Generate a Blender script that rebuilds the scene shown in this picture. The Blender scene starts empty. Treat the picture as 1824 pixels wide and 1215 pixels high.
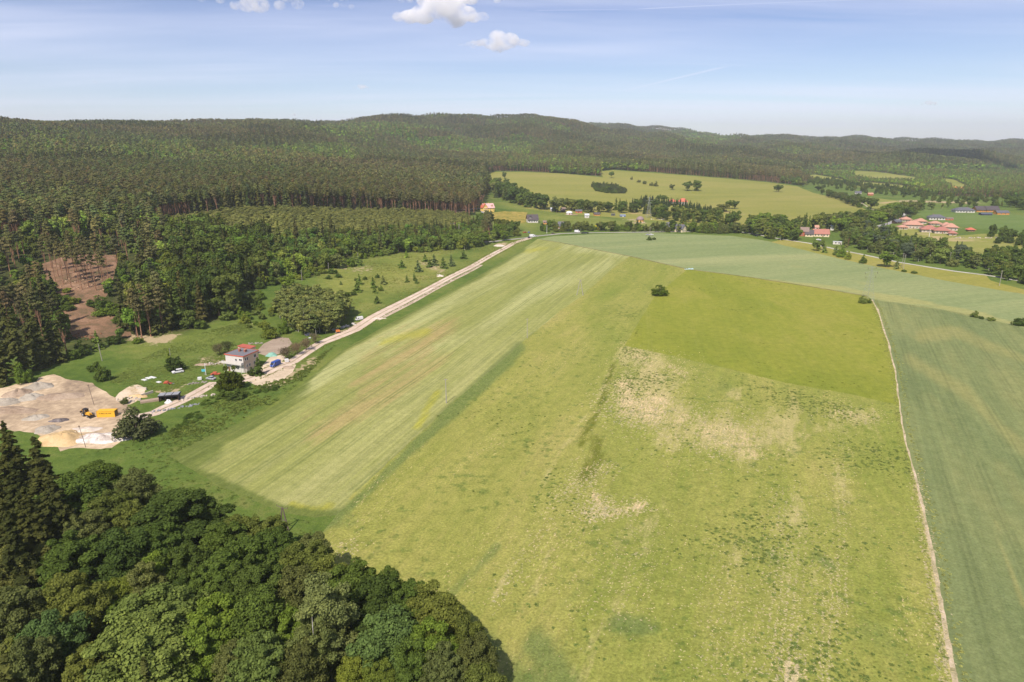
import bpy, math, random
import numpy as np
from mathutils import Vector, geometry
R = math.radians
random.seed(7); rng = np.random.default_rng(7)
S = bpy.context.scene
C = S.collection

# ------------------------------------------------------------------ camera, sky, sun, exposure
CAM_H = 100.0
PITCH = math.atan(357.5 / 1216)
CP, SP = math.cos(PITCH), math.sin(PITCH)
cam = bpy.data.objects.new('camera', bpy.data.cameras.new('camera')); C.objects.link(cam)
cam.location = (0, 0, CAM_H); cam.rotation_euler = (math.pi / 2 - PITCH, 0, 0)
cam.data.sensor_width = 36; cam.data.lens = 24.0
cam.data.clip_start = 1; cam.data.clip_end = 60000
S.camera = cam
SUN_EL, SUN_AZ = R(50), R(20)            # shadows fall 20 degrees right of straight ahead
sundir = Vector((-math.sin(SUN_AZ) * math.cos(SUN_EL), -math.cos(SUN_AZ) * math.cos(SUN_EL), math.sin(SUN_EL)))
sun = bpy.data.objects.new('sun', bpy.data.lights.new('sun', 'SUN')); C.objects.link(sun)
sun.data.energy = 4.7; sun.data.angle = R(0.53); sun.data.color = (1, .90, .80)
sun.rotation_euler = sundir.to_track_quat('Z', 'Y').to_euler()
S.view_settings.view_transform = 'Standard'; S.view_settings.look = 'None'
S.view_settings.gamma = 1; S.view_settings.exposure = 0.35
W = bpy.data.worlds.new('World'); S.world = W; W.use_nodes = True
def build_world():
    nt = W.node_tree; N = nt.nodes; L = nt.links; N.clear()
    out = N.new('ShaderNodeOutputWorld'); bg = N.new('ShaderNodeBackground'); L.new(bg.outputs[0], out.inputs[0])
    sky = N.new('ShaderNodeTexSky'); sky.sky_type = 'NISHITA'; sky.sun_disc = False
    sky.sun_elevation = SUN_EL; sky.sun_rotation = math.atan2(sundir.x, sundir.y)
    sky.air_density = 1.0; sky.dust_density = 0.4; sky.ozone_density = 3.0; sky.altitude = 300
    tc = N.new('ShaderNodeTexCoord'); sep = N.new('ShaderNodeSeparateXYZ'); L.new(tc.outputs['Generated'], sep.inputs[0])
    # high thin cirrus: noise on the plane of the sky dome (direction / height)
    def m(op, a, b=None, c=None):
        n = N.new('ShaderNodeMath'); n.operation = op
        for i, v in enumerate((a, b, c)):
            if v is None: continue
            if isinstance(v, (int, float)): n.inputs[i].default_value = v
            else: L.new(v, n.inputs[i])
        return n.outputs[0]
    zz = m('ADD', m('MAXIMUM', sep.outputs[2], 0), .06)
    cx, cy = m('DIVIDE', sep.outputs[0], zz), m('DIVIDE', sep.outputs[1], zz)
    comb = N.new('ShaderNodeCombineXYZ'); L.new(cx, comb.inputs[0]); L.new(cy, comb.inputs[1])
    def noise(rot, sx, sy, scale, det, dist):
        mp = N.new('ShaderNodeMapping'); mp.inputs['Rotation'].default_value = (0, 0, rot); mp.inputs['Scale'].default_value = (sx, sy, 1)
        L.new(comb.outputs[0], mp.inputs[0])
        n = N.new('ShaderNodeTexNoise'); n.inputs['Scale'].default_value = scale; n.inputs['Detail'].default_value = det
        n.inputs['Distortion'].default_value = dist; n.inputs['Roughness'].default_value = .55
        L.new(mp.outputs[0], n.inputs[0]); return n.outputs[0]
    a = noise(.25, .22, 1.0, .55, 7, .6); b = noise(-.5, .5, 1.2, .23, 4, .3)
    def ramp(x, lo, hi): return m('SMOOTH_MIN', m('MAXIMUM', m('DIVIDE', m('SUBTRACT', x, lo), hi - lo), 0), 1, .1)
    cir = m('ADD', m('MULTIPLY', ramp(a, .36, .72), ramp(b, .28, .56)), .04)
    cir = m('MULTIPLY', cir, .80)
    # contrails: thin straight lines on the same plane
    def trail(A, B, wid, strength):
        (x0, y0), (x1, y1) = A, B
        dx, dy = x1 - x0, y1 - y0; l = math.hypot(dx, dy); nx, ny = -dy / l, dx / l
        d = m('ABSOLUTE', m('ADD', m('ADD', m('MULTIPLY', cx, nx), m('MULTIPLY', cy, ny)), -(x0 * nx + y0 * ny)))
        t = m('ADD', m('ADD', m('MULTIPLY', cx, dx / l), m('MULTIPLY', cy, dy / l)), -(x0 * dx + y0 * dy) / l)
        e = m('MINIMUM', ramp(t, 0, .15 * l), m('SUBTRACT', 1, ramp(t, .85 * l, l)))
        k = m('SUBTRACT', 1, m('MINIMUM', m('DIVIDE', d, wid), 1))
        return m('MULTIPLY', m('MULTIPLY', m('POWER', k, .8), e), strength)
    def q(px, py):                        # sky plane position seen through a pixel
        u, v = (px - 912) / 1216, (607.5 - py) / 1216
        d = Vector((u, CP + v * SP, v * CP - SP)).normalized(); z = max(d.z, 0) + .06
        return (d.x / z, d.y / z)
    for A, B, w_, s_ in ((q(930, 19), q(1130, 17), .022, .38), (q(1080, 19), q(1640, -4), .03, .5), (q(1095, 166), q(1320, 112), .06, .42), (q(600, 20), q(840, 14), .03, .22),
                         (q(1600, 30), q(1730, 0), .03, .3), (q(960, 108), q(1380, 118), .12, .22), (q(1380, 80), q(1560, 55), .05, .2)):
        cir = m('MAXIMUM', cir, trail(A, B, w_, s_))
    rp = N.new('ShaderNodeValToRGB'); L.new(sep.outputs[2], rp.inputs[0]); e = rp.color_ramp.elements
    e[0].position = 0; e[0].color = (1.0, 1.03, 1.28, 1); e[1].position = .2; e[1].color = (.53, .55, .78, 1); k_ = e.new(.08); k_.color = (.86, .85, 1.0, 1)
    tn = N.new('ShaderNodeMix'); tn.data_type = 'RGBA'; tn.blend_type = 'MULTIPLY'; tn.inputs[0].default_value = 1; L.new(sky.outputs[0], tn.inputs[6]); L.new(rp.outputs[0], tn.inputs[7])
    mix = N.new('ShaderNodeMix'); mix.data_type = 'RGBA'; L.new(cir, mix.inputs[0]); L.new(tn.outputs[2], mix.inputs[6]); mix.inputs[7].default_value = (7.4, 7.6, 9.2, 1)
    L.new(mix.outputs[2], bg.inputs[0]); bg.inputs[1].default_value = .10
build_world()
S.cycles.max_bounces = 12; S.cycles.transparent_max_bounces = 8; S.cycles.diffuse_bounces = 3
S.cycles.volume_bounces = 10; S.cycles.volume_max_steps = 128

# ------------------------------------------------------------------ terrain
def slope(py):
    v = (607.5 - np.asarray(py, float)) / 1216
    return (v * CP - SP) / (CP + v * SP)
COLS = {  # photo column -> (depth, ground height) ; 'p' = height that shows at that photo row
 -300: [(0,0),(240,0),(300,3),(360,9),(450,26),(520,32),(800,'p330'),(1100,'p272'),(1500,'p226'),(1900,120),(3000,90),(9000,60)],
 0:    [(0,0),(240,0),(300,1),(350,6),(450,25),(520,32),(800,'p330'),(1100,'p272'),(1500,'p224'),(1900,120),(3000,90),(9000,60)],
 300:  [(0,0),(330,0),(390,6),(500,'p450'),(600,'p408'),(700,'p372'),(1100,'p302'),(1500,'p264'),(1900,'p230'),(2400,120),(9000,60)],
 500:  [(0,0),(380,0),(440,4),(530,'p462'),(700,'p372'),(1000,'p322'),(1500,'p280'),(2200,'p222'),(2800,140),(9000,60)],
 700:  [(0,0),(430,0),(555,3),(650,8),(780,'p400'),(950,'p354'),(1400,'p314'),(2000,'p275'),(2900,'p219'),(3600,180),(9000,60)],
 870:  [(0,0),(740,0),(850,1),(1000,'p369'),(1150,'p352'),(1600,'p308'),(2400,'p276'),(3400,'p215'),(4200,200),(9000,60)],
 1000: [(0,0),(740,0),(1000,2),(1200,10),(1650,'p309'),(1800,'p306'),(2300,'p276'),(3500,'p217'),(4300,200),(9000,60)],
 1080: [(0,0),(760,0),(1000,0),(1250,6),(1680,'p306'),(2300,'p282'),(3000,'p256'),(3500,'p238'),(4100,100),(5500,'p221'),(6500,180),(9000,60)],
 1200: [(0,0),(780,0),(1000,0),(1250,3),(1680,'p311'),(2300,'p290'),(3000,'p266'),(3500,'p252'),(4200,75),(5600,'p234'),(6500,120),(9000,60)],
 1300: [(0,0),(800,0),(1000,0),(1300,2),(1650,'p320'),(2200,'p297'),(2800,'p272'),(3300,58),(4300,'p251'),(5400,'p249'),(6500,90),(9000,60)],
 1500: [(0,0),(800,0),(1300,0),(1700,'p331'),(2200,'p307'),(2700,'p284'),(3100,34),(3700,'p267'),(4100,62),(4900,'p249'),(6000,70),(9000,60)],
 1650: [(0,0),(800,0),(1200,1),(1900,2),(2200,'p306'),(2700,'p279'),(3200,14),(3900,'p274'),(4800,'p260'),(5600,80),(9000,60)],
 1824: [(0,0),(800,0),(1200,1),(1900,2),(2300,'p308'),(3000,'p287'),(3500,'p282'),(5000,'p258'),(6000,70),(9000,60)],
 2200: [(0,0),(800,0),(1200,1),(1900,2),(2300,'p308'),(3000,'p287'),(3500,'p282'),(5000,'p258'),(6000,70),(9000,60)],
}
AG = np.linspace(-1.5, 1.5, 241); YG = np.exp(np.linspace(math.log(50), math.log(9000), 420))
def build_heights():
    pxs = sorted(COLS); cols = []
    for p in pxs:
        d = [c[0] for c in COLS[p]]
        z = [float(c[1]) if not isinstance(c[1], str) else CAM_H + float(slope(int(c[1][1:]))) * c[0] for c in COLS[p]]
        cols.append(np.interp(YG, d, z))
    cols = np.array(cols); ap = (np.array(pxs) - 912) / 1251.0
    Z = np.array([np.interp(AG, ap, cols[:, j]) for j in range(len(YG))]).T
    k = np.exp(-np.linspace(-2, 2, 13) ** 2 / 1.2); k /= k.sum()
    for ax in (0, 1):
        Z = np.apply_along_axis(lambda r: np.convolve(np.pad(r, 6, mode='edge'), k, 'valid'), ax, Z)
    return Z
HZ = build_heights()
def terrain(x, y):
    x = np.asarray(x, float); y = np.asarray(y, float)
    yy = np.clip(y, 50.5, 8990); a = np.clip(x / yy, -1.49, 1.49)
    fi = (a - AG[0]) / (AG[1] - AG[0]); fj = np.log(yy / 50) / math.log(180) * (len(YG) - 1)
    i = np.clip(fi.astype(int), 0, len(AG) - 2); j = np.clip(fj.astype(int), 0, len(YG) - 2); u = fi - i; w = fj - j
    z = HZ[i, j] * (1 - u) * (1 - w) + HZ[i + 1, j] * u * (1 - w) + HZ[i, j + 1] * (1 - u) * w + HZ[i + 1, j + 1] * u * w
    far = np.clip((yy - 1500) / 1500, 0, 1)
    n = (np.sin(x * .011 + 1.3 * np.sin(y * .007)) + np.sin(y * .013 + x * .004 + 2) * .8 + np.sin(x * .023 - y * .017) * .4)
    near = .35 * np.sin(x * .025 + 1) * np.sin(y * .02) + .2 * np.sin(x * .06 + y * .045)
    return z + far * n * 11 + near
def Pz(px, py, z=0.0):                    # the point at height z that shows at a photo pixel
    v = (607.5 - py) / 1216; s = (v * CP - SP) / (CP + v * SP)
    y = (z - CAM_H) / s
    return ((px - 912) / 1216 / (CP + v * SP) * y, y, z)
TS = np.exp(np.linspace(math.log(52), math.log(8900), 2600))
def Gm(P):                                 # photo pixels -> points on the ground
    P = np.asarray(P, float).reshape(-1, 2); out = np.zeros((len(P), 3))
    for a in range(0, len(P), 200):
        q = P[a:a + 200]; v = (607.5 - q[:, 1]) / 1216; den = CP + v * SP
        s = (v * CP - SP) / den; k = (q[:, 0] - 912) / 1216 / den
        X = k[:, None] * TS[None]; Z = CAM_H + s[:, None] * TS[None]
        T = terrain(X, np.broadcast_to(TS, X.shape)); hit = Z < T
        i = np.where(hit.any(1), hit.argmax(1), len(TS) - 1); i = np.maximum(i, 1)
        r = np.arange(len(q)); d0 = Z[r, i - 1] - T[r, i - 1]; d1 = Z[r, i] - T[r, i]
        t = np.clip(d0 / np.where(abs(d0 - d1) < 1e-9, 1, d0 - d1), 0, 1)
        y = TS[i - 1] + t * (TS[i] - TS[i - 1])
        out[a:a + 200] = np.stack([k * y, y, terrain(k * y, y)], 1)
    return out
def G(px, py): return Gm([(px, py)])[0]
def proj(P):
    P = np.asarray(P, float); dz = P[..., 2] - CAM_H; d = P[..., 1] * CP - dz * SP
    d = np.where(abs(d) < 1e-3, 1e-3, d)
    px = 912 + 1216 * P[..., 0] / d; py = 607.5 - 1216 * (P[..., 1] * SP + dz * CP) / d
    return np.where(d > 5, px, -9e4), np.where(d > 5, py, 9e4)
def inpoly(px, py, poly):
    px = np.asarray(px); py = np.asarray(py); c = np.zeros(px.shape, bool); n = len(poly)
    for i in range(n):
        x0, y0 = poly[i]; x1, y1 = poly[(i + 1) % n]
        if y0 == y1: continue
        c ^= ((y0 > py) != (y1 > py)) & (px < (x1 - x0) * (py - y0) / (y1 - y0) + x0)
    return c

# ------------------------------------------------------------------ materials
def srgb(r, g, b):
    f = lambda c: ((c / 255 + .055) / 1.055) ** 2.4 if c > 10 else c / 255 / 12.92
    return (f(r), f(g), f(b), 1)
MATS = {}
class NB:
    def __init__(s, name):
        s.m = bpy.data.materials.new(name); s.m.use_nodes = True; s.t = s.m.node_tree; s.N = s.t.nodes; s.L = s.t.links; s.N.clear()
        s.out = s.N.new('ShaderNodeOutputMaterial')
        g = s.N.new('ShaderNodeNewGeometry'); s.pos = g.outputs['Position']
    def link(s, a, b):
        if isinstance(a, (int, float)): b.default_value = a
        elif isinstance(a, tuple): b.default_value = a
        else: s.L.new(a, b)
    def math(s, op, a, b=0, clamp=False):
        n = s.N.new('ShaderNodeMath'); n.operation = op; n.use_clamp = clamp; s.link(a, n.inputs[0]); s.link(b, n.inputs[1]); return n.outputs[0]
    def sstep(s, x, lo, hi):
        n = s.N.new('ShaderNodeMapRange'); n.interpolation_type = 'SMOOTHSTEP'; s.link(x, n.inputs[0]); s.link(lo, n.inputs[1]); s.link(hi, n.inputs[2]); return n.outputs[0]
    def mapping(s, rot=0, sc=(1, 1, 1), src=None):
        a = s.N.new('ShaderNodeMapping'); a.vector_type = 'POINT'; a.inputs['Rotation'].default_value = (0, 0, rot); s.L.new(src or s.pos, a.inputs[0])
        b = s.N.new('ShaderNodeVectorMath'); b.operation = 'MULTIPLY'; s.L.new(a.outputs[0], b.inputs[0]); b.inputs[1].default_value = sc; return b.outputs[0]
    def noise(s, vec, scale, det=4, rough=.55, dist=0):
        n = s.N.new('ShaderNodeTexNoise'); s.L.new(vec, n.inputs['Vector']); n.inputs['Scale'].default_value = scale
        n.inputs['Detail'].default_value = det; n.inputs['Roughness'].default_value = rough; n.inputs['Distortion'].default_value = dist; return n.outputs[0]
    def ramp(s, x, stops):
        n = s.N.new('ShaderNodeValToRGB'); s.L.new(x, n.inputs[0]); e = n.color_ramp.elements
        while len(e) < len(stops): e.new(.5)
        for k, (p, c) in zip(e, stops): k.position = p; k.color = c
        return n.outputs[0]
    def mix(s, f, a, b, mode='MIX'):
        n = s.N.new('ShaderNodeMix'); n.data_type = 'RGBA'; n.blend_type = mode; s.link(f, n.inputs[0]); s.link(a, n.inputs[6]); s.link(b, n.inputs[7]); return n.outputs[2]
    def attr(s, name, typ='GEOMETRY'):
        n = s.N.new('ShaderNodeAttribute'); n.attribute_type = typ; n.attribute_name = name; return n
    def bsdf(s, col, rough=.9, spec=.1, bump=None, bstr=.3, bdist=.1, metal=0):
        b = s.N.new('ShaderNodeBsdfPrincipled'); s.link(col, b.inputs['Base Color']); s.link(rough, b.inputs['Roughness'])
        b.inputs['Specular IOR Level'].default_value = spec; b.inputs['Metallic'].default_value = metal
        if bump is not None:
            n = s.N.new('ShaderNodeBump'); n.inputs['Strength'].default_value = bstr; n.inputs['Distance'].default_value = bdist; s.L.new(bump, n.inputs['Height']); s.L.new(n.outputs[0], b.inputs['Normal'])
        s.L.new(b.outputs[0], s.out.inputs[0]); return b
CORR = {'green wheat': (1.52,1.32,1.15), 'pale wheat': (1.34,1.18,1.0), 'olive grass field': (1.10,1.06,1.15), 'patchy stubble field': (1.14,1.09,.93), 'grass field': (1.25,1.09,1.05), 'strip field crop': (1.20,1.09,.95), 'grass': (.93,.92,.82), 'far meadow grass': (1.18,.97,.94),
        'roadside_meadow': (1.1,1.0,.9), 'pasture': (1.15,1.0,.95), 'hay_field': (1.15,1.0,.95), 'valley_meadow': (1.15,1.0,.95), 'upper_meadow': (1.15,1.0,.95), 'middle_meadow': (1.15,1.0,.95), 'hill_meadow': (1.15,1.0,.95), 'side_meadow': (1.15,1.0,.95), 'crop_field': (1.25,.95,.95)}
def scal(n, v): return (v * n[0], v * n[1], v * n[2], 1)
def field_mat(name, cols, deg, stretch=.15, big=.006, mid=.05, paints=(), rows=None, tuft=None, fleck=None, fine=.5, bstr=.6):
    b = NB(name); rot = R(deg)
    v = b.mapping(rot, (1, stretch, 1)); vp = b.mapping(rot)
    n1 = b.noise(v, big, 3, .6, .4); n2 = b.noise(v, mid, 4, .6, .5); n5 = b.noise(v, mid * 7, 3, .6)
    f = b.math('ADD', b.math('ADD', b.math('MULTIPLY', n1, .55), b.math('MULTIPLY', n2, .30)), b.math('MULTIPLY', n5, .15))
    col = b.ramp(f, [(.34 + .32 * i / (len(cols) - 1), c) for i, c in enumerate(cols)])
    sp = b.noise(b.pos, 1.6, 5, .75); g = b.noise(b.pos, .28, 4, .65)
    for (an, c, sc, soft) in paints:
        a = b.attr(an).outputs['Fac']
        nn = b.noise(v if sc > 0 else b.pos, abs(sc), 5, .75)
        nn = b.sstep(nn, .3, .7)
        if soft < .1: nn = b.math('ADD', b.math('MULTIPLY', nn, .75), b.math('MULTIPLY', b.sstep(b.noise(b.pos, .12, 4, .7), .3, .7), .35))
        mk = b.math('MULTIPLY', b.sstep(b.math('SUBTRACT', a, b.math('MULTIPLY', nn, 1 - soft)), -.05, .55), .97 if an == 'verge' else .8) if soft >= .1 else b.math('MULTIPLY', b.sstep(b.math('SUBTRACT', a, b.math('MULTIPLY', nn, .98)), -.05, .5), b.math('ADD', .30, b.math('MULTIPLY', a, .65)))
        col = b.mix(mk, col, c)
    if tuft:
        c, sc, th = tuft; t = b.sstep(b.math('ADD', b.noise(b.pos, sc, 3, .6), b.math('MULTIPLY', b.math('SUBTRACT', b.noise(b.pos, sc * .12, 2), .5), .5)), th - .04, th + .12)
        col = b.mix(b.math('MULTIPLY', t, .6), col, c)
    if fleck:
        c, sc, th = fleck
        w = b.sstep(b.math('ADD', b.noise(b.mapping(rot, (1, .35, 1)), sc, 2, .6), b.math('MULTIPLY', b.math('SUBTRACT', b.noise(v, .05, 3), .5), .45)), th, th + .1)
        col = b.mix(b.math('MULTIPLY', w, .8), col, c)
    if rows:
        spc, stg, c = rows; sx = b.N.new('ShaderNodeSeparateXYZ'); b.L.new(vp, sx.inputs[0])
        ph = b.math('FRACT', b.math('DIVIDE', b.math('ADD', sx.outputs[0], b.math('MULTIPLY', n2, 1.2)), spc))
        d = b.math('ABSOLUTE', b.math('SUBTRACT', b.math('ABSOLUTE', b.math('SUBTRACT', ph, .5)), .8 / spc))
        k = b.math('SUBTRACT', 1, b.sstep(d, .25 / spc, .6 / spc))
        col = b.mix(b.math('MULTIPLY', b.math('MULTIPLY', k, stg), b.sstep(b.noise(b.pos, .03, 3), .35, .6)), col, c)
        lane = b.noise(b.mapping(rot, (1, .01, 1)), .8, 2)
        col = b.mix(1, col, b.ramp(lane, [(.3, (1 - stg * .3, 1 - stg * .28, 1 - stg * .3, 1)), (.7, (1 + stg * .25, 1 + stg * .24, 1 + stg * .2, 1))]), 'MULTIPLY')
    lo, hi = 1 - fine, 1 + fine
    col = b.mix(1, col, b.ramp(sp, [(.3, (lo, lo, lo, 1)), (.7, (hi, hi, hi, 1))]), 'MULTIPLY')
    col = b.mix(1, col, b.ramp(g, [(.3, (.86, .88, .84, 1)), (.7, (1.14, 1.12, 1.14, 1))]), 'MULTIPLY')
    col = b.mix(1, col, CORR.get(name, (1, 1, 1)) + (1,), 'MULTIPLY')
    b.bsdf(col, .95, .05, sp, bstr, .35)
    return b.m
def plain(name, col, rough=.7, spec=.3, var=.15, scale=.8, metal=0, bump=0):
    if name in MATS: return MATS[name]
    b = NB(name); n = b.noise(b.pos, scale, 5, .65); n2 = b.noise(b.pos, scale * 9, 3, .6)
    f = b.math('ADD', b.math('MULTIPLY', n, .65), b.math('MULTIPLY', n2, .35))
    c = b.mix(1, col, b.ramp(f, [(.32, (1 - var,) * 3 + (1,)), (.68, (1 + var * .6,) * 3 + (1,))]), 'MULTIPLY')
    b.bsdf(c, rough, spec, f if bump else None, bump, .05, metal); MATS[name] = b.m; return b.m
def ribbed(name, col, sp, axis=0, var=.1):
    if name in MATS: return MATS[name]
    b = NB(name); tc = b.N.new('ShaderNodeTexCoord'); sx = b.N.new('ShaderNodeSeparateXYZ'); b.L.new(tc.outputs['Object'], sx.inputs[0])
    w = b.math('SINE', b.math('MULTIPLY', sx.outputs[axis], 2 * math.pi / sp)); n = b.noise(b.pos, .7, 5, .7)
    c = b.mix(1, col, b.ramp(b.math('ADD', n, b.math('MULTIPLY', w, .12)), [(.25, (1 - var * 2,) * 3 + (1,)), (.75, (1 + var,) * 3 + (1,))]), 'MULTIPLY')
    b.bsdf(c, .6, .3, w, .5, .08); MATS[name] = b.m; return b.m
def leaf_mat(name, trans=.25, far=False):
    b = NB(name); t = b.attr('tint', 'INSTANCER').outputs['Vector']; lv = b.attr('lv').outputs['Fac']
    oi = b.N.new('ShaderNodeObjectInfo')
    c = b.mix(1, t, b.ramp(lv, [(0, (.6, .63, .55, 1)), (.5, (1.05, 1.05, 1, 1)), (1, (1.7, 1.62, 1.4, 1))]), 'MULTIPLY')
    c = b.mix(1, c, b.ramp(oi.outputs['Random'], [(0, (.8, .84, .85, 1)), (1, (1.2, 1.14, 1.05, 1))]), 'MULTIPLY')
    d = b.N.new('ShaderNodeBsdfDiffuse'); b.L.new(c, d.inputs[0]); tr = b.N.new('ShaderNodeBsdfTranslucent'); b.L.new(b.mix(1, c, (1.3, 1.35, .6, 1), 'MULTIPLY'), tr.inputs[0])
    mx = b.N.new('ShaderNodeMixShader'); mx.inputs[0].default_value = trans; b.L.new(d.outputs[0], mx.inputs[1]); b.L.new(tr.outputs[0], mx.inputs[2]); b.L.new(mx.outputs[0], b.out.inputs[0])
    return b.m
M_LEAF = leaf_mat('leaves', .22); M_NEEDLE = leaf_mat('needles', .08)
def bark(name, c0, c1):
    b = NB(name); n = b.noise(b.mapping(0, (1, 1, .3)), 2.5, 4, .7); b.bsdf(b.ramp(n, [(.35, c0), (.65, c1)]), .95, .05); return b.m
M_BARK = bark('bark', (.045, .035, .025, 1), (.13, .105, .08, 1)); M_PBARK = bark('pine bark', (.17, .09, .055, 1), (.42, .24, .15, 1)); M_BBARK = bark('birch bark', (.12, .11, .1, 1), (.55, .52, .47, 1))

# ------------------------------------------------------------------ mesh helpers
def mesh_np(name, V, F, mats, lv=None, smooth=False, mi=None):
    me = bpy.data.meshes.new(name); V = np.asarray(V, np.float32)
    if isinstance(F, np.ndarray):
        k = F.shape[1]; me.vertices.add(len(V)); me.vertices.foreach_set('co', V.ravel()); me.loops.add(F.size); me.loops.foreach_set('vertex_index', F.ravel().astype(np.int32))
        me.polygons.add(len(F)); me.polygons.foreach_set('loop_start', np.arange(0, F.size, k, dtype=np.int32)); me.update(calc_edges=True)
    else: me.from_pydata([tuple(v) for v in V.tolist()], [], F)
    for m_ in (mats if isinstance(mats, (list, tuple)) else [mats]): me.materials.append(m_)
    if lv is not None:
        a = me.attributes.new('lv', 'FLOAT', 'POINT'); a.data.foreach_set('value', np.asarray(lv, np.float32))
    if mi is not None: me.polygons.foreach_set('material_index', np.asarray(mi, np.int32))
    if smooth: me.polygons.foreach_set('use_smooth', np.ones(len(me.polygons), bool))
    me.update(); return me
class MB:
    def __init__(s): s.V = []; s.F = []
    def add(s, V, F):
        o = len(s.V); s.V += [tuple(v) for v in V]; s.F += [tuple(i + o for i in f) for f in F]; return s
    def box(s, x0, x1, y0, y1, z0, z1, rot=0, c=(0, 0)):
        V = [(x, y, z) for z in (z0, z1) for y in (y0, y1) for x in (x0, x1)]
        if rot: ca, sa = math.cos(rot), math.sin(rot); V = [(c[0] + (x - c[0]) * ca - (y - c[1]) * sa, c[1] + (x - c[0]) * sa + (y - c[1]) * ca, z) for x, y, z in V]
        return s.add(V, [(0, 2, 3, 1), (4, 5, 7, 6), (0, 1, 5, 4), (1, 3, 7, 5), (3, 2, 6, 7), (2, 0, 4, 6)])
    def prism(s, prof, y0, y1):           # profile in x,z extruded along y
        n = len(prof); V = [(x, y0, z) for x, z in prof] + [(x, y1, z) for x, z in prof]
        return s.add(V, [tuple(range(n)), tuple(range(2 * n - 1, n - 1, -1))] + [(i, i + n, (i + 1) % n + n, (i + 1) % n) for i in range(n)])
    def tube(s, pts, rad, n=6):
        pts = [Vector(p) for p in pts]; V = []; F = []
        for i, p in enumerate(pts):
            d = (pts[min(i + 1, len(pts) - 1)] - pts[max(i - 1, 0)]).normalized(); a = d.orthogonal().normalized(); b_ = d.cross(a)
            if i and V: 
                pa = (Vector(V[(i - 1) * n]) - pts[i - 1]); pa = (pa - d * pa.dot(d))
                if pa.length > 1e-6: a = pa.normalized(); b_ = d.cross(a)
            r = rad[i] if isinstance(rad, (list, tuple)) else rad
            V += [tuple(p + (a * math.cos(2 * math.pi * k / n) + b_ * math.sin(2 * math.pi * k / n)) * r) for k in range(n)]
        for i in range(len(pts) - 1):
            F += [(i * n + k, i * n + (k + 1) % n, (i + 1) * n + (k + 1) % n, (i + 1) * n + k) for k in range(n)]
        F += [tuple(range(n - 1, -1, -1)), tuple((len(pts) - 1) * n + k for k in range(n))]
        return s.add(V, F)
    def mesh(s, name, m_, smooth=False): return mesh_np(name, s.V, s.F, m_, smooth=smooth)
    def build(s, name, m_, parent=None, smooth=False, bevel=0):
        o = bpy.data.objects.new(name, s.mesh(name, m_, smooth)); C.objects.link(o); o.parent = parent
        if bevel: bv = o.modifiers.new('b', 'BEVEL'); bv.width = bevel; bv.segments = 2
        return o
def tag(o, label=None, cat=None, group=None, kind=None):
    for k, v in (('label', label), ('category', cat), ('group', group), ('kind', kind)):
        if v: o[k] = v
    return o
def empty(name, loc, rz, label, cat, group=None, sc=1):
    o = bpy.data.objects.new(name, None); C.objects.link(o); o.location = loc; o.rotation_euler = (0, 0, rz); o.scale = (sc,) * 3 if not hasattr(sc, '__len__') else sc
    o.empty_display_size = .5; return tag(o, label, cat, group)

# ------------------------------------------------------------------ fields and ground (one seamless sheet cut along the boundaries)
PATH = [(1552,533),(1562,552),(1570,577),(1581,610),(1590,645),(1597,685),(1601,722),(1605,752),(1614,795),(1624,832),(1634,872),(1641,905),(1650,950),(1657,985),(1664,1025),(1669,1060),(1677,1105),(1681,1135),(1689,1175),(1696,1215),(1710,1290)]
def wid(poly, w):                          # a strip of given widths (photo px) to the right of a line
    return poly + [(x + w(i), y + (1 if i == 0 else 0)) for i, (x, y) in reversed(list(enumerate(poly)))]
A_R = [(1122,456),(1088,481),(1039,525),(1000,552),(937,604),(880,655),(800,722),(755,765),(700,815),(650,865),(625,895),(598,917)]
B2_B = [(1601,722),(1520,703),(1400,682),(1290,655),(1190,632),(1112,616)]
C_L = [(1112,616),(1085,660),(1050,720),(1000,800),(930,920),(850,1080),(745,1290)]
E_T = [(985,421),(1060,417),(1160,415),(1300,420),(1360,428),(1430,445),(1500,462),(1600,483),(1700,503),(1824,524),(1950,548),(2300,610)]
E_B = [(957,426),(1000,432),(1060,444),(1122,456),(1225,479),(1340,494),(1450,511),(1545,527),(1552,533),(1640,545),(1740,562),(1824,585),(1950,612),(2300,690)]
ROAD_L = [(944,424),(915,433),(880,452),(830,480),(790,500),(745,524),(700,547),(665,565),(630,588),(600,600),(570,612),(545,628),(520,645),(497,652),(470,664),(440,675),(405,684),(380,683),(345,703),(318,716),(295,726),(275,736),(235,745)]
def ribbon(line, w):                       # world-width ribbon along a photo polyline, returned in world xy
    P = Gm(line)[:, :2]; Q = []; 
    for i in range(len(P)):
        d = P[min(i + 1, len(P) - 1)] - P[max(i - 1, 0)]; d /= np.linalg.norm(d); n = np.array([-d[1], d[0]]); ww = w(i) if callable(w) else w
        Q.append((P[i] + n * ww / 2, P[i] - n * ww / 2))
    return [tuple(q[0]) for q in Q] + [tuple(q[1]) for q in reversed(Q)]
def wob(p, amp=1.0):
    h = math.sin(round(p[0]) * 12.9898 + round(p[1]) * 78.233) * 43758.5453; g = math.sin(round(p[0]) * 39.346 + round(p[1]) * 11.135) * 24634.6345
    k = .28 + .10 * max(0, (900 - p[1]) / 300); return (p[0] + (h - math.floor(h) - .5) * 2 * amp * 2.2 * min(1, .35 + (p[1] - 300) / 600), p[1] + (g - math.floor(g) - .5) * 2 * amp * min(1, .2 + (p[1] - 300) / 700))
def densify(poly, step=9):
    out = []
    for i in range(len(poly)):
        a, b = poly[i], poly[(i + 1) % len(poly)]; n = max(1, int(math.hypot(b[0] - a[0], b[1] - a[1]) / step))
        out += [(a[0] + (b[0] - a[0]) * k / n, a[1] + (b[1] - a[1]) * k / n) for k in range(n)]
    return out
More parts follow.
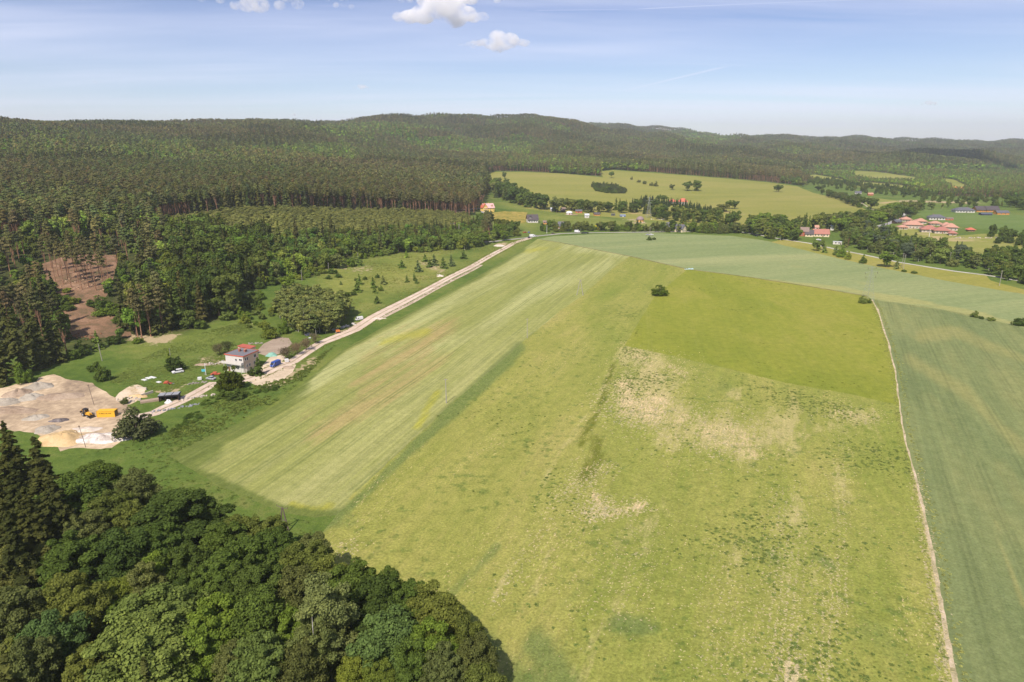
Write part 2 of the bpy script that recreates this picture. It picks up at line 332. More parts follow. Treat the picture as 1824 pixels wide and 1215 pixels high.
MEADOW = {
 'far_meadow': [(858,316),(880,306),(930,306),(1000,309),(1075,316),(1066,306),(1092,303),(1180,309),(1280,317),(1370,325),(1420,332),(1450,344),(1500,355),(1555,378),(1520,392),(1440,404),(1340,404),(1200,396),(1100,388),(1000,380),(940,372),(900,352),(872,330)],
 'hill_meadow': [(1432,314),(1452,311),(1500,319),(1512,327),(1450,325)],
 'upper_meadow': [(1520,304),(1560,306),(1632,316),(1634,326),(1560,322),(1522,316)],
 'middle_meadow': [(1525,323),(1580,327),(1655,336),(1640,341),(1580,338),(1527,333)],
 'side_meadow': [(1668,316),(1700,320),(1730,334),(1705,345)],
 'valley_meadow': [(1530,350),(1570,354),(1602,358),(1600,378),(1575,382),(1552,372)],
 'crop_field': [(1628,380),(1650,373),(1720,374),(1824,384),(2000,392),(2000,440),(1824,420),(1745,408),(1700,402),(1660,390)],
 'hay_field': [(1824,420),(2000,440),(2000,470),(1824,446),(1760,440),(1700,436),(1640,424),(1560,408),(1546,404),(1600,404),(1700,420),(1760,416)],
 'pasture': [(1546,404),(1600,412),(1660,424),(1740,434),(1824,446),(2000,470),(2000,482),(1824,458),(1740,452),(1640,434),(1560,418)],
 'roadside_meadow': [(1375,431),(1395,426),(1440,433),(1490,444),(1540,454),(1600,468),(1700,484),(1757,491),(1765,500),(1824,516)] + [(2300,600)] + [q for q in reversed(E_T[4:])],
}
QUARRY = [(0,692),(30,684),(62,680),(70,672),(96,667),(115,675),(140,678),(165,682),(180,695),(205,708),(230,722),(240,735),(222,745),(210,760),(222,780),(200,797),(170,801),(140,797),(110,803),(60,770),(-80,760),(-200,760),(-200,700)]
REG = [  # (name, polygon in photo px or None, world polygon)
 ('strip_field', [(957,426),(1000,432),(1060,444)] + A_R + [(560,922),(520,916),(470,900),(420,878),(385,862),(330,830),(300,812),(345,790),(400,765),(470,735),(505,712),(550,674),(610,624),(690,578),(770,536),(865,484),(930,445)], None),
 ('grass_field', A_R + [(575,950),(540,1000),(520,1290)] + list(reversed(C_L)) + [(1140,570),(1165,530),(1225,479)], None),
 ('olive_field', [(1225,479),(1340,494),(1450,511),(1545,527),(1552,533)] + PATH[1:7] + B2_B[1:] + [(1140,570),(1165,530)], None),
 ('patchy_field', C_L + [(p[0], p[1]) for p in reversed(PATH[6:])] + B2_B[1:-1], None),
 ('green_wheat_field', PATH + [(2300,1290),(2300,690),(1950,612),(1824,585),(1740,562),(1640,545)], None),
 ('pale_wheat_field', E_T + list(reversed(E_B)), None),
] + [(k, v, None) for k, v in MEADOW.items()] + [
 ('sand_yard', QUARRY, None),
 ('gravel_lot', [(455,628),(470,612),(495,600),(515,602),(520,612),(505,628),(480,636)], None),
 ('house_yard', [(462,660),(466,650),(474,640),(500,632),(512,640),(530,650),(520,662),(500,680),(470,690),(440,680),(430,668)], None),
 ('ditch_sand', [(205,708),(225,690),(242,684),(262,692),(258,705),(240,716),(222,722)], None),
 ('clearing_soil', [(75,470),(110,458),(160,452),(212,455),(205,480),(190,530),(170,545),(230,575),(235,600),(180,602),(130,600),(110,560),(120,540),(85,515)], None),
 ('gravel_path', wid(PATH, lambda i: 2.5 + max(0, i - 7) * .75), None),
 ('dirt_road', None, lambda: ribbon(ROAD_L, lambda i: 7.5 if 6 <= i <= 9 else 6.0)),
 ('road_middle', None, lambda: ribbon(ROAD_L[:-1], 1.0)),
 ('dirt_spoil', None, lambda: ribbon([(857,472),(830,487),(800,502),(770,518),(735,538),(700,556),(672,570)], lambda i: 3.5)),
 ('lane', None, lambda: ribbon([(1300,410),(1360,420),(1392,426),(1440,433),(1490,444),(1540,454),(1600,467),(1700,483),(1757,490),(1900,515)], 4.0)),
 ('village_road', None, lambda: ribbon([(1300,410),(1200,413),(1100,414),(1000,416),(960,420),(935,424),(905,427),(880,430),(850,432)], 5.5)),
 ('field_margin', None, lambda: ribbon([(965,427),(1000,432.5),(1060,444.5),(1122,456.5),(1225,479.5),(1340,494.5),(1450,511.5),(1545,527.5)], 1.8)),
 ('driveway', None, lambda: ribbon([(872,400),(866,390),(861,379),(858,372),(848,371),(830,374)], lambda i: 7 if i > 2 else 5)),
 ('paved_road', None, lambda: ribbon([(1560,405),(1580,399),(1600,391),(1618,380),(1628,374)], 7)),
 ('meadow_track', None, lambda: ribbon([(1455,336),(1500,347),(1530,358),(1545,368),(1562,378)], 3)),
 ('garden', [(868,380),(900,376),(940,378),(936,398),(905,395),(885,398)], None),
]
def build_ground():
    pts = []; edges = []; polys = []
    for name, pp, wf in REG:
        if pp is not None: w = Gm([wob(q, 1.5 if name in ('sand_yard', 'clearing_soil', 'ditch_sand', 'house_yard') else .55) for q in densify(pp)])[:, :2]
        else: w = np.array(densify(wf(), 12))
        polys.append((name, [tuple(q) for q in w]))
        o = len(pts); pts += [tuple(q) for q in w]; n = len(w); edges += [(o + i, o + (i + 1) % n) for i in range(n)]
    ys = list(np.exp(np.linspace(math.log(70), math.log(2400), 240))) + list(np.exp(np.linspace(math.log(2400), math.log(8800), 50)))
    for k, y in enumerate(ys):
        st = .0115 if y < 700 else .024
        a = np.arange(-1.35, 1.35, st) + (st / 2 if k % 2 else 0)
        pts += [(float(q * y), float(y)) for q in a]
    for y in range(-500, 70, 60):
        for x in range(-600, 601, 60): pts.append((float(x), float(y)))
    vs, es, fs, *_ = geometry.delaunay_2d_cdt([Vector(p) for p in pts], edges, [], 0, .04)
    V = np.array([(v.x, v.y) for v in vs]); F = np.array([f for f in fs if len(f) == 3])
    cen = V[F].mean(1); cls = np.zeros(len(F), int)
    for i, (name, poly) in enumerate(polys):
        P = np.array(poly); mnx, mny = P.min(0); mxx, mxy = P.max(0)
        bb = np.where((cen[:, 0] > mnx) & (cen[:, 0] < mxx) & (cen[:, 1] > mny) & (cen[:, 1] < mxy))[0]
        ins = inpoly(cen[bb, 0], cen[bb, 1], poly); cls[bb[ins]] = i + 1
    Z = terrain(V[:, 0], V[:, 1])
    return np.column_stack([V, Z]), F, cls, ['ground'] + [p[0] for p in polys]
GV, GF, GCLS, GNAMES = build_ground()
GPX, GPY = proj(GV)
def stroke(attr, pts, w, s=1.0):           # soft brush along a line, width in photo px at the place
    P = np.array(pts, float)
    if len(P) == 1: P = np.vstack([P, P + .1])
    d = np.full(len(GPX), 1e9); ok = (GPX > -400) & (GPX < 2300)
    q = np.column_stack([GPX, GPY])[ok]; dd = np.full(len(q), 1e9)
    for i in range(len(P) - 1):
        a, b = P[i], P[i + 1]; ab = b - a; t = np.clip(((q - a) @ ab) / (ab @ ab), 0, 1); dd = np.minimum(dd, np.linalg.norm(q - a - t[:, None] * ab, axis=1))
    d[ok] = dd; v = np.clip(1 - d / w, 0, 1); v = v * v * (3 - 2 * v) * s
    ATT[attr] = np.maximum(ATT.setdefault(attr, np.zeros(len(GPX))), v)
ATT = {}
# bare, dry and lush places in the fields
for p, w, s in (([(1112,622),(1150,640),(1165,665)],38,.62), ([(1195,655),(1215,665)],26,.7), ([(1115,690),(1120,725),(1165,735)],60,.82), ([(1155,705),(1185,715)],32,.8),
                ([(1205,752),(1220,742)],24,.75), ([(1250,765),(1330,790)],64,.62), ([(1300,760),(1345,805)],34,.7), 
                ([(1040,910),(1080,915),(1150,900)],20,.8), ([(1055,880),(1075,900)],16,.85), ([(1020,870),(1045,840),(1060,800)],13,.6), ([(1480,735),(1560,745)],22,.6), ([(1520,640),(1530,630)],2,.3),
                ([(1410,1190),(1412,1215)],14,.9), ([(590,975),(640,960)],14,.5), ([(1625,830),(1640,900),(1655,980),(1668,1060),(1690,1200)],10,.75)): stroke('soil', p, w, s)
for p, w, s in (([(1310,700),(1330,730)],30,.6), ([(1140,640),(1200,760),(1340,780),(1400,760)],85,.75), ([(1490,820),(1500,900),(1500,990)],45,.4), ([(1420,900),(1420,1100),(1410,1250)],80,.5), ([(1300,1000),(1290,1150)],80,.4), ([(960,880),(1000,800),(1060,720),(1100,640)],12,.6), ([(1170,900),(1100,1060),(1050,1200)],80,.4),
                ([(860,1090),(960,930)],16,.5), ([(1560,760),(1600,900)],30,.4), ([(1000,920),(950,1060)],14,.45), ([(1380,820),(1460,760),(1560,740)],40,.5)): stroke('straw', p, w, s)
for p, w, s in (([(1092,652),(1080,690),(1072,720),(1050,760),(1035,790)],12,.95), ([(1060,785),(1062,815),(1045,850)],26,.95), ([(1085,820),(1100,800)],14,.7)): stroke('olive', p, w, s)
for p, w, s in (([(925,618),(870,675),(790,748),(720,812),(660,870),(610,915),(560,950)],18,1.0), ([(905,640),(850,690),(790,745)],22,1.0), ([(885,975),(850,1010),(800,1060)],24,.75), ([(910,1190),(850,1150)],60,.7),
                ([(1100,1110),(1160,1120)],34,.7), ([(1440,760),(1460,700)],18,.5), ([(1000,650),(985,665)],10,.7), ([(1450,985),(1480,1010)],20,.6), ([(1640,1150),(1560,1050)],20,.35), ([(1380,720),(1370,740)],14,.5), ([(1120,900),(1130,950)],18,.3),
                ([(540,940),(640,930)],22,.6), ([(1560,1120),(1620,1180)],60,.4), ([(1530,880),(1560,960)],34,.4), ([(1240,690),(1300,690)],22,.35), ([(960,1150),(1000,1215),(900,1215)],70,.8), ([(1330,960),(1380,1000)],34,.4), ([(1000,1080),(1040,1040)],24,.4)): stroke('lush', p, w, s)
for p, w, s in (([(650,640),(720,600),(800,590)],55,.65), ([(560,760),(700,700),(790,640)],60,.55), ([(640,690),(760,620)],40,.7), ([(380,858),(450,900),(520,914),(560,918)],7,.9), ([(385,782),(430,765),(466,742)],7,.95), ([(600,912),(625,890),(650,862),(680,830)],6,.8)): stroke('dry', p, w, s)
for p, w, s in (([(540,690),(640,625),(760,560),(880,500),(950,450)],30,.8), ([(700,640),(850,600),(960,520),(1080,470)],36,.55), ([(470,830),(620,740)],30,.4), ([(1130,450),(1000,438)],24,.7), ([(850,640),(780,710),(760,770)],16,.6), ([(1040,530),(950,590),(900,630)],8,.8)): stroke('pale', p, w, s)
for p, w, s in (([(590,900),(560,912),(520,900)],18,.9), ([(780,700),(760,730),(745,760)],14,.9), ([(700,830),(660,855),(610,905)],10,.8), ([(760,590),(680,610)],18,.8), ([(900,450),(1000,440)],10,.6)): stroke('lime', p, w, s)
for p, w, s in (([(1640,600),(1700,590),(1824,640)],24,.7), ([(1620,640),(1720,700),(1780,760),(1824,800)],26,.6), ([(1640,700),(1700,760)],30,.4), ([(1780,830),(1824,900)],40,.6), ([(1770,930),(1800,1010),(1824,1080)],14,.8),
                ([(1370,500),(1500,515),(1620,535),(1760,562)],9,.9), ([(1560,530),(1660,545),(1824,580)],8,.8), ([(1400,470),(1560,510)],8,.4)): stroke('wpale', p, w, s)
for p, w, s in (([(240,600),(275,608),(310,600)],14,.8), ([(750,470),(790,480)],16,.45), ([(660,480),(620,478)],14,.4), ([(360,640),(400,645)],10,.8), ([(355,680),(320,660)],8,.4), ([(480,688),(520,672),(560,640)],14,.7), ([(600,598),(640,580)],12,.7),
                ([(620,470),(600,480)],10,.3), ([(830,376),(815,376)],6,1), ([(890,436),(905,434)],5,1), ([(1125,392),(1140,396)],6,.8), ([(1180,382),(1120,380)],5,.5), ([(1250,370),(1330,382)],5,.6), ([(1650,425),(1750,428)],8,.7), ([(1560,362),(1620,358),(1740,362)],3,.9),
                ([(1610,405),(1640,415),(1700,425)],6,.7), ([(280,700),(330,690)],8,.6), ([(80,690),(60,684)],8,1)): stroke('bare', p, w, s)
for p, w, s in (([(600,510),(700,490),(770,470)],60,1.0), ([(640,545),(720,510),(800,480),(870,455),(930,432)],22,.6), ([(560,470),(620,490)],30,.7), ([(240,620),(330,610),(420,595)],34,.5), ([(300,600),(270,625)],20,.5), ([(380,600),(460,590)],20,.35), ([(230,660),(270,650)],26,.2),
                ([(880,395),(950,402)],14,.8), ([(960,385),(1100,400),(1250,402)],16,.8), ([(900,360),(980,392)],12,.7), ([(1200,366),(1330,392)],12,.6), ([(1420,432),(1500,448)],10,.5), ([(540,400),(420,385),(330,395),(700,384),(820,392)],12,.3), ([(330,800),(420,770),(520,700),(600,630)],16,.5)): stroke('yellow_grass', p, w, s)
for p, w, s in (([(930,445),(865,484),(770,536),(690,578),(610,624),(550,674),(505,712)],9,1), ([(505,712),(470,735),(400,765),(345,790),(300,812)],24,1.1), ([(300,812),(330,830),(385,862),(420,878),(470,900),(520,916),(560,922),(598,917)],24,1.05), ([(300,812),(370,802)],60,.9), ([(345,790),(420,770),(500,725),(540,690)],34,.7)): stroke('verge', p, w, s)
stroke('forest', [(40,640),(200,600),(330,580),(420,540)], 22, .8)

G_LUSH = (.040,.092,.026,1); SOIL = (.56,.44,.30,1)
GM = {
 'strip_field': field_mat('strip field crop', [(.155,.195,.062,1),(.21,.245,.085,1),(.275,.30,.135,1)], 19, .07, .02, .09, [('pale',(.31,.345,.17,1),.02,.35),('dry',(.30,.25,.125,1),.05,.25),('lime',(.27,.29,.05,1),.05,.4),('verge',(.105,.145,.040,1),.12,.55),('lush',(.12,.16,.06,1),.03,.6)], (9,.5,(.13,.17,.06,1)), fine=.22),
 'olive_field': field_mat('olive grass field', [(.145,.185,.022,1),(.195,.220,.030,1),(.250,.245,.048,1)], 10, .5, .012, .06, [], (24,.12,(.25,.25,.08,1)), ((.09,.13,.025,1),.18,.7), fine=.20),
 'patchy_field': field_mat('patchy stubble field', [(.140,.185,.040,1),(.185,.215,.052,1),(.235,.245,.072,1),(.295,.275,.105,1)], 21, .22, .02, .07, [('lush',(.11,.155,.052,1),.05,.5),('olive',(.10,.12,.018,1),.25,.35),('straw',(.36,.325,.165,1),.12,.25),('soil',SOIL,1.6,.02)], (7,.16,(.16,.19,.05,1)), ((.075,.125,.03,1),.30,.60), ((.45,.38,.22,1),2.2,.66), fine=.38),
 'green_wheat_field': field_mat('green wheat', [(.082,.125,.058,1),(.115,.155,.070,1),(.165,.19,.085,1)], 24.7, .18, .012, .06, [('wpale',(.165,.187,.08,1),.02,.45)], (12,.35,(.07,.10,.045,1)), fine=.24),
 'pale_wheat_field': field_mat('pale wheat', [(.125,.185,.088,1),(.165,.220,.110,1),(.21,.255,.135,1)], 72, .12, .012, .05, [('wpale',(.235,.26,.115,1),.02,.4)], (14,.25,(.12,.17,.08,1)), fine=.15),
 'far_meadow': field_mat('far meadow grass', [(.150,.200,.042,1),(.195,.235,.058,1),(.235,.255,.08,1)], 80, .3, .006, .03, [('bare',(.4,.34,.2,1),.1,.4)], fine=.12),
 'ground': None,
}
def grass_mat():
    b = NB('meadow ground'); n1 = b.noise(b.pos, .02, 4, .6, .5); n2 = b.noise(b.pos, .25, 4, .65); sp = b.noise(b.pos, 1.8, 5, .75)
    f = b.math('ADD', b.math('MULTIPLY', n1, .55), b.math('MULTIPLY', n2, .45))
    col = b.ramp(f, [(.36, (.065,.115,.024,1)), (.52, (.115,.170,.036,1)), (.66, (.185,.205,.062,1))])
    su = b.attr('yellow_grass').outputs['Fac']; col = b.mix(b.math('MULTIPLY', su, .9), col, b.ramp(f, [(.36, (.16,.19,.045,1)), (.52, (.24,.255,.065,1)), (.66, (.33,.30,.11,1))]))  # mask turns the meadow grass paler and yellower
    tu = b.sstep(b.noise(b.pos, .5, 3, .6), .58, .66); col = b.mix(b.math('MULTIPLY', tu, .45), col, (.06,.10,.022,1))
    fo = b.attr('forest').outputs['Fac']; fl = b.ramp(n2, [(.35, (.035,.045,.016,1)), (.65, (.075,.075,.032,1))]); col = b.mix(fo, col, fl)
    ba = b.attr('bare').outputs['Fac']; col = b.mix(b.sstep(b.math('SUBTRACT', ba, b.math('MULTIPLY', b.sstep(n2, .3, .7), .6)), 0, .3), col, (.42,.34,.22,1))
    col = b.mix(1, col, b.ramp(sp, [(.3, (.72,.72,.72,1)), (.7, (1.28,1.28,1.28,1))]), 'MULTIPLY'); col = b.mix(1, col, CORR.get('grass', (1, 1, 1)) + (1,), 'MULTIPLY'); b.bsdf(col, .95, .05, sp, .7, .4); return b.m
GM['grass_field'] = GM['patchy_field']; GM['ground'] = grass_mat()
def dirt_mat(name, c0, c1, c2, sc=.15, tracks=None):
    b = NB(name); n1 = b.noise(b.pos, sc * .25, 4, .6, .6); n2 = b.noise(b.pos, sc * 3, 6, .7); f = b.math('ADD', b.math('MULTIPLY', n1, .6), b.math('MULTIPLY', n2, .4))
    col = b.ramp(f, [(.37, c0), (.5, c1), (.62, c2)]); b.bsdf(col, .95, .05, n2, .8, .3); return b.m
D = {
 'sand_yard': dirt_mat('pale quarry sand', (.22,.165,.115,1), (.42,.32,.21,1), (.64,.51,.34,1), .12),
 'gravel_lot': dirt_mat('brown gravel', (.27,.21,.155,1), (.33,.26,.195,1), (.40,.32,.24,1), .3),
 'house_yard': dirt_mat('yard sand', (.42,.33,.22,1), (.55,.45,.32,1), (.62,.52,.38,1), .3),
 'ditch_sand': dirt_mat('ditch sand', (.40,.30,.17,1), (.60,.49,.34,1), (.64,.55,.42,1), .4),
 'clearing_soil': dirt_mat('red forest soil', (.10,.085,.045,1), (.21,.125,.075,1), (.32,.205,.13,1), .35),
 'gravel_path': dirt_mat('pale path gravel', (.24,.22,.10,1), (.46,.38,.24,1), (.62,.50,.36,1), .8),
 'dirt_road': dirt_mat('packed pink dirt', (.44,.34,.26,1), (.56,.45,.35,1), (.63,.53,.43,1), .4),
 'dirt_spoil': dirt_mat('turned earth', (.28,.22,.14,1), (.47,.37,.28,1), (.56,.46,.36,1), .9),
 'road_middle': dirt_mat('trodden road middle', (.22,.19,.10,1), (.36,.29,.19,1), (.47,.38,.28,1), .5),
 'field_margin': dirt_mat('dry margin', (.07,.075,.03,1), (.15,.12,.055,1), (.28,.23,.12,1), .3),
 'lane': dirt_mat('grey lane', (.36,.34,.28,1), (.42,.40,.34,1), (.50,.48,.42,1), .5),
 'village_road': dirt_mat('village asphalt', (.26,.245,.22,1), (.32,.30,.27,1), (.38,.36,.33,1), .3),
 'driveway': dirt_mat('driveway asphalt', (.28,.27,.27,1), (.33,.32,.32,1), (.38,.37,.36,1), .3),
 'paved_road': dirt_mat('road asphalt', (.28,.27,.27,1), (.33,.32,.32,1), (.38,.37,.36,1), .3),
 'meadow_track': dirt_mat('track', (.32,.28,.18,1), (.42,.36,.25,1), (.48,.42,.30,1), .3),
 'garden': dirt_mat('garden ground', (.10,.13,.03,1), (.28,.23,.05,1), (.38,.28,.08,1), .5),
}
COLV = {'crop_field': [(.075,.15,.035,1),(.10,.19,.05,1),(.15,.23,.09,1)], 'hay_field': [(.15,.20,.05,1),(.20,.235,.06,1),(.22,.25,.09,1)], 'roadside_meadow': [(.17,.20,.045,1),(.235,.245,.062,1),(.27,.26,.09,1)]}
ZN = {}
def build_ground_objects():
    for i, nm in enumerate(GNAMES):
        F = GF[GCLS == i]
        if not len(F): print('EMPTY REGION', nm); continue
        used, inv = np.unique(F, return_inverse=True); F2 = inv.reshape(F.shape)
        mat = D.get(nm) or GM.get(nm)
        if mat is None: mat = field_mat(nm, COLV.get(nm, [(.14,.19,.04,1),(.185,.225,.055,1),(.23,.25,.08,1)]), 75, .3, .01, .05, [('bare',(.4,.34,.2,1),.1,.4)], fine=.14)
        me = mesh_np(nm, GV[used], F2, mat, smooth=True)
        for an in ATT:
            at = me.attributes.new(an, 'FLOAT', 'POINT'); at.data.foreach_set('value', ATT[an][used].astype(np.float32))
        o = bpy.data.objects.new(nm, me); C.objects.link(o); o['kind'] = 'structure'
        o['label'] = nm.replace('_', ' ')

# ------------------------------------------------------------------ trees
def quads(c, n, s, asp=1.0, up=None):
    N = len(c); n = n / np.maximum(np.linalg.norm(n, axis=1, keepdims=True), 1e-6)
    r = rng.normal(size=(N, 3)) if up is None else up + rng.normal(size=(N, 3)) * .15
    t = np.cross(n, r); t /= np.maximum(np.linalg.norm(t, axis=1, keepdims=True), 1e-6); b = np.cross(n, t)
    s = np.asarray(s).reshape(-1, 1) / 2; j = lambda: rng.uniform(.7, 1.25, (N, 1))
    V = np.stack([c - t * s * j() - b * s * asp * j(), c + t * s * j() - b * s * asp * j() * .8, c + t * s * j() * .8 + b * s * asp * j(), c - t * s * j() + b * s * asp * j() * .9], 1)
    return V.reshape(-1, 3), np.arange(N * 4, dtype=np.int32).reshape(-1, 4)
def sph(N):
    v = rng.normal(size=(N, 3)); return v / np.linalg.norm(v, axis=1, keepdims=True)
def broad_crown(name, h=18, r=6, puffs=34, leaves=6000, ls=.55, base=.22, pr=.36, loose=0.0, mat=None, dome=False):
    # lobed crown: leaf clumps on many small domes spread over an uneven egg
    P = []; 
    for i in range(puffs):
        d = sph(1)[0]; d[2] = d[2] * .75 + .25; d /= np.linalg.norm(d); k = rng.uniform(.55, 1.08) if i > puffs * .2 else rng.uniform(0, .6)
        cz = h * (base + 1) / 2; rz = h * (1 - base) / 2
        rad = r * pr * rng.uniform(.7, 1.3)
        squash = 1 - .25 * max(0, -d[2])
        if dome: cz = h * .12; rz = h * .88; d[2] = abs(d[2]) if i % 3 else abs(d[2]) * .3; squash = 1.05
        c = np.array([d[0] * (r - rad * .6) * k * squash * rng.uniform(.85, 1.15), d[1] * (r - rad * .6) * k * squash * rng.uniform(.85, 1.15), cz + d[2] * (rz - rad * .5) * k])
        P.append((c, rad, rng.uniform(-.16, .16)))
    per = leaves // puffs; Cs = []; Ns = []; lv = []
    for c, rad, tone in P:
        d = sph(per); d[:, 2] = np.abs(d[:, 2]) * np.where(rng.random(per) < .78, 1, -1) ; k = rng.uniform(.72, 1.06 + loose, (per, 1))
        bumps = 1 + .16 * np.sin(d[:, :1] * 7 + tone * 30) * np.sin(d[:, 1:2] * 6 + 1) 
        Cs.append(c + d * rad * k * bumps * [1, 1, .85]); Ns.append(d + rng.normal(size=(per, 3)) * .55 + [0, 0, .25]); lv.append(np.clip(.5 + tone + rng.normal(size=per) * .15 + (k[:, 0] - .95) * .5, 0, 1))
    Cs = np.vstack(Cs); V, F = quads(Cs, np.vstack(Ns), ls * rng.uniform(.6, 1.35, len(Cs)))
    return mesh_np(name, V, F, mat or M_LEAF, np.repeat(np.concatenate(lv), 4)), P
def trunk_mesh(name, h, r, P=None, mat=None, top=.75, n=6, lean=.02, limbs=8):
    m = MB(); k = 5; pts = [(math.sin(i * 1.3) * lean * h * i / k, math.cos(i * 1.7) * lean * h * i / k, h * top * i / k - (.3 if i == 0 else 0)) for i in range(k + 1)]
    m.tube(pts, [r * (1.25 if i == 0 else 1 - .8 * i / k) for i in range(k + 1)], n)
    if P:
        for c, rad, _ in P[:limbs]:
            z0 = h * rng.uniform(.22, .45); q = Vector((0, 0, z0)); e = Vector(c); mid = (q + e) / 2 + Vector((0, 0, -.06 * h))
            m.tube([q, mid, e], [r * .45, r * .28, r * .08], 4)
    return m.mesh(name, mat or M_BARK)
def pine_crown(name, h=24, r=3.0, puffs=11, leaves=2200, ls=.55, start=.58):
    Cs = []; Ns = []; lv = []
    P = []
    for i in range(puffs):
        z = h * (start + (1 - start) * (i + .5) / puffs) ; k = math.sin(min(1, (1 - (i / puffs)) * 1.25 + .12) * math.pi * .5); a = i * 2.4 + rng.uniform(-.5, .5)
        d = r * k * rng.uniform(.25, .75); c = np.array([math.cos(a) * d, math.sin(a) * d, z]); rad = r * rng.uniform(.38, .62) * (.6 + .4 * k); P.append((c, rad, 0))
        n = leaves // puffs; s = sph(n); s[:, 2] = np.abs(s[:, 2]) * .6 - .12; tone = rng.uniform(-.14, .14)
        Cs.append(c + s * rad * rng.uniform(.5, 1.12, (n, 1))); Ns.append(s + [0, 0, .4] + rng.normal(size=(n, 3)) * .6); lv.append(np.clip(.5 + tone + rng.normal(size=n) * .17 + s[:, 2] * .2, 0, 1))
    Cs = np.vstack(Cs); V, F = quads(Cs, np.vstack(Ns), ls * rng.uniform(.6, 1.3, len(Cs)), .6)
    return mesh_np(name, V, F, M_NEEDLE, np.repeat(np.concatenate(lv), 4)), P
def spruce_crown(name, h=26, r=4.2, whorls=26, leaves=6000, ls=.55, start=.06, droop=.35, ragged=.2):
    Cs = []; Ns = []; lv = []; br = []
    for i in range(whorls):
        t = i / (whorls - 1); z = h * (start + (1 - start) * t); L = r * (1 - t) ** .8 * rng.uniform(1 - ragged, 1.05) + .25
        for b in range(int(5 + 6 * (1 - t))): br.append((z + rng.uniform(-.4, .4), L * rng.uniform(1 - ragged * 1.6, 1.1), rng.uniform(0, 2 * math.pi)))
    w = np.array([b[1] for b in br]); cnt = np.maximum(3, (leaves * w / w.sum())).astype(int)
    for (z, L, a), n in zip(br, cnt):
        t = rng.uniform(.15, 1, n) ** .8; side = rng.normal(size=n) * .16 * L * (1.15 - t * .6); tone = rng.uniform(-.14, .14)
        x = np.cos(a) * t * L - np.sin(a) * side; y = np.sin(a) * t * L + np.cos(a) * side; zz = z - droop * L * t ** 1.3 - np.abs(side) * .35 + rng.normal(size=n) * .12
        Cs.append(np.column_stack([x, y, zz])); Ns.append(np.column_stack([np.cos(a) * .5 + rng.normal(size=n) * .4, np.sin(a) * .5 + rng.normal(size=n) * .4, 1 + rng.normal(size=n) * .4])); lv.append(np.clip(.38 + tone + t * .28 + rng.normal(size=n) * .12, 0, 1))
    Cs = np.vstack(Cs); V, F = quads(Cs, np.vstack(Ns), ls * rng.uniform(.6, 1.3, len(Cs)), .8)
    return mesh_np(name, V, F, M_NEEDLE, np.repeat(np.concatenate(lv), 4)), None
KIND = {}
def make_kinds():
    def reg(k, cr, tr): KIND.setdefault(k, []).append((cr, tr))
    for i in range(6):
        c, P = broad_crown('crown', 18, 6, 95 + 8 * i, 34000, .29, .14, rng.uniform(.17, .24), .08); reg('broad_hi', c, trunk_mesh('trunk', 18, .38, P))
    for i in range(2):
        c, P = broad_crown('crown', 22, 5, 90, 26000, .24, .12, .17, .3); reg('birch_hi', c, trunk_mesh('trunk', 22, .26, P, M_BBARK, .95, 8, .012, 16))
        c, P = spruce_crown('crown', 26, 5.2, 40, 26000, .42, .04, .36, .4); reg('spruce_hi', c, trunk_mesh('trunk', 26, .35))
    for i in range(5):
        c, P = broad_crown('crown', 18, 6, 30, 3400, .85, .04 if i < 3 else .14, .34); reg('broad', c, trunk_mesh('trunk', 18, .35, P, limbs=4))
    for i in range(4):
        c, P = broad_crown('crown', 18, 4.0, 26, 2600, .62, .05, .32, .2); reg('slender', c, trunk_mesh('trunk', 18, .2, P, M_BBARK, .9, 5, .01, 5))
        c, P = pine_crown('crown', 24, 3.1, 12, 1500, .72, .64); reg('pine', c, trunk_mesh('trunk', 24, .32, P, M_PBARK, .9, 5, .008, 5))
        c, P = spruce_crown('crown', 26, 4.8, 22, 4200, .85, .03, .35, .35); reg('spruce', c, trunk_mesh('trunk', 26, .3, mat=M_BARK))
        c, P = broad_crown('crown', 4, 2.2, 34, 3600, .22, .02, .27, .12, dome=True); reg('shrub', c, trunk_mesh('trunk', 4, .12, P, limbs=3))
        c, P = spruce_crown('crown', 6, 2.3, 12, 1700, .42, .01, .25, .45); reg('young', c, trunk_mesh('trunk', 6, .09))
    for i in range(3):
        c, P = broad_crown('crown', 5, 3.2, 30, 1900, .20, .10, .28, .35); reg('bare', c, trunk_mesh('trunk', 5, .14, P, limbs=20, top=.8))
    for i in range(4):
        c, P = broad_crown('crown', 18, 5.5, 12, 330, 2.2, .10, .40); reg('broad_lo', c, None)
        c, P = pine_crown('crown', 24, 3.2, 7, 210, 1.7, .56); reg('pine_lo', c, trunk_mesh('trunk', 24, .32, None, M_PBARK, .85, 4, .008))
        c, P = spruce_crown('crown', 25, 3.6, 9, 240, 1.9, .1, .3, .2); reg('spruce_lo', c, None)
make_kinds()
TN = {'broad_hi': 'broadleaf_tree', 'birch_hi': 'birch_tree', 'spruce_hi': 'spruce_tree', 'broad': 'broadleaf_tree', 'slender': 'slender_tree', 'pine': 'pine_tree', 'spruce': 'spruce_tree', 'shrub': 'shrub', 'young': 'young_conifer', 'bare': 'sparse_tree'}
CATN = {'shrub': 'shrub'}
HREF = {'broad_hi': 18, 'birch_hi': 22, 'spruce_hi': 26, 'broad': 18, 'slender': 18, 'pine': 24, 'spruce': 26, 'shrub': 4, 'young': 6, 'bare': 5}
RREF = {'broad_hi': 6, 'birch_hi': 5, 'spruce_hi': 4.6, 'broad': 6, 'slender': 3.6, 'pine': 3.1, 'spruce': 4.4, 'shrub': 2.2, 'young': 1.9, 'bare': 3.2}
def _t(r, g, b, k=1.5): return (r * k * .99, g * k * 1.0, b * k * .78)
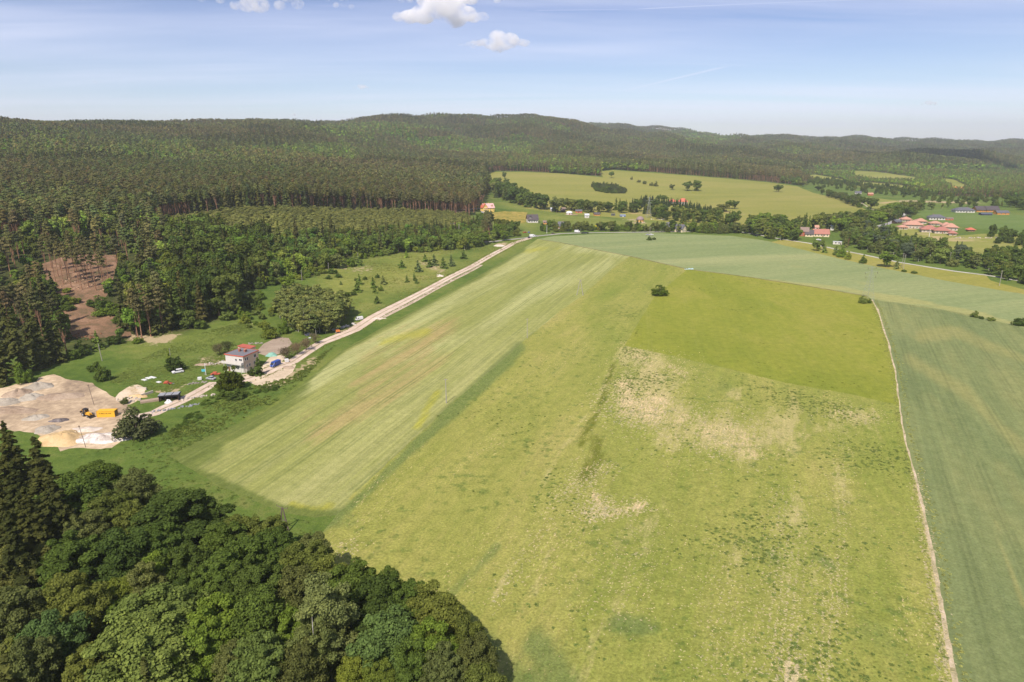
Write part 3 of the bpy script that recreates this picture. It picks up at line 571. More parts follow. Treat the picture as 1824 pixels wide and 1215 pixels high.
T_DK = _t(.042,.062,.020); T_MID = _t(.056,.082,.023); T_OL = _t(.076,.090,.028); T_BR = _t(.076,.112,.024); T_BLU = _t(.060,.092,.036); T_GRY = _t(.076,.088,.038); T_BRN = _t(.074,.080,.032); T_PINE = _t(.080,.075,.042); T_SPR = _t(.044,.050,.020); T_YEL = _t(.100,.122,.028); T_LG = _t(.090,.118,.040)
REQ = []
def tree(kind, loc, h, tint, label, group=None, r=None, var=None, name=None, cat=None, key=False):
    REQ.append((kind, tuple(float(v) for v in loc), float(h), tuple(float(v) for v in tint), label, group, r, var, name or TN[kind], cat or CATN.get(kind, 'tree'), key))
LAND = [((140,520),'the reddish clearing'),((100,730),'the sand yard'),((192,735),'the yellow container'),((318,662),'the parked white car'),((430,640),'the white house'),((490,650),'the blue van'),((575,457),'the wooden hut'),((530,446),'the tall pointed spruce'),((672,540),'the dirt road bend'),
        ((783,490),'the rubble heap'),((865,365),'the yellow house'),((948,388),'the dark-roofed house'),((940,422),'the road junction'),((1015,378),'the white round tent'),((1140,388),'the domed hut'),((1207,358),'the red-roofed twin houses'),((1298,374),'the reddish-brown tree'),
        ((1340,402),'the lone red roof'),((1447,415),'the farmstead'),((1578,476),'the bright round tree'),((1655,405),'the red-roofed complex'),((1600,390),'the road bridge'),((1675,388),'the white bungalow'),((1232,330),'the two big meadow trees'),((1090,338),'the oval thicket'),
        ((1387,335),'the lone meadow tree'),((1715,338),'the orange roofs'),((1528,343),'the small white house'),((1800,480),'the right picture edge'),((20,400),'the left picture edge'),((300,370),'the back of the dark stand'),((450,365),'the middle of the pine front'),((700,365),'the right end of the pine front'),((505,1100),'the tall birch'),((505,935),'the twin-leg pole'),((60,860),'the dark spruces'),((800,1130),'the right corner of the wood'),((250,1120),'the biggest front dome'),((1160,425),'the bush with a pole')]
def uniq(label, loc, h, tint, seen):
    x, y = proj(np.array([loc[0], loc[1], loc[2] + h * .5])); x, y = float(x), float(y)
    tone = 'pale' if sum(tint) > .30 else 'dark' if sum(tint) < .15 else 'mid-green'
    size = 'tall' if h > 20 else 'low' if h < 9 else 'medium'
    size = 'very tall' if h > 25 else 'tall' if h > 20 else 'tiny' if h < 4 else 'low' if h < 9 else 'lowish' if h < 12 else 'medium' if h < 16 else 'fairly tall'
    warm = tint[0] / max(tint[1], 1e-4); tone = ('brownish ' if warm > 1.02 else 'olive ' if warm > .82 else 'fresh ' if warm < .66 else '') + tone
    L = sorted(LAND, key=lambda q: math.hypot(x - q[0][0], (y - q[0][1]) * 1.6))
    noun = label[0]
    for (lx, ly), nm in L[:7]:
        dx, dy = x - lx, y - ly; side = ('right of' if dx > 0 else 'left of') if abs(dx) > abs(dy) * 1.3 else ('beyond' if dy < 0 else 'in front of'); d = math.hypot(dx, dy)
        for dist in (['close to and ' + side, 'just ' + side] if d < 22 else ['a little ' + side, side] if d < 60 else ['well ' + side, 'far ' + side]):
            t = size + ' ' + tone + ' ' + label[0] + ', ' + dist + ' ' + nm + label[1]
            if t not in seen and len(t.split()) <= 16: seen.add(t); return t
    return None
def finish_trees():
    by = {}
    for q in REQ: by.setdefault(q[8], []).append(q)
    seen = set()
    for nm, L in by.items():
        def score(q):
            px, py = proj(np.array(q[1])); ins = -30 < px < 1850 and py < 1400
            return (1e6 if q[10] else 0) + (q[2] / q[1][1] if ins else -1)
        L.sort(key=score, reverse=True)
        for q in L[:296]: one_tree(q, seen)
        for q in L[296:]:
            kd = q[0] if not (q[0] == 'broad' and q[2] < 10.6) else 'shrub'; sx = (q[6] / RREF[kd]) if q[6] else q[2] / HREF[kd]
            add_stuff(kd, np.array([q[1]]), np.array([[sx, sx, q[2] / HREF[kd]]]), np.array([q[3]]))
def one_tree(q, seen):
    kind, loc, h, tint, label, group, r, var, name, cat, key = q
    if isinstance(label, tuple): label = uniq(label, loc, h, tint, seen) or label[2]
    if kind == 'broad' and h < 10.6 and (r or 0) > h * .28: kind = 'shrub'
    cr, tr = KIND[kind][var if var is not None else random.randrange(len(KIND[kind]))]
    if kind == 'young': tint = tuple(v * 1.35 for v in tint); r = (r or h * .35) * 1.15
    if loc[1] > 450: tint = tuple(v * 1.2 for v in tint)  # farther crowns lightened: distance haze put into the leaf tint
    sz = h / HREF[kind]; sx = (r / RREF[kind]) if r else sz * random.uniform(.9, 1.12)
    t = empty(name, loc, random.uniform(0, 6.28), label, cat, group, (sx, sx * random.uniform(.92, 1.08), sz))
    for nm, me in (('trunk', tr), ('crown', cr)):
        if me is None: continue
        o = bpy.data.objects.new(nm, me); C.objects.link(o); o.parent = t
        if nm == 'crown': j = random.uniform(.93, 1.07); o['tint'] = [tint[0] * j, tint[1] * j, tint[2] * j]
    return t
def fg():
    CR = [  # photo x, y of the crown, crown radius in photo px, tint, tree height, label
     (134,891,46,T_MID,17,'rounded grey-green crown right of the dark spruces, nearest the sand yard'),
     (175,860,34,T_MID,16,'small rounded crown at the tip of the wood below the white gravel heap'),
     (240,875,28,T_GRY,15,'thin brownish crown at the upper edge of the wood near the sand yard'),
     (200,915,32,T_OL,15,'olive crown tucked behind the brownish crown at the upper edge of the wood'),
     (243,926,30,T_OL,14,'narrow yellow-olive crown beneath the brownish crown at the wood edge'),
     (152,950,28,T_GRY,15,'sparse grey-brown crown beside the dark gap next to the spruces'),
     (322,930,58,T_DK,17,'wide dark green crown pushing out over the bright grass at the upper edge'),
     (366,922,30,T_DK,14,'dark crown at the rightmost bulge of the wide dark tree by the grass'),
     (128,1000,46,T_MID,17,'broad dome-shaped crown beside the black gap in the left of the wood'),
     (218,997,46,T_DK,17,'dark bluish-green dome in the middle of the left wood'),
     (290,978,42,T_MID,16,'leafy green crown below the wide dark crown by the grass'),
     (280,1025,26,T_BR,13,'low bright crown in the shady gap of the left wood'),
     (122,1066,34,T_OL,16,'olive dome left of the low bright crown'),
     (160,1088,32,T_OL,15,'small tight olive dome above the blue-green tree'),
     (218,1066,26,T_YEL,12,'yellow-green low crown in the gap between dark domes'),
     (262,1046,28,T_GRY,14,'mottled grey-green crown above the large front dome'),
     (198,1102,22,T_BR,11,'little bright green crown down in the dark gap'),
     (283,1110,62,T_LG,18,'large light green dome, biggest crown of the lower left wood'),
     (250,1172,66,T_LG,18,'spreading light green crown at the bottom edge below the biggest dome'),
     (383,1119,46,T_BR,17,'vivid green round crown beside the deep gap in the middle of the wood'),
     (348,1168,44,T_BR,15,'fresh green crown at the bottom just left of the deep gap'),
     (94,1140,38,T_BLU,16,'bluish-green tree with big hanging leaf clusters in the lower left'),
     (57,1186,34,T_GRY,16,'pale grey-green crown in the bottom left corner'),
     (24,1010,42,T_BRN,17,'dull grey-brown crown against the left edge of the picture'),
     (18,1100,40,T_GRY,17,'greyish dark crown at the left edge, below the grey-brown one'),
     (400,975,36,T_MID,15,'green crown at the wood edge just left of the twin-leg pole'),
     (425,955,32,T_OL,14,'low olive crown nearest the twin-leg pole'),
     (469,955,38,T_OL,14,'yellow-olive crown directly in front of the twin-leg pole'),
     (488,988,38,T_MID,16,'round green crown casting shade on the grass right of the pole'),
     (428,1018,54,T_MID,18,'wide mid-green crown set back from the pole in the wood'),
     (455,1048,48,T_DK,18,'dark leafy crown right of the vivid green round tree'),
     (560,985,26,T_GRY,13,'small greyish crown at the edge with a dark shadow spot beside it'),
     (545,1006,40,T_OL,16,'brown-olive dome at the grass edge below the pole'),
     (530,1066,40,T_BRN,17,'reddish-brown tinted crown in the middle of the wood'),
     (463,1106,42,T_MID,17,'mid-green crown left of the tall birch'),
     (516,1125,34,T_BR,14,'soft bright green crown at the foot of the tall birch'),
     (626,1054,44,T_MID,17,'dense green crown along the grass edge above the birch'),
     (665,1080,48,T_DK,17,'dense dark green crown right of the birch top'),
     (690,1054,30,T_MID,14,'small green crown bulging over the grass edge'),
     (720,1082,40,T_MID,16,'mid-green crown halfway along the right edge of the wood'),
     (690,1148,50,T_BLU,17,'tall blue-green maple crown with crisp leaf clusters'),
     (765,1088,38,T_OL,15,'olive crown at the grass edge above the right-hand corner'),
     (788,1120,44,T_OL,16,'broad olive crown in the right-hand corner of the wood'),
     (772,1160,44,T_BR,15,'bright green crown beside the blue-green maple'),
     (832,1145,32,T_OL,14,'outermost olive crown on the right edge of the wood'),
     (850,1182,34,T_BRN,14,'brownish crown farthest right at the bottom of the wood'),
     (794,1196,34,T_GRY,15,'grey feathery crown at the bottom near the right corner'),
     (472,1190,48,T_LG,17,'light green crown at the bottom edge left of the birch'),
     (420,1192,30,T_GRY,15,'pale grey-brown crown in the deep gap at the bottom'),
     (538,1198,34,T_BRN,16,'brown-green crown at the bottom below the birch'),
     (676,1208,28,T_YEL,12,'bright yellow-green low crown at the bottom of the blue-green maple'),
     (632,1200,26,T_YEL,11,'yellow-green low crown at the bottom between birch and maple'),
     (585,1040,34,T_OL,15,'olive crown behind the birch near the grass'),
     (180,1190,44,T_OL,15,'olive crown at the bottom edge between the grey and the spreading trees'),
     (330,1010,34,T_DK,15,'dark crown filling the slope under the wide dark tree'),
     (340,1060,30,T_DK,13,'shaded dark crown above the vivid green round tree'),
     (380,1045,34,T_MID,15,'green crown between the dark slope and the wide mid-green crown'),
     (600,1160,30,T_GRY,13,'grey-green crown under the hanging birch branches'),
     (735,1190,34,T_MID,14,'mid-green crown at the bottom right of the maple'),
     (860,1235,36,T_OL,13,'olive crown cut off at the bottom right end of the wood'),
     (900,1290,36,T_OL,13,'half-hidden olive crown below the bottom edge'),
    ]
    for x, y, r, tint, h, lab in CR:
        z = h * .62; p = Pz(x, y, z); d = math.hypot(p[0], p[1], CAM_H - z); rm = r * d / 1216 * 1.10
        tree('broad_hi', (p[0], p[1] , float(terrain(p[0], p[1]))), h, tint, lab, 'broadleaf trees of the wood in front', r=rm, key=True)
    p = Pz(582, 1095, 15); tree('birch_hi', (p[0], p[1], 0), 23, (.118,.145,.055), 'tall pale birch with white trunk and hanging branches above the bottom edge', r=5.6)
    p = Pz(560, 1150, 12); tree('birch_hi', (p[0], p[1], 0), 19, (.110,.135,.045), 'shorter birch leaning against the tall birch', r=4.2)
    for x, y, h, r, lab in ((12,785,27,7.2,'dark spruce at the left edge with its tip near the sand yard'),(66,812,26,7.6,'dark spruce with long side branches reaching toward the yellow sand heap'),(28,860,26,7.0,'dark spruce in the second row behind the long-branched one'),
                            (92,868,24,6.4,'narrow dark spruce beside the rounded grey-green crown'),(5,905,26,6.5,'dark spruce cut by the left edge, middle height'),(48,905,25,6.3,'olive-tinted spruce left of the black gap'),(20,950,25,6.2,'lowest dark spruce at the left edge'),
                            (95,915,20,4.0,'short spruce deep in the black gap'),(-40,800,30,5.4,'dark spruce outside the left edge'),(-40,900,29,5.2,'dark spruce outside the left edge, lower')):
        z = h * .8; p = Pz(x, y, z); tree('spruce_hi', (p[0], p[1], 0), h, tuple(v * .72 for v in T_SPR), lab, 'dark spruces of the wood in front', r=r, key=True)
    # undergrowth that fills the gaps of the same wood
    n = 0
    poly = [(-60,900),(70,880),(120,940),(200,960),(300,1000),(420,1040),(560,1090),(700,1150),(800,1200),(830,1290),(-60,1290)]
    while n < 70:
        x, y = random.uniform(-60, 830), random.uniform(880, 1280)
        if not inpoly(x, y, poly): continue
        p = Pz(x, y, 6); tree('broad', (p[0], p[1], 0), random.uniform(8, 11.5), random.choice([T_DK, T_MID, T_DK, T_OL]), ('understorey tree', ' in the front wood', 'low dark understorey tree in the shade between the tall crowns of the front wood'), 'understorey trees of the wood in front', r=random.uniform(3, 4.5), name='understorey_tree'); n += 1
fg()
def wood_beyond_frame():                   # the same wood goes on outside the picture, left and below
    n = 0
    while n < 90:
        x, y = random.uniform(-700, 700), random.uniform(780, 1900)
        px_in = -40 < x < 940 and y < 1330
        if px_in or not (y > 860 + .45 * max(0, x + 60) + (0 if x < 0 else 0)): continue
        p = Pz(x, y, 8); kd = 'broad' if random.random() < .7 else 'spruce'; h = random.uniform(14, 18) if kd == 'broad' else random.uniform(22, 28)
        STUFF.setdefault(kd, []).append((np.array([(p[0], p[1], 0.0)]), np.array([[random.uniform(.8, 1.15)] * 2 + [h / HREF[kd]]]), np.array([random.choice([T_MID, T_DK, T_OL, T_BR]) if kd == 'broad' else T_SPR]))); n += 1

def jitter_points(y0, y1, a0, a1, sp, seed):
    g = np.random.default_rng(seed); out = []
    y = y0
    while y < y1:
        xs = np.arange(a0 * y, a1 * y, sp); out.append(np.column_stack([xs + g.uniform(-.45, .45, len(xs)) * sp, y + g.uniform(-.45, .45, len(xs)) * sp])); y += sp
    return np.vstack(out)
CLEAR = [(75,470),(110,458),(160,452),(215,455),(215,480),(192,530),(200,560),(240,580),(240,600),(180,605),(125,602),(108,560),(120,540),(85,515)]
FOREST = [ # zones in photo px of the ground: whole woodland on the left and behind
 [(-700,640),(0,640),(120,606),(240,606),(330,590),(420,560),(440,520),(500,500),(560,490),(620,462),(700,452),(770,446),(860,436),(880,418),(860,405),(830,390),(852,372),(868,348),(880,325),(858,316),(880,305),(930,305),(1075,314),(1066,305),(1092,302),(1180,308),(1280,316),(1370,324),(1425,331),(1440,324),(1500,326),(1530,330),(1640,344),(1700,350),(1824,352),(2300,360),(2300,100),(-700,100)],
]
SCRUB = [(270,402),(340,385),(430,374),(520,374),(700,376),(790,380),(840,385),(850,398),(800,412),(700,414),(600,420),(500,426),(430,436),(380,428),(300,428)]
MIXED = [(230,590),(300,560),(300,430),(380,412),(430,415),(520,408),(600,400),(700,394),(800,398),(850,396),(865,415),(858,438),(770,447),(700,453),(620,463),(560,492),(500,502),(440,522),(420,562),(330,592)]
SPARSE = [(-700,640),(-20,640),(30,600),(100,602),(240,606),(240,560),(280,500),(300,430),(240,412),(120,425),(40,436),(-700,440)]
TMAP = {}
PINE_IN = [(-700,452),(0,440),(60,432),(150,412),(260,392),(340,378),(430,370),(520,371),(700,374),(800,376),(860,350),(860,330),(800,312),(500,300),(-700,340)]
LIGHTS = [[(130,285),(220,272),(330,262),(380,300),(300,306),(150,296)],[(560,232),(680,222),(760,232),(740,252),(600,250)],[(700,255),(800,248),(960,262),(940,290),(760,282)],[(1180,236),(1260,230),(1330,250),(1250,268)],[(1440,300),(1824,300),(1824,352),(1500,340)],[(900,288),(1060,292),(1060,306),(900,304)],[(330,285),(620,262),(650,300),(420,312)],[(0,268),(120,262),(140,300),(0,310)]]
def tintmap(P, px, py, kind):
    n = np.sin(P[:, 0] * .009 + 2 * np.sin(P[:, 1] * .006)) + np.sin(P[:, 1] * .011 - P[:, 0] * .005 + 1) ; n = n / 2
    base = {'pine': np.array(T_PINE), 'broad': np.array(T_MID), 'spruce': np.array(T_SPR) * 1.1}[kind]
    alt = {'pine': np.array((.104,.122,.045)), 'broad': np.array(T_LG), 'spruce': np.array((.070,.082,.028))}[kind]
    f = np.clip(.5 + n * .6, 0, 1)[:, None]; c = base * (1 - f) + alt * f
    return c * rng.uniform(.75, 1.45, (len(P), 1)) * (1 + rng.normal(size=(len(P), 3)) * .08)
def in_any(px, py, polys):
    m = np.zeros(len(px), bool)
    for q in polys: m |= inpoly(px, py, q)
    return m
def occl_ok(P, px, py): return (px > -620) & (px < 1990) & (py > 150) & (py < 1300)
STUFF = {}
wood_beyond_frame()
def add_stuff(key, P, sc, tint):
    STUFF.setdefault(key, []).append((P, sc, tint))
def forest():
    allm = [v for v in MEADOW.values()] + [CLEAR]
    near = jitter_points(330, 1000, -1.25, .15, 5.2, 3)
    mid = jitter_points(1000, 2000, -1.2, .92, 6.8, 4)
    far = jitter_points(2000, 3600, -1.1, .92, 10.5, 5)
    vfar = jitter_points(3600, 5600, -.92, .92, 17, 6)
    cand = {'pine': [], 'broad': [], 'slender': [], 'spruce': []}
    for lvl, Q in enumerate((near, mid, far, vfar)):
        P = np.column_stack([Q, terrain(Q[:, 0], Q[:, 1])]); px, py = proj(P)
        ok = occl_ok(P, px, py) & in_any(px, py, FOREST) & ~in_any(px, py, allm)
        P, px, py = P[ok], px[ok], py[ok]; u = rng.random(len(P)); n = (np.sin(P[:, 0] * .013 + 1.5 * np.sin(P[:, 1] * .01)) + np.sin(P[:, 1] * .008 + P[:, 0] * .004)) / 2
        scrub = inpoly(px, py, SCRUB); mixed = inpoly(px, py, MIXED) & ~scrub; sparse = inpoly(px, py, SPARSE) & ~mixed & ~scrub; light = in_any(px, py, LIGHTS)
        pin = inpoly(px, py, PINE_IN) & ~scrub & ~mixed & ~sparse; rest = ~(scrub | mixed | sparse | pin)
        k = np.where(scrub, 'slender', 'pine').astype('U8'); hh = np.full(len(P), 23.0) * rng.uniform(.85, 1.12, len(P)); keep = np.ones(len(P), bool)
        hh[scrub] = rng.uniform(3.0, 6, scrub.sum())
        hh[scrub & (py > 392)] += 1.5; rad = np.full(len(P), np.nan); rad[scrub] = rng.uniform(1.9, 3.1, scrub.sum())
        k[mixed] = np.where(u[mixed] < .62, 'broad', np.where(u[mixed] < .86, 'slender', 'spruce')); hh[mixed] = np.where(k[mixed] == 'spruce', rng.uniform(14, 24, mixed.sum()), rng.uniform(7, 14, mixed.sum())); hh[mixed & (py < 440)] *= .72; keep &= ~(mixed & (rng.random(len(P)) < .30))
        # conifers thicken toward the dark stand on the left
        dk = mixed & (px < 480) & (py < 560); hh[dk] = rng.uniform(14, 25, dk.sum()); k[dk] = np.where(u[dk] < .6, 'spruce', 'broad')
        keep &= ~(sparse & (rng.random(len(P)) < .45)); k[sparse] = np.where(u[sparse] < .45, 'pine', np.where(u[sparse] < .6, 'spruce', 'broad'))
        lowb = sparse & (k == 'broad'); hh[lowb] = rng.uniform(4, 11, lowb.sum()); keep &= ~(sparse & (k != 'broad') & (rng.random(len(P)) < .5) & (px > 0))
        br = rest & ((n > .35) | light) & (u < .75); k[br] = 'broad'; hh[br] = rng.uniform(13, 19, br.sum()); sp = rest & ~br & (n < -.25) & (u < .6); k[sp] = 'spruce'; hh[sp] = rng.uniform(20, 27, sp.sum())
        pb = pin & (u < .06); k[pb] = 'broad'; hh[pb] = rng.uniform(14, 20, pb.sum())
        hh[(px > 1425) & (py > 304) & rest] *= .55
        for kk in ('pine', 'broad', 'slender', 'spruce'):
            m = (k == kk) & keep
            if not m.any(): continue
            tk = 'broad' if kk == 'slender' else kk; t = tintmap(P[m], px[m], py[m], tk)
            if kk in ('broad', 'slender'): t = np.where(rng.random((m.sum(), 1)) < .25, t * [1.3, 1.33, 1.0], t) * np.where(dk[m], .62, 1.0)[:, None]
            if kk == 'slender': t = np.where(scrub[m][:, None], np.array((.195,.210,.070)) * rng.uniform(.85, 1.2, (m.sum(), 1)), t)
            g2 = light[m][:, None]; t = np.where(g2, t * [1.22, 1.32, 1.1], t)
            if lvl < 1: cand[kk].append((P[m], hh[m], t, px[m], py[m], rad[m]))
            else:
                key = {'pine': 'pine_lo', 'broad': 'broad_lo', 'slender': 'broad_lo', 'spruce': 'spruce_lo'}[kk]; s0 = hh[m] / {'pine_lo': 24, 'broad_lo': 18, 'spruce_lo': 25}[key] * (1, 1.0, 1.35, 1.9)[lvl]
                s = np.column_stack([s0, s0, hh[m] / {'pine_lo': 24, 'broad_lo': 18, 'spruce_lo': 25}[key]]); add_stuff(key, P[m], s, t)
    lab = {'pine': (('bare-trunked pine', '', 'bare-trunked pine with a flat brown-green top in the near pine forest'), 'pines at the near edge of the forest', 'pine_tree'),
           'broad': (('round thicket tree', '', 'round-crowned broadleaf tree in the mixed thicket between forest and meadow'), 'broadleaf trees of the mixed thicket', 'thicket_tree'),
           'slender': (('slim young tree', '', 'slim light green young tree in the scrub before the tall pines'), 'slim trees of the scrub', 'young_tree'),
           'spruce': (('pointed spruce', '', 'pointed dark spruce among the trees left of the meadow'), 'spruces left of the meadow', 'spruce_tree')}
    for kk, L in cand.items():
        P = np.vstack([l[0] for l in L]); hh = np.concatenate([l[1] for l in L]); t = np.vstack([l[2] for l in L]); px = np.concatenate([l[3] for l in L]); rd = np.concatenate([l[5] for l in L])
        vis = (px > -5) & (px < 1829); o = np.argsort(-(hh / P[:, 1]) * vis); cap = {'pine': 290, 'broad': 290, 'slender': 290, 'spruce': 190}[kk]
        for i in o[:cap]:
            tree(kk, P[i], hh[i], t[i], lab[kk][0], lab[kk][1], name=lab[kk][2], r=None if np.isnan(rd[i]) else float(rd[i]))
        r = o[cap:]; s = (hh[r] / HREF[kk])[:, None] * np.ones((1, 3)); sx_ = np.where(np.isnan(rd[r]), s[:, 0], rd[r] / RREF[kk]); s[:, 0] = sx_; s[:, 1] = sx_; add_stuff(kk, P[r], s, t[r])
forest()

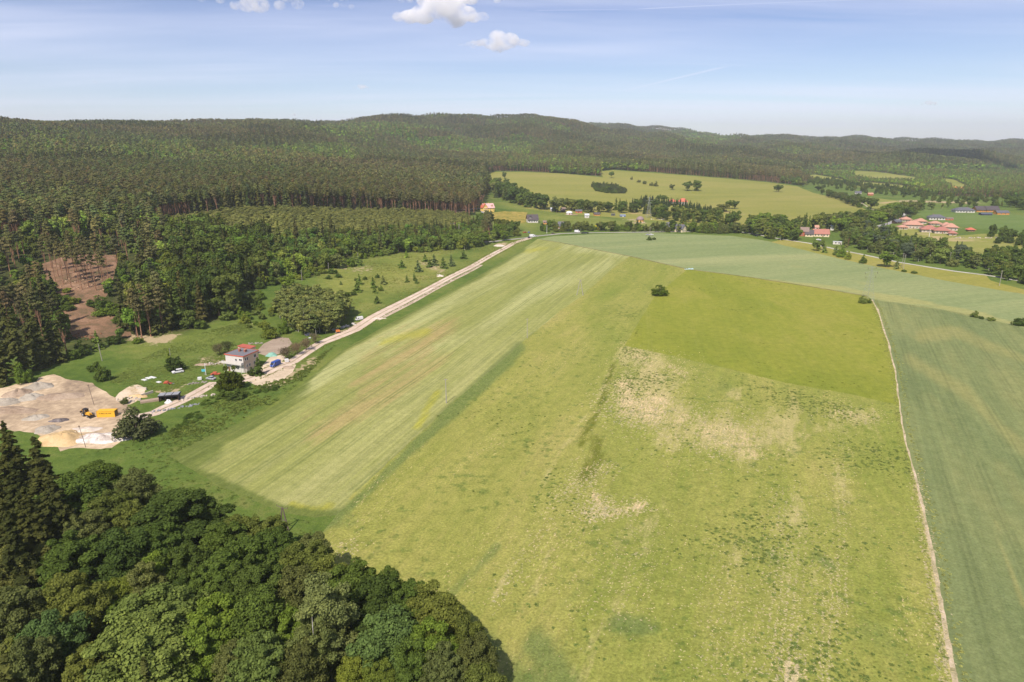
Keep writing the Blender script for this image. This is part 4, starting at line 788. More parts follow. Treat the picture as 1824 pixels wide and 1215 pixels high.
# hand-placed trees in the middle distance (photo px of the foot, height, kind, tint, radius, label)
MID = [
 (225,588,25,'spruce',T_SPR,None,'leftmost spruce of the dark stand right of the clearing'),(250,592,28,'spruce',T_SPR,None,'tall dark spruce at the front left of the stand by the meadow'),(276,594,29,'spruce',T_SPR,5,'broad dark spruce behind the thin grey pole'),
 (300,590,28,'spruce',T_SPR,5,'dark spruce in the middle of the stand front'),(322,584,28,'spruce',T_DK,5,'bushy dark spruce right of the stand middle'),(343,574,27,'spruce',T_DK,5,'dark spruce behind the grey pole at the meadow edge'),
 (364,562,26,'broad',T_DK,5.5,'dark rounded tree where the stand meets the meadow'),(384,548,25,'broad',T_DK,5.5,'dark broad tree above the round shrubs'),(402,535,25,'spruce',T_DK,5,'dark spruce above the bright shrubs'),(422,520,22,'broad',T_MID,5,'green tree at the right shoulder of the dark stand'),
 (442,508,18,'broad',T_MID,4.5,'mid-green tree right of the dark stand'),(468,500,16,'broad',T_LG,4.5,'greyish-green tree at the top of the meadow'),(492,500,14,'broad',T_GRY,4,'grey-leaved tree beside the shrub row'),(372,548,12,'broad',T_BR,3.6,'bright green bush-tree before the dark stand'),
 (40,668,30,'spruce',T_SPR,5.5,'large dark spruce at the top left of the sand yard'),(8,684,30,'spruce',T_SPR,5.5,'dark spruce at the left picture edge above the sand yard'),(76,655,29,'spruce',T_SPR,5,'dark spruce behind the light green bush'),(102,645,29,'spruce',T_SPR,5,'tall spruce with hanging branches left of the clearing'),
 (120,635,22,'pine',T_SPR,3.5,'thin ragged conifer at the lower left corner of the clearing'),(60,630,27,'spruce',T_SPR,4.6,'dark spruce in the second row above the yard'),(20,630,28,'spruce',T_SPR,4.8,'dark spruce of the second row at the left'),(-20,640,28,'spruce',T_SPR,5,'dark spruce just outside the left edge'),
 (43,682,9,'broad',T_BR,3.4,'light green small tree on the upper bank of the sand yard'),(78,648,8,'broad',T_YEL,2.6,'yellow-green small tree lit before the dark spruces'),(130,640,7,'broad',T_MID,3.2,'green bush at the lower edge of the dark trees'),(150,632,7,'broad',T_DK,3.6,'low dark bush below the clearing, left'),(175,622,9,'young',T_MID,2.6,'young conifer below the clearing'),(205,612,6,'broad',T_DK,3.6,'dark wide bush right below the clearing'),
 (184,678,8.5,'broad',T_MID,3.0,'lone leafy tree in the grass between sand yard and meadow pole'),(168,660,5,'shrub',T_MID,3,'low bush behind the lone leafy tree'),(246,611,4,'shrub',T_BR,2.4,'small round bush alone at the meadow edge below the stand'),
 (312,660,9.5,'broad',T_DK,3.6,'dark leafy tree beside the parked white car'),(303,652,8,'young',T_YEL,1.5,'slim yellow-green tree beside the dark one by the white car'),
 (405,564,8,'broad',T_BR,3.4,'round bright shrub at the left of the shrub row'),(430,566,6,'broad',T_BR,3.0,'second round shrub of the shrub row'),(419,540,6,'broad',T_LG,3.2,'pale small tree behind the round shrubs'),(455,550,7,'broad',T_MID,3.4,'green shrub in the middle of the shrub row'),(445,545,6,'shrub',T_DK,3,'dark shrub in the shrub row'),
 (482,602,8,'broad',T_YEL,4.2,'yellow-green leaning bushy tree above the gravel lot'),(506,594,8.5,'broad',T_BR,3.0,'bright green tree at the left end of the aspen grove'),(455,578,2.5,'shrub',(.5,.48,.36),1.4,'small white-flowering bush in the meadow'),
 (404,693,9.5,'broad',(.060,.078,.012),4.4,'bushy dark thuja in front of the white house, left half'),(419,692,9.5,'broad',(.060,.078,.012),4.2,'bushy dark thuja in front of the white house, right half'),
 (461,668,8,'young',(.050,.075,.018),2.3,'pointed spruce at the corner of the tan house wall'),(447,669,3.6,'shrub',T_DK,1.7,'small dark bush at the foot of the tan house wall'),
 (392,632,6,'bare',(.10,.095,.055),3.4,'sparse brown tree behind the white house, left'),(408,630,6.5,'bare',(.075,.085,.035),3.2,'thin green-brown tree behind the white house'),
 (512,640,6.5,'bare',(.14,.11,.075),3.4,'nearly bare fruit tree right of the green tarpaulin'),(530,632,6.5,'bare',(.14,.11,.075),3.4,'middle one of the nearly bare fruit trees by the road'),(546,624,6,'bare',(.15,.12,.08),3.2,'nearly bare fruit tree nearest the aspen grove'),(562,612,5.5,'bare',(.13,.12,.07),3.0,'smallest nearly bare tree beside the road'),
 (245,775,10,'broad',(.105,.115,.050),7.0,'big round silvery willow beside the yellow container'),(222,719,3.2,'shrub',T_GRY,1.6,'small grey bush behind the willow'),(422,710,4,'shrub',T_DK,3.4,'dark bush below the thujas'),(398,708,3.2,'shrub',T_MID,2.8,'green bush on the road bank below the thujas'),
 (1175,526,8.2,'shrub',(.070,.105,.016),5.2,'single dark round bush in the middle of the grass field'),
 (1537,540,4.5,'shrub',T_LG,2.9,'small bush where the gravel path meets the pale wheat'),(1548,540,3,'shrub',T_MID,1.6,'tiny bush at the tip of the gravel path'),(1736,565,3.6,'shrub',T_LG,2.6,'pale bush on the boundary between the two wheat fields'),(1748,568,2.2,'shrub',T_MID,1.4,'tiny bush next to the pale boundary bush'),(1765,571,2.8,'shrub',T_LG,2.3,'second pale bush on the wheat boundary'),(1818,580,6.5,'shrub',T_MID,4.2,'round bush at the right picture edge on the wheat boundary'),
 (1157,428,4.5,'shrub',T_MID,2.8,'small bush around a pole in the pale wheat'),(1165,427,3.5,'shrub',T_DK,2.4,'right half of the small bush around the pole in the pale wheat'),
 (1225,340,19,'broad',T_MID,9,'left one of the two big trees standing together on the far meadow'),(1240,340,22,'broad',T_MID,10,'taller right one of the two big trees on the far meadow'),(1386,342,15,'broad',T_MID,9,'lone spreading tree at the right of the far meadow'),
 (1089,317,14,'broad',T_MID,6,'single small tree high on the far meadow'),(1125,320,7,'broad',T_BRN,3,'tiny brownish bush, first of the row on the far meadow'),(1138,325,8,'broad',T_BRN,4,'second brownish bush of the row on the far meadow'),(1148,328,10,'broad',T_GRY,5,'third bush of the row on the far meadow'),(1160,331,9,'broad',T_BRN,4,'fourth bush of the row on the far meadow'),(1168,332,10,'broad',T_BRN,4.5,'fifth bush of the row on the far meadow'),(1197,338,11,'broad',T_BRN,6,'brownish bush left of the two big trees'),
 (899,318,14,'broad',T_DK,5,'dark small tree at the top left of the far meadow'),(902,332,15,'broad',T_DK,5.5,'dark tree beneath the small one at the top left of the far meadow'),
 (1288,377,12,'broad',T_BRN,9,'reddish-brown round tree on the meadow edge'),(1299,372,13,'broad',T_MID,7,'green tree right behind the reddish-brown one'),(1308,372,13,'broad',T_DK,7,'darker green tree beside the reddish-brown one'),(1370,394,6,'broad',T_LG,8,'flat pale bush at the lower edge of the far meadow'),
 (1551,373,19,'broad',T_DK,9,'big dark tree standing alone by the meadow track'),(1494,352,10,'broad',T_DK,5,'dark round tree at the right rim of the far meadow'),(1458,340,11,'broad',T_DK,9,'dark bush pair at the right rim of the far meadow'),(1430,333,13,'broad',T_GRY,10,'greyish thicket at the right rim of the far meadow'),
 (1578,476,13,'broad',T_BR,6.5,'bright green round tree between lane and pale wheat'),(1537,469,7,'broad',T_MID,3,'small round tree at the edge of the pale wheat'),(1597,479,8,'young',T_GRY,3,'small grey conifer right of the bright round tree'),(1498,458,10,'broad',T_BR,4.2,'bright small tree on the strip by the wheat'),(1490,455,8,'broad',T_LG,3,'slim pale tree on the strip by the wheat'),(1468,450,7,'young',T_MID,3,'small dark tree on the wheat edge'),(1454,447,11,'broad',T_LG,4,'pale tree leading the row on the wheat edge'),(1464,446,11,'slender',T_LG,2.6,'slim tree in the row on the wheat edge'),(1510,462,7,'broad',T_YEL,3,'light bush of the row on the wheat edge'),(1610,484,2.5,'shrub',T_MID,2.4,'tiny bush right of the grey conifer'),(1628,487,2.2,'shrub',T_DK,2.4,'low dark bush last in the wheat edge row'),
 (530,446,26,'spruce',(.062,.060,.024),5.2,'tall pointed spruce rising alone above the mixed thicket'),(592,425,22,'spruce',(.055,.062,.022),3.8,'narrow spruce in the scrub right of the tall pointed one'),(415,505,26,'pine',T_BRN,4,'brown drying conifer above the dark stand'),
 (513,508,9,'broad',T_BR,4.6,'bright round tree left of the leaning meadow pole'),(545,490,7,'broad',T_MID,3.8,'dark green round bush beside the collapsed shed'),(600,478,12,'broad',T_GRY,5,'wide grey-green tree right of the wooden hut'),(625,475,10,'broad',T_BR,3.8,'bright tree beyond the wooden hut tree'),(640,473,7,'young',T_MID,3.2,'dense conifer bush at the meadow top edge'),(592,487,5,'shrub',T_MID,3.4,'low bush in front of the wooden hut tree'),
 (672,540,4.5,'young',T_DK,2.6,'single dark young spruce near the dirt road'),(637,520,7.5,'young',T_MID,2.9,'bushy young spruce in the middle of the lower meadow'),(640,507,7,'young',T_MID,2.2,'narrow young spruce behind the bushy one'),(665,513,7.5,'young',T_MID,2.2,'slim young spruce in the lower meadow'),(668,522,4.5,'young',T_MID,2.0,'small pair-mate of the slim young spruce'),(678,518,4.5,'shrub',T_MID,1.7,'round bush beside the slim young spruce'),(683,506,6,'young',T_GRY,2.4,'grey leaning young conifer in the lower meadow'),(618,528,4.5,'shrub',T_MID,2.4,'wide bush left of the bushy young spruce'),(630,526,4.5,'shrub',T_MID,1.8,'small bush at the foot of the bushy young spruce'),(607,507,2.4,'young',T_DK,1.3,'tiny conifer alone in the grass'),(635,500,2.4,'shrub',T_DK,2.0,'low dark bush in the grass'),(672,495,3,'shrub',T_MID,2,'low bush at the top of the lower meadow'),(650,498,2.5,'shrub',T_DK,2,'flat bush at the top of the lower meadow'),(585,497,2.6,'shrub',T_MID,2.6,'flat bush near the two meadow poles'),(603,494,3,'shrub',T_MID,2.8,'spread bush near the two meadow poles'),
 (716,477,6,'young',T_MID,3.2,'small conifer at the reed patch in the upper meadow'),(745,484,8.5,'young',(.06,.085,.035),3.2,'largest young conifer of the upper meadow'),(765,476,6,'young',T_DK,2.8,'dark young conifer left of the taller pair'),(773,473,9,'young',(.06,.085,.035),3.4,'taller grey-green young conifer of the pair'),(790,478,8.5,'young',T_DK,3.2,'full young conifer right of the pair'),(804,474,8.5,'young',(.06,.085,.035),3.0,'slanting young conifer nearest the shrub belt'),(826,461,8,'young',T_DK,3.0,'dark conifer below the shrub belt near the road'),(725,503,5,'young',T_DK,1.6,'slim little conifer above the rubble heap'),(738,500,6,'young',T_DK,1.5,'slimmest little conifer above the rubble heap'),(742,505,4,'young',T_DK,1.5,'lowest little conifer above the rubble heap'),(757,466,6,'young',T_MID,2.6,'small conifer behind the dark young one'),(724,459,6,'young',T_BR,2.2,'bright little conifer at the meadow top'),(698,452,8,'broad',T_MID,3.6,'round dark tree at the top corner of the meadow'),
]
for i, (x, y) in enumerate([(84,486),(92,478),(99,503),(111,482),(113,506),(121,497),(127,512),(133,486),(140,503),(150,497),(156,482),(158,512),(165,500),(171,517),(177,489),(184,508),(190,521),(193,496),(146,516),(104,493)]):
    tree('pine', G(x, y), 23 + (i * 7 % 5), T_PINE, ('thin-trunked pine', ' on the clearing', 'thin pine with a high crown standing on the reddish clearing'), 'pines left standing on the clearing', r=2.1 + .2 * (i % 3), key=True)
for x, y, h, r in ((112,535,5,4.2),(128,540,5,4.6),(122,552,4.5,3.6),(172,545,6,4.6),(190,552,7,5),(205,560,8,4.6),(180,562,5,4),(215,574,7,4),(90,520,7,4.5),(70,505,8,5),(137,470,3,3),(120,520,3.5,2.6)):
    tree('broad', G(x, y), h, random.choice([T_BR, T_YEL, T_MID]), ('leafy bush', ' at the clearing', 'green bush growing on the reddish clearing'), 'bushes on the clearing', r=r, name='clearing_bush', cat='bush', key=True)
for x, y, h, k, t, r, lab in MID: tree(k, G(x, y), h, t, lab, None, r=r, key=True)
def band(poly, sp, kinds, hr, tints, lab, group, rr=(.36, .46), seed=1, limit=400, name=None):
    short = {'broad': 'leafy tree', 'spruce': 'conifer', 'slender': 'slim tree', 'pine': 'pine', 'shrub': 'bush'}
    if 'grove' in group: short['slender'] = 'grove aspen'; name = 'aspen_tree'
    if 'strip beside' in group: short = {k: 'lane-strip ' + v for k, v in short.items()}
    if 'growth' in group: name = 'low_bush'
    P = Gm([(x, y) for x, y in poly])[:, :2]; lo, hi = P.min(0), P.max(0); g = np.random.default_rng(seed)
    xs, ys = np.meshgrid(np.arange(lo[0], hi[0], sp), np.arange(lo[1], hi[1], sp)); Q = np.column_stack([xs.ravel(), ys.ravel()]) + g.uniform(-.42, .42, (xs.size, 2)) * sp
    Q = Q[inpoly(Q[:, 0], Q[:, 1], [tuple(p) for p in P])][:limit]; Z = terrain(Q[:, 0], Q[:, 1])
    for (x, y), z in zip(Q, Z):
        k = random.choice(kinds); h = random.uniform(*hr); tree(k, (x, y, z), h, random.choice(tints), (short.get(k, 'tree'), '', lab), group, name=name, r=h * random.uniform(*rr) * (1 if k in ('broad', 'shrub') else .62) if k != 'pine' else None)
    print(group, len(Q))
band([(496,562),(510,585),(545,600),(580,596),(606,588),(618,570),(618,556),(590,548),(530,540),(500,548)], 3.6, ['slender'], (12, 15), [(.16,.19,.065), (.13,.16,.05), (.15,.17,.055)], 'tall slim aspen in the dense grove beside the dirt road', 'aspens of the roadside grove', seed=2)
band([(860,440),(880,432),(905,428),(890,418),(860,420),(800,432),(770,446),(810,450)], 9, ['broad','broad','slender'], (9, 13), [T_MID, T_LG, T_OL, T_BR], 'leafy tree in the belt between the upper meadow and the road junction', 'trees of the belt by the road junction', seed=3)
band([(882,428),(925,420),(925,412),(900,404),(880,408)], 12, ['broad'], (10, 13), [T_MID, T_OL], 'round tree between the driveway and the road junction', 'trees beside the driveway', seed=4)
band([(880,352),(930,368),(980,376),(1010,385),(990,378),(940,362),(900,342),(875,335)], 12, ['spruce','broad','broad','spruce'], (17, 24), [T_DK, T_MID, T_GRY], 'tall tree in the row behind the yellow house and its meadow', 'tall trees behind the yellow house', seed=5)
band([(952,412),(1000,414),(1050,412),(1160,413),(1260,416),(1330,418),(1330,411),(1260,409),(1140,409),(1050,409),(960,408)], 8, ['broad','broad','broad','slender'], (7.5, 12.5), [T_MID, T_OL, T_DK, T_BR, T_GRY], 'leafy tree of the long line between pale wheat and village road', 'trees along the village road', seed=6)
band([(1000,377),(1060,380),(1120,380),(1160,384),(1190,398),(1280,404),(1330,400),(1280,392),(1190,382),(1160,376),(1100,374),(1050,373),(1000,371)], 14, ['broad','broad','spruce'], (12, 19), [T_MID, T_OL, T_DK], 'leafy tree of the belt between the huts and the far meadow', 'trees behind the huts', seed=7)
band([(1120,367),(1140,371),(1165,371),(1162,358),(1150,357),(1135,362)], 9, ['spruce'], (9, 12), [(.05,.075,.03)], 'dark conifer in the planted block left of the red-roofed houses', 'conifers of the planted block', seed=8)
band([(1164,366),(1200,370),(1268,383),(1266,376),(1200,363),(1164,361)], 8, ['spruce'], (8, 11), [(.05,.08,.028)], 'dark conifer in the tall hedge before the red-roofed houses', 'conifers of the tall hedge', seed=9)
band([(1172,354),(1190,356),(1190,353),(1172,351)], 8, ['shrub'], (5, 6), [T_MID], 'hedge bush behind the red-roofed houses', 'hedge bushes', rr=(.7,.8), seed=10)
band([(1052,334),(1062,341),(1085,345),(1113,345),(1112,338),(1095,332),(1080,331),(1062,330)], 9, ['broad'], (6, 11), [(.07,.09,.035), T_MID], 'bush of the oval thicket on the far meadow', 'bushes of the oval thicket', rr=(.45,.6), seed=11)
band([(1330,420),(1400,432),(1420,430),(1420,412),(1400,402),(1380,398),(1330,402)], 10.5, ['broad','broad','slender'], (10, 16), [T_MID, T_OL, T_DK, T_BR], 'leafy tree around the red roof left of the farmstead', 'trees left of the farmstead', seed=12)
band([(1395,405),(1450,402),(1480,395),(1530,392),(1560,392),(1570,384),(1600,378),(1640,372),(1640,382),(1600,392),(1560,402),(1540,412),(1500,418),(1480,412)], 11, ['broad','broad','spruce','slender'], (11, 18), [T_MID, T_OL, T_DK, T_BR, T_GRY], 'leafy tree in the valley thicket behind the farmstead', 'trees of the thicket behind the farmstead', seed=13)
band([(1500,440),(1560,453),(1640,469),(1700,478),(1750,484),(1730,458),(1680,450),(1640,440),(1590,424),(1540,412),(1505,420)], 9.5, ['slender','broad','spruce','slender','pine'], (9, 15), [T_MID, T_GRY, T_LG, T_DK, (.085,.11,.065)], 'tree of the mixed strip between the grey lane and the valley meadow', 'trees of the strip beside the lane', seed=14)
band([(1757,487),(1775,496),(1824,508),(1960,540),(1960,490),(1824,462),(1770,458),(1750,466)], 9, ['broad','slender'], (9, 14), [T_MID, T_OL, T_DK], 'tree of the dark thicket at the right end of the lane', 'trees of the thicket at the right end', seed=15)
band([(1755,430),(1824,442),(1900,452),(1900,440),(1824,425),(1770,415)], 13, ['broad'], (8, 12), [T_MID, T_DK], 'tree of the hedge right of the red-roofed complex', 'trees right of the red-roofed complex', seed=16)
band([(1500,352),(1530,358),(1540,372),(1530,372),(1500,360),(1450,345)], 13, ['broad'], (10, 14), [T_MID, T_GRY], 'tree of the hedge on the right rim of the far meadow', 'trees of the meadow rim', seed=17)
band([(1425,318),(1530,326),(1640,342),(1720,348),(1824,345),(1960,350),(1960,376),(1824,372),(1740,366),(1690,366),(1620,354),(1560,346),(1500,338),(1440,330)], 22, ['broad','broad','spruce'], (7, 12), [T_MID, T_DK, T_OL], 'rounded tree of the wooded valley beyond the far meadow', 'trees of the wooded valley', seed=18)
band([(1800,372),(1824,376),(1960,390),(1960,378),(1824,362),(1790,362)], 18, ['broad'], (14, 18), [T_DK, T_MID], 'dark tree beyond the crop field at the right', 'trees beyond the crop field', seed=19)
band([(1600,376),(1650,370),(1740,366),(1745,371),(1690,371),(1640,378)], 18, ['broad','slender'], (8, 13), [T_LG, T_GRY, T_MID], 'pale tree along the edge of the crop field', 'trees at the edge of the crop field', seed=20)
band([(1440,326),(1530,332),(1640,348),(1700,356),(1700,352),(1640,343),(1530,326),(1440,320)], 18, ['broad','broad'], (7, 10), [T_MID, T_DK], 'tree of the hedge between the upper meadows', 'trees between the upper meadows', seed=21)
band([(430,530),(445,518),(500,504),(560,494),(600,476),(640,462),(700,453),(770,448),(860,440),(860,434),(770,443),(700,448),(620,458),(560,486),(500,498),(440,512)], 6.5, ['broad'], (4, 8), [T_BR, T_LG, T_YEL, T_MID, T_LG], 'rounded light bush along the upper edge of the meadow', 'bushes along the meadow edge', rr=(.42,.55), seed=31, name='round_bush')
band([(330,594),(380,578),(430,562),(470,548),(470,530),(440,530),(420,556),(380,570),(330,586)], 6.5, ['broad'], (3.5, 7), [T_BR, T_LG, T_MID], 'rounded bush at the foot of the dark stand', 'bushes at the foot of the dark stand', rr=(.45,.6), seed=32, name='round_bush')
band([(440,590),(500,575),(500,545),(470,545),(430,560)], 7.5, ['broad'], (3, 6), [T_BR, T_LG, T_YEL], 'rounded bush in the shrubby corner left of the grove', 'bushes left of the grove', rr=(.5,.65), seed=33, name='round_bush')
# rank growth on the road bank and the grass around the yard
band([(345,725),(420,712),(500,695),(500,688),(440,692),(420,700),(360,712)], 3.2, ['shrub'], (.8, 1.6), [(.08,.13,.028), (.10,.14,.035)], 'low leafy growth on the bank below the dirt road', 'low growth on the road bank', rr=(.9,1.2), seed=22)
band([(300,770),(330,740),(350,730),(365,745),(330,765),(310,780)], 2.6, ['shrub'], (.8, 1.5), [(.08,.13,.028), (.11,.15,.035)], 'low leafy growth right of the willow', 'low growth right of the willow', rr=(.9,1.2), seed=23)

# grass tufts: weeds on margins, lush clumps and straw in the fields (nobody could count them)
def tufts():
    for i in range(4):
        n = 46; a = rng.uniform(0, 6.28, n); r = np.sqrt(rng.random(n)) * .8; c = np.column_stack([np.cos(a) * r, np.sin(a) * r, (1 - r) * rng.uniform(.2, .9, n)]); V, F = quads(c, rng.normal(size=(n, 3)) + [0, 0, .8], .34 * rng.uniform(.6, 1.3, n))
        KIND.setdefault('tuft', []).append((mesh_np('tuft', V, F, M_LEAF, np.repeat(np.clip(.5 + rng.normal(size=n) * .2, 0, 1), 4)), None))
    def put(n, box, poly, tint, rr, hh, thr, sc=.05, not_in=None):
        # uniform over world ground inside a photo-pixel outline, thinned by noise
        P = Gm(poly)[:, :2]; lo, hi = P.min(0), P.max(0); Q = rng.uniform(lo, hi, (n, 2)); Q = Q[inpoly(Q[:, 0], Q[:, 1], [tuple(p) for p in P])]
        nz = np.sin(Q[:, 0] * sc + 2 * np.sin(Q[:, 1] * sc * .7 + 1)) * np.sin(Q[:, 1] * sc * 1.3 + 1.5 * np.sin(Q[:, 0] * sc * .9)); Q = Q[nz + rng.normal(size=len(Q)) * .45 > thr]
        if not_in: px, py = proj(np.column_stack([Q, terrain(Q[:, 0], Q[:, 1])])); Q = Q[~in_any(px, py, not_in)]
        Z = terrain(Q[:, 0], Q[:, 1]); m = len(Q); r = rng.uniform(*rr, m); h = rng.uniform(*hh, m); add_stuff('tuft', np.column_stack([Q, Z - .03]), np.column_stack([r, r * rng.uniform(.7, 1.3, m), h]), np.array(tint) * rng.uniform(.8, 1.2, (m, 1)))
    PF = [(1112,616),(1601,722),(1696,1215),(1710,1290),(745,1290),(850,1080),(930,920),(1050,720)]; GF_ = [(1122,456),(1225,479),(1165,530),(1112,616),(1050,720),(930,920),(745,1290),(560,1290),(575,950),(650,865),(800,722),(1000,552)]
    put(42000, 0, PF, (.13,.175,.050), (.25,.85), (.10,.28), .72, .055); put(9000, 0, GF_, (.11,.15,.04), (.25,.75), (.12,.35), .6, .045)
    put(16000, 0, PF, (.42,.37,.20), (.12,.35), (.05,.15), .55, .04); put(2500, 0, [(1112,616),(1601,722),(1552,533),(1225,479),(1165,530)], (.12,.15,.03), (.3,.9), (.15,.3), .6, .05)
    G0 = [(125,815),(222,790),(300,770),(400,700),(520,668),(600,612),(505,712),(345,790),(300,812),(420,878),(560,925),(575,950),(540,1000),(380,925),(200,850)]
    put(22000, 0, G0, (.12,.165,.042), (.3,.9), (.15,.4), .3, .06); put(6000, 0, [(300,770),(400,702),(520,672),(600,610),(560,655),(505,712),(400,765),(330,795)], (.13,.17,.042), (.5,1.2), (.3,.8), .35, .1)
    put(26000, 0, [(190,680),(250,640),(330,600),(430,575),(500,600),(570,610),(470,615),(390,650),(300,700),(240,690)], (.15,.195,.050), (.3,.9), (.1,.3), .35, .07)
    put(26000, 0, [(570,600),(640,570),(700,540),(830,478),(940,425),(860,436),(700,455),(620,470),(560,495),(600,540)], (.22,.235,.07), (.4,1.1), (.12,.4), .4, .06)
    def specks(line, wpx, n, tint, rr, seed):   # pale bits of stubble strewn in drill rows
        g = np.random.default_rng(seed); L = np.array(line, float); seg = np.linalg.norm(np.diff(L, axis=0), axis=1); cu = np.concatenate([[0], np.cumsum(seg)]); t = g.random(n) * cu[-1]; i = np.clip(np.searchsorted(cu, t) - 1, 0, len(seg) - 1); f = ((t - cu[i]) / seg[i])[:, None]
        q = L[i] * (1 - f) + L[i + 1] * f + g.normal(size=(n, 2)) * [wpx, wpx * .6]; W_ = Gm(q)[:, :2]; a = R(24.7); u = W_[:, 0] * math.cos(a) - W_[:, 1] * math.sin(a); k = np.where(g.random(n) < .6, np.round(u / 1.5) * 1.5 + g.normal(size=n) * .22 - u, 0); W_[:, 0] += k * math.cos(a); W_[:, 1] -= k * math.sin(a)
        r = g.uniform(*rr, n); add_stuff('tuft', np.column_stack([W_, terrain(W_[:, 0], W_[:, 1]) - .01]), np.column_stack([r, r * 1.6, np.full(n, .06)]), np.array(tint) * g.uniform(.7, 1.15, (n, 1)))
    ST = (.50, .44, .29)
    for ln, w_, n_, rr_ in (([(1040,905),(1080,912),(1150,900)],16,420,(.12,.4)), ([(1015,880),(1050,850),(1085,830)],16,380,(.12,.35)), ([(1060,930),(1070,880)],14,260,(.12,.4)), ([(1110,640),(1170,660),(1230,660)],26,900,(.12,.4)), ([(1100,700),(1140,730),(1180,740)],34,1500,(.15,.5)), ([(1230,750),(1340,790)],44,1500,(.12,.4)), ([(1400,860),(1400,1000),(1400,1215)],26,1700,(.08,.26)), ([(1500,740),(1500,900),(1495,1100)],12,700,(.08,.26)),
                             ([(1470,735),(1570,745)],16,420,(.12,.35)), ([(1480,1000),(1470,1215)],14,500,(.08,.24)), ([(1300,960),(1290,1215)],40,700,(.08,.24)), ([(1150,930),(1100,1100)],50,700,(.08,.24)), ([(1630,840),(1660,1030),(1688,1215)],7,900,(.08,.35)), ([(880,1080),(960,950),(1040,800)],10,260,(.1,.3)), ([(600,985),(640,965)],14,90,(.1,.3)), ([(1410,1180),(1412,1215)],10,260,(.1,.4))):
        specks(ln, w_, n_, ST, rr_, n_)
    for line, nn, off, tt in ((PATH, 1500, 1.0, (.27,.29,.10)), (ROAD_L[:-2], 2600, 3.8, (.17,.20,.055))):
        W_ = Gm(line)[:, :2]; seg = np.linalg.norm(np.diff(W_, axis=0), axis=1); cum_ = np.concatenate([[0], np.cumsum(seg)]); t = rng.random(nn) * cum_[-1]; i = np.clip(np.searchsorted(cum_, t) - 1, 0, len(seg) - 1); f = (t - cum_[i]) / seg[i]
        d = (W_[i + 1] - W_[i]) / seg[i][:, None]; nrm = np.column_stack([-d[:, 1], d[:, 0]]); o_ = rng.choice([-1, 1], nn) * (off + np.abs(rng.normal(size=nn)) * .9); Q = W_[i] + d * (f * seg[i])[:, None] + nrm * o_[:, None]
        if line is PATH: Q = Q + np.array([.8, 0])
        r = rng.uniform(.2, .6, nn); add_stuff('tuft', np.column_stack([Q, terrain(Q[:, 0], Q[:, 1]) - .03]), np.column_stack([r, r, rng.uniform(.12, .35, nn)]), np.array(tt) * rng.uniform(.75, 1.3, (nn, 1)))
tufts()
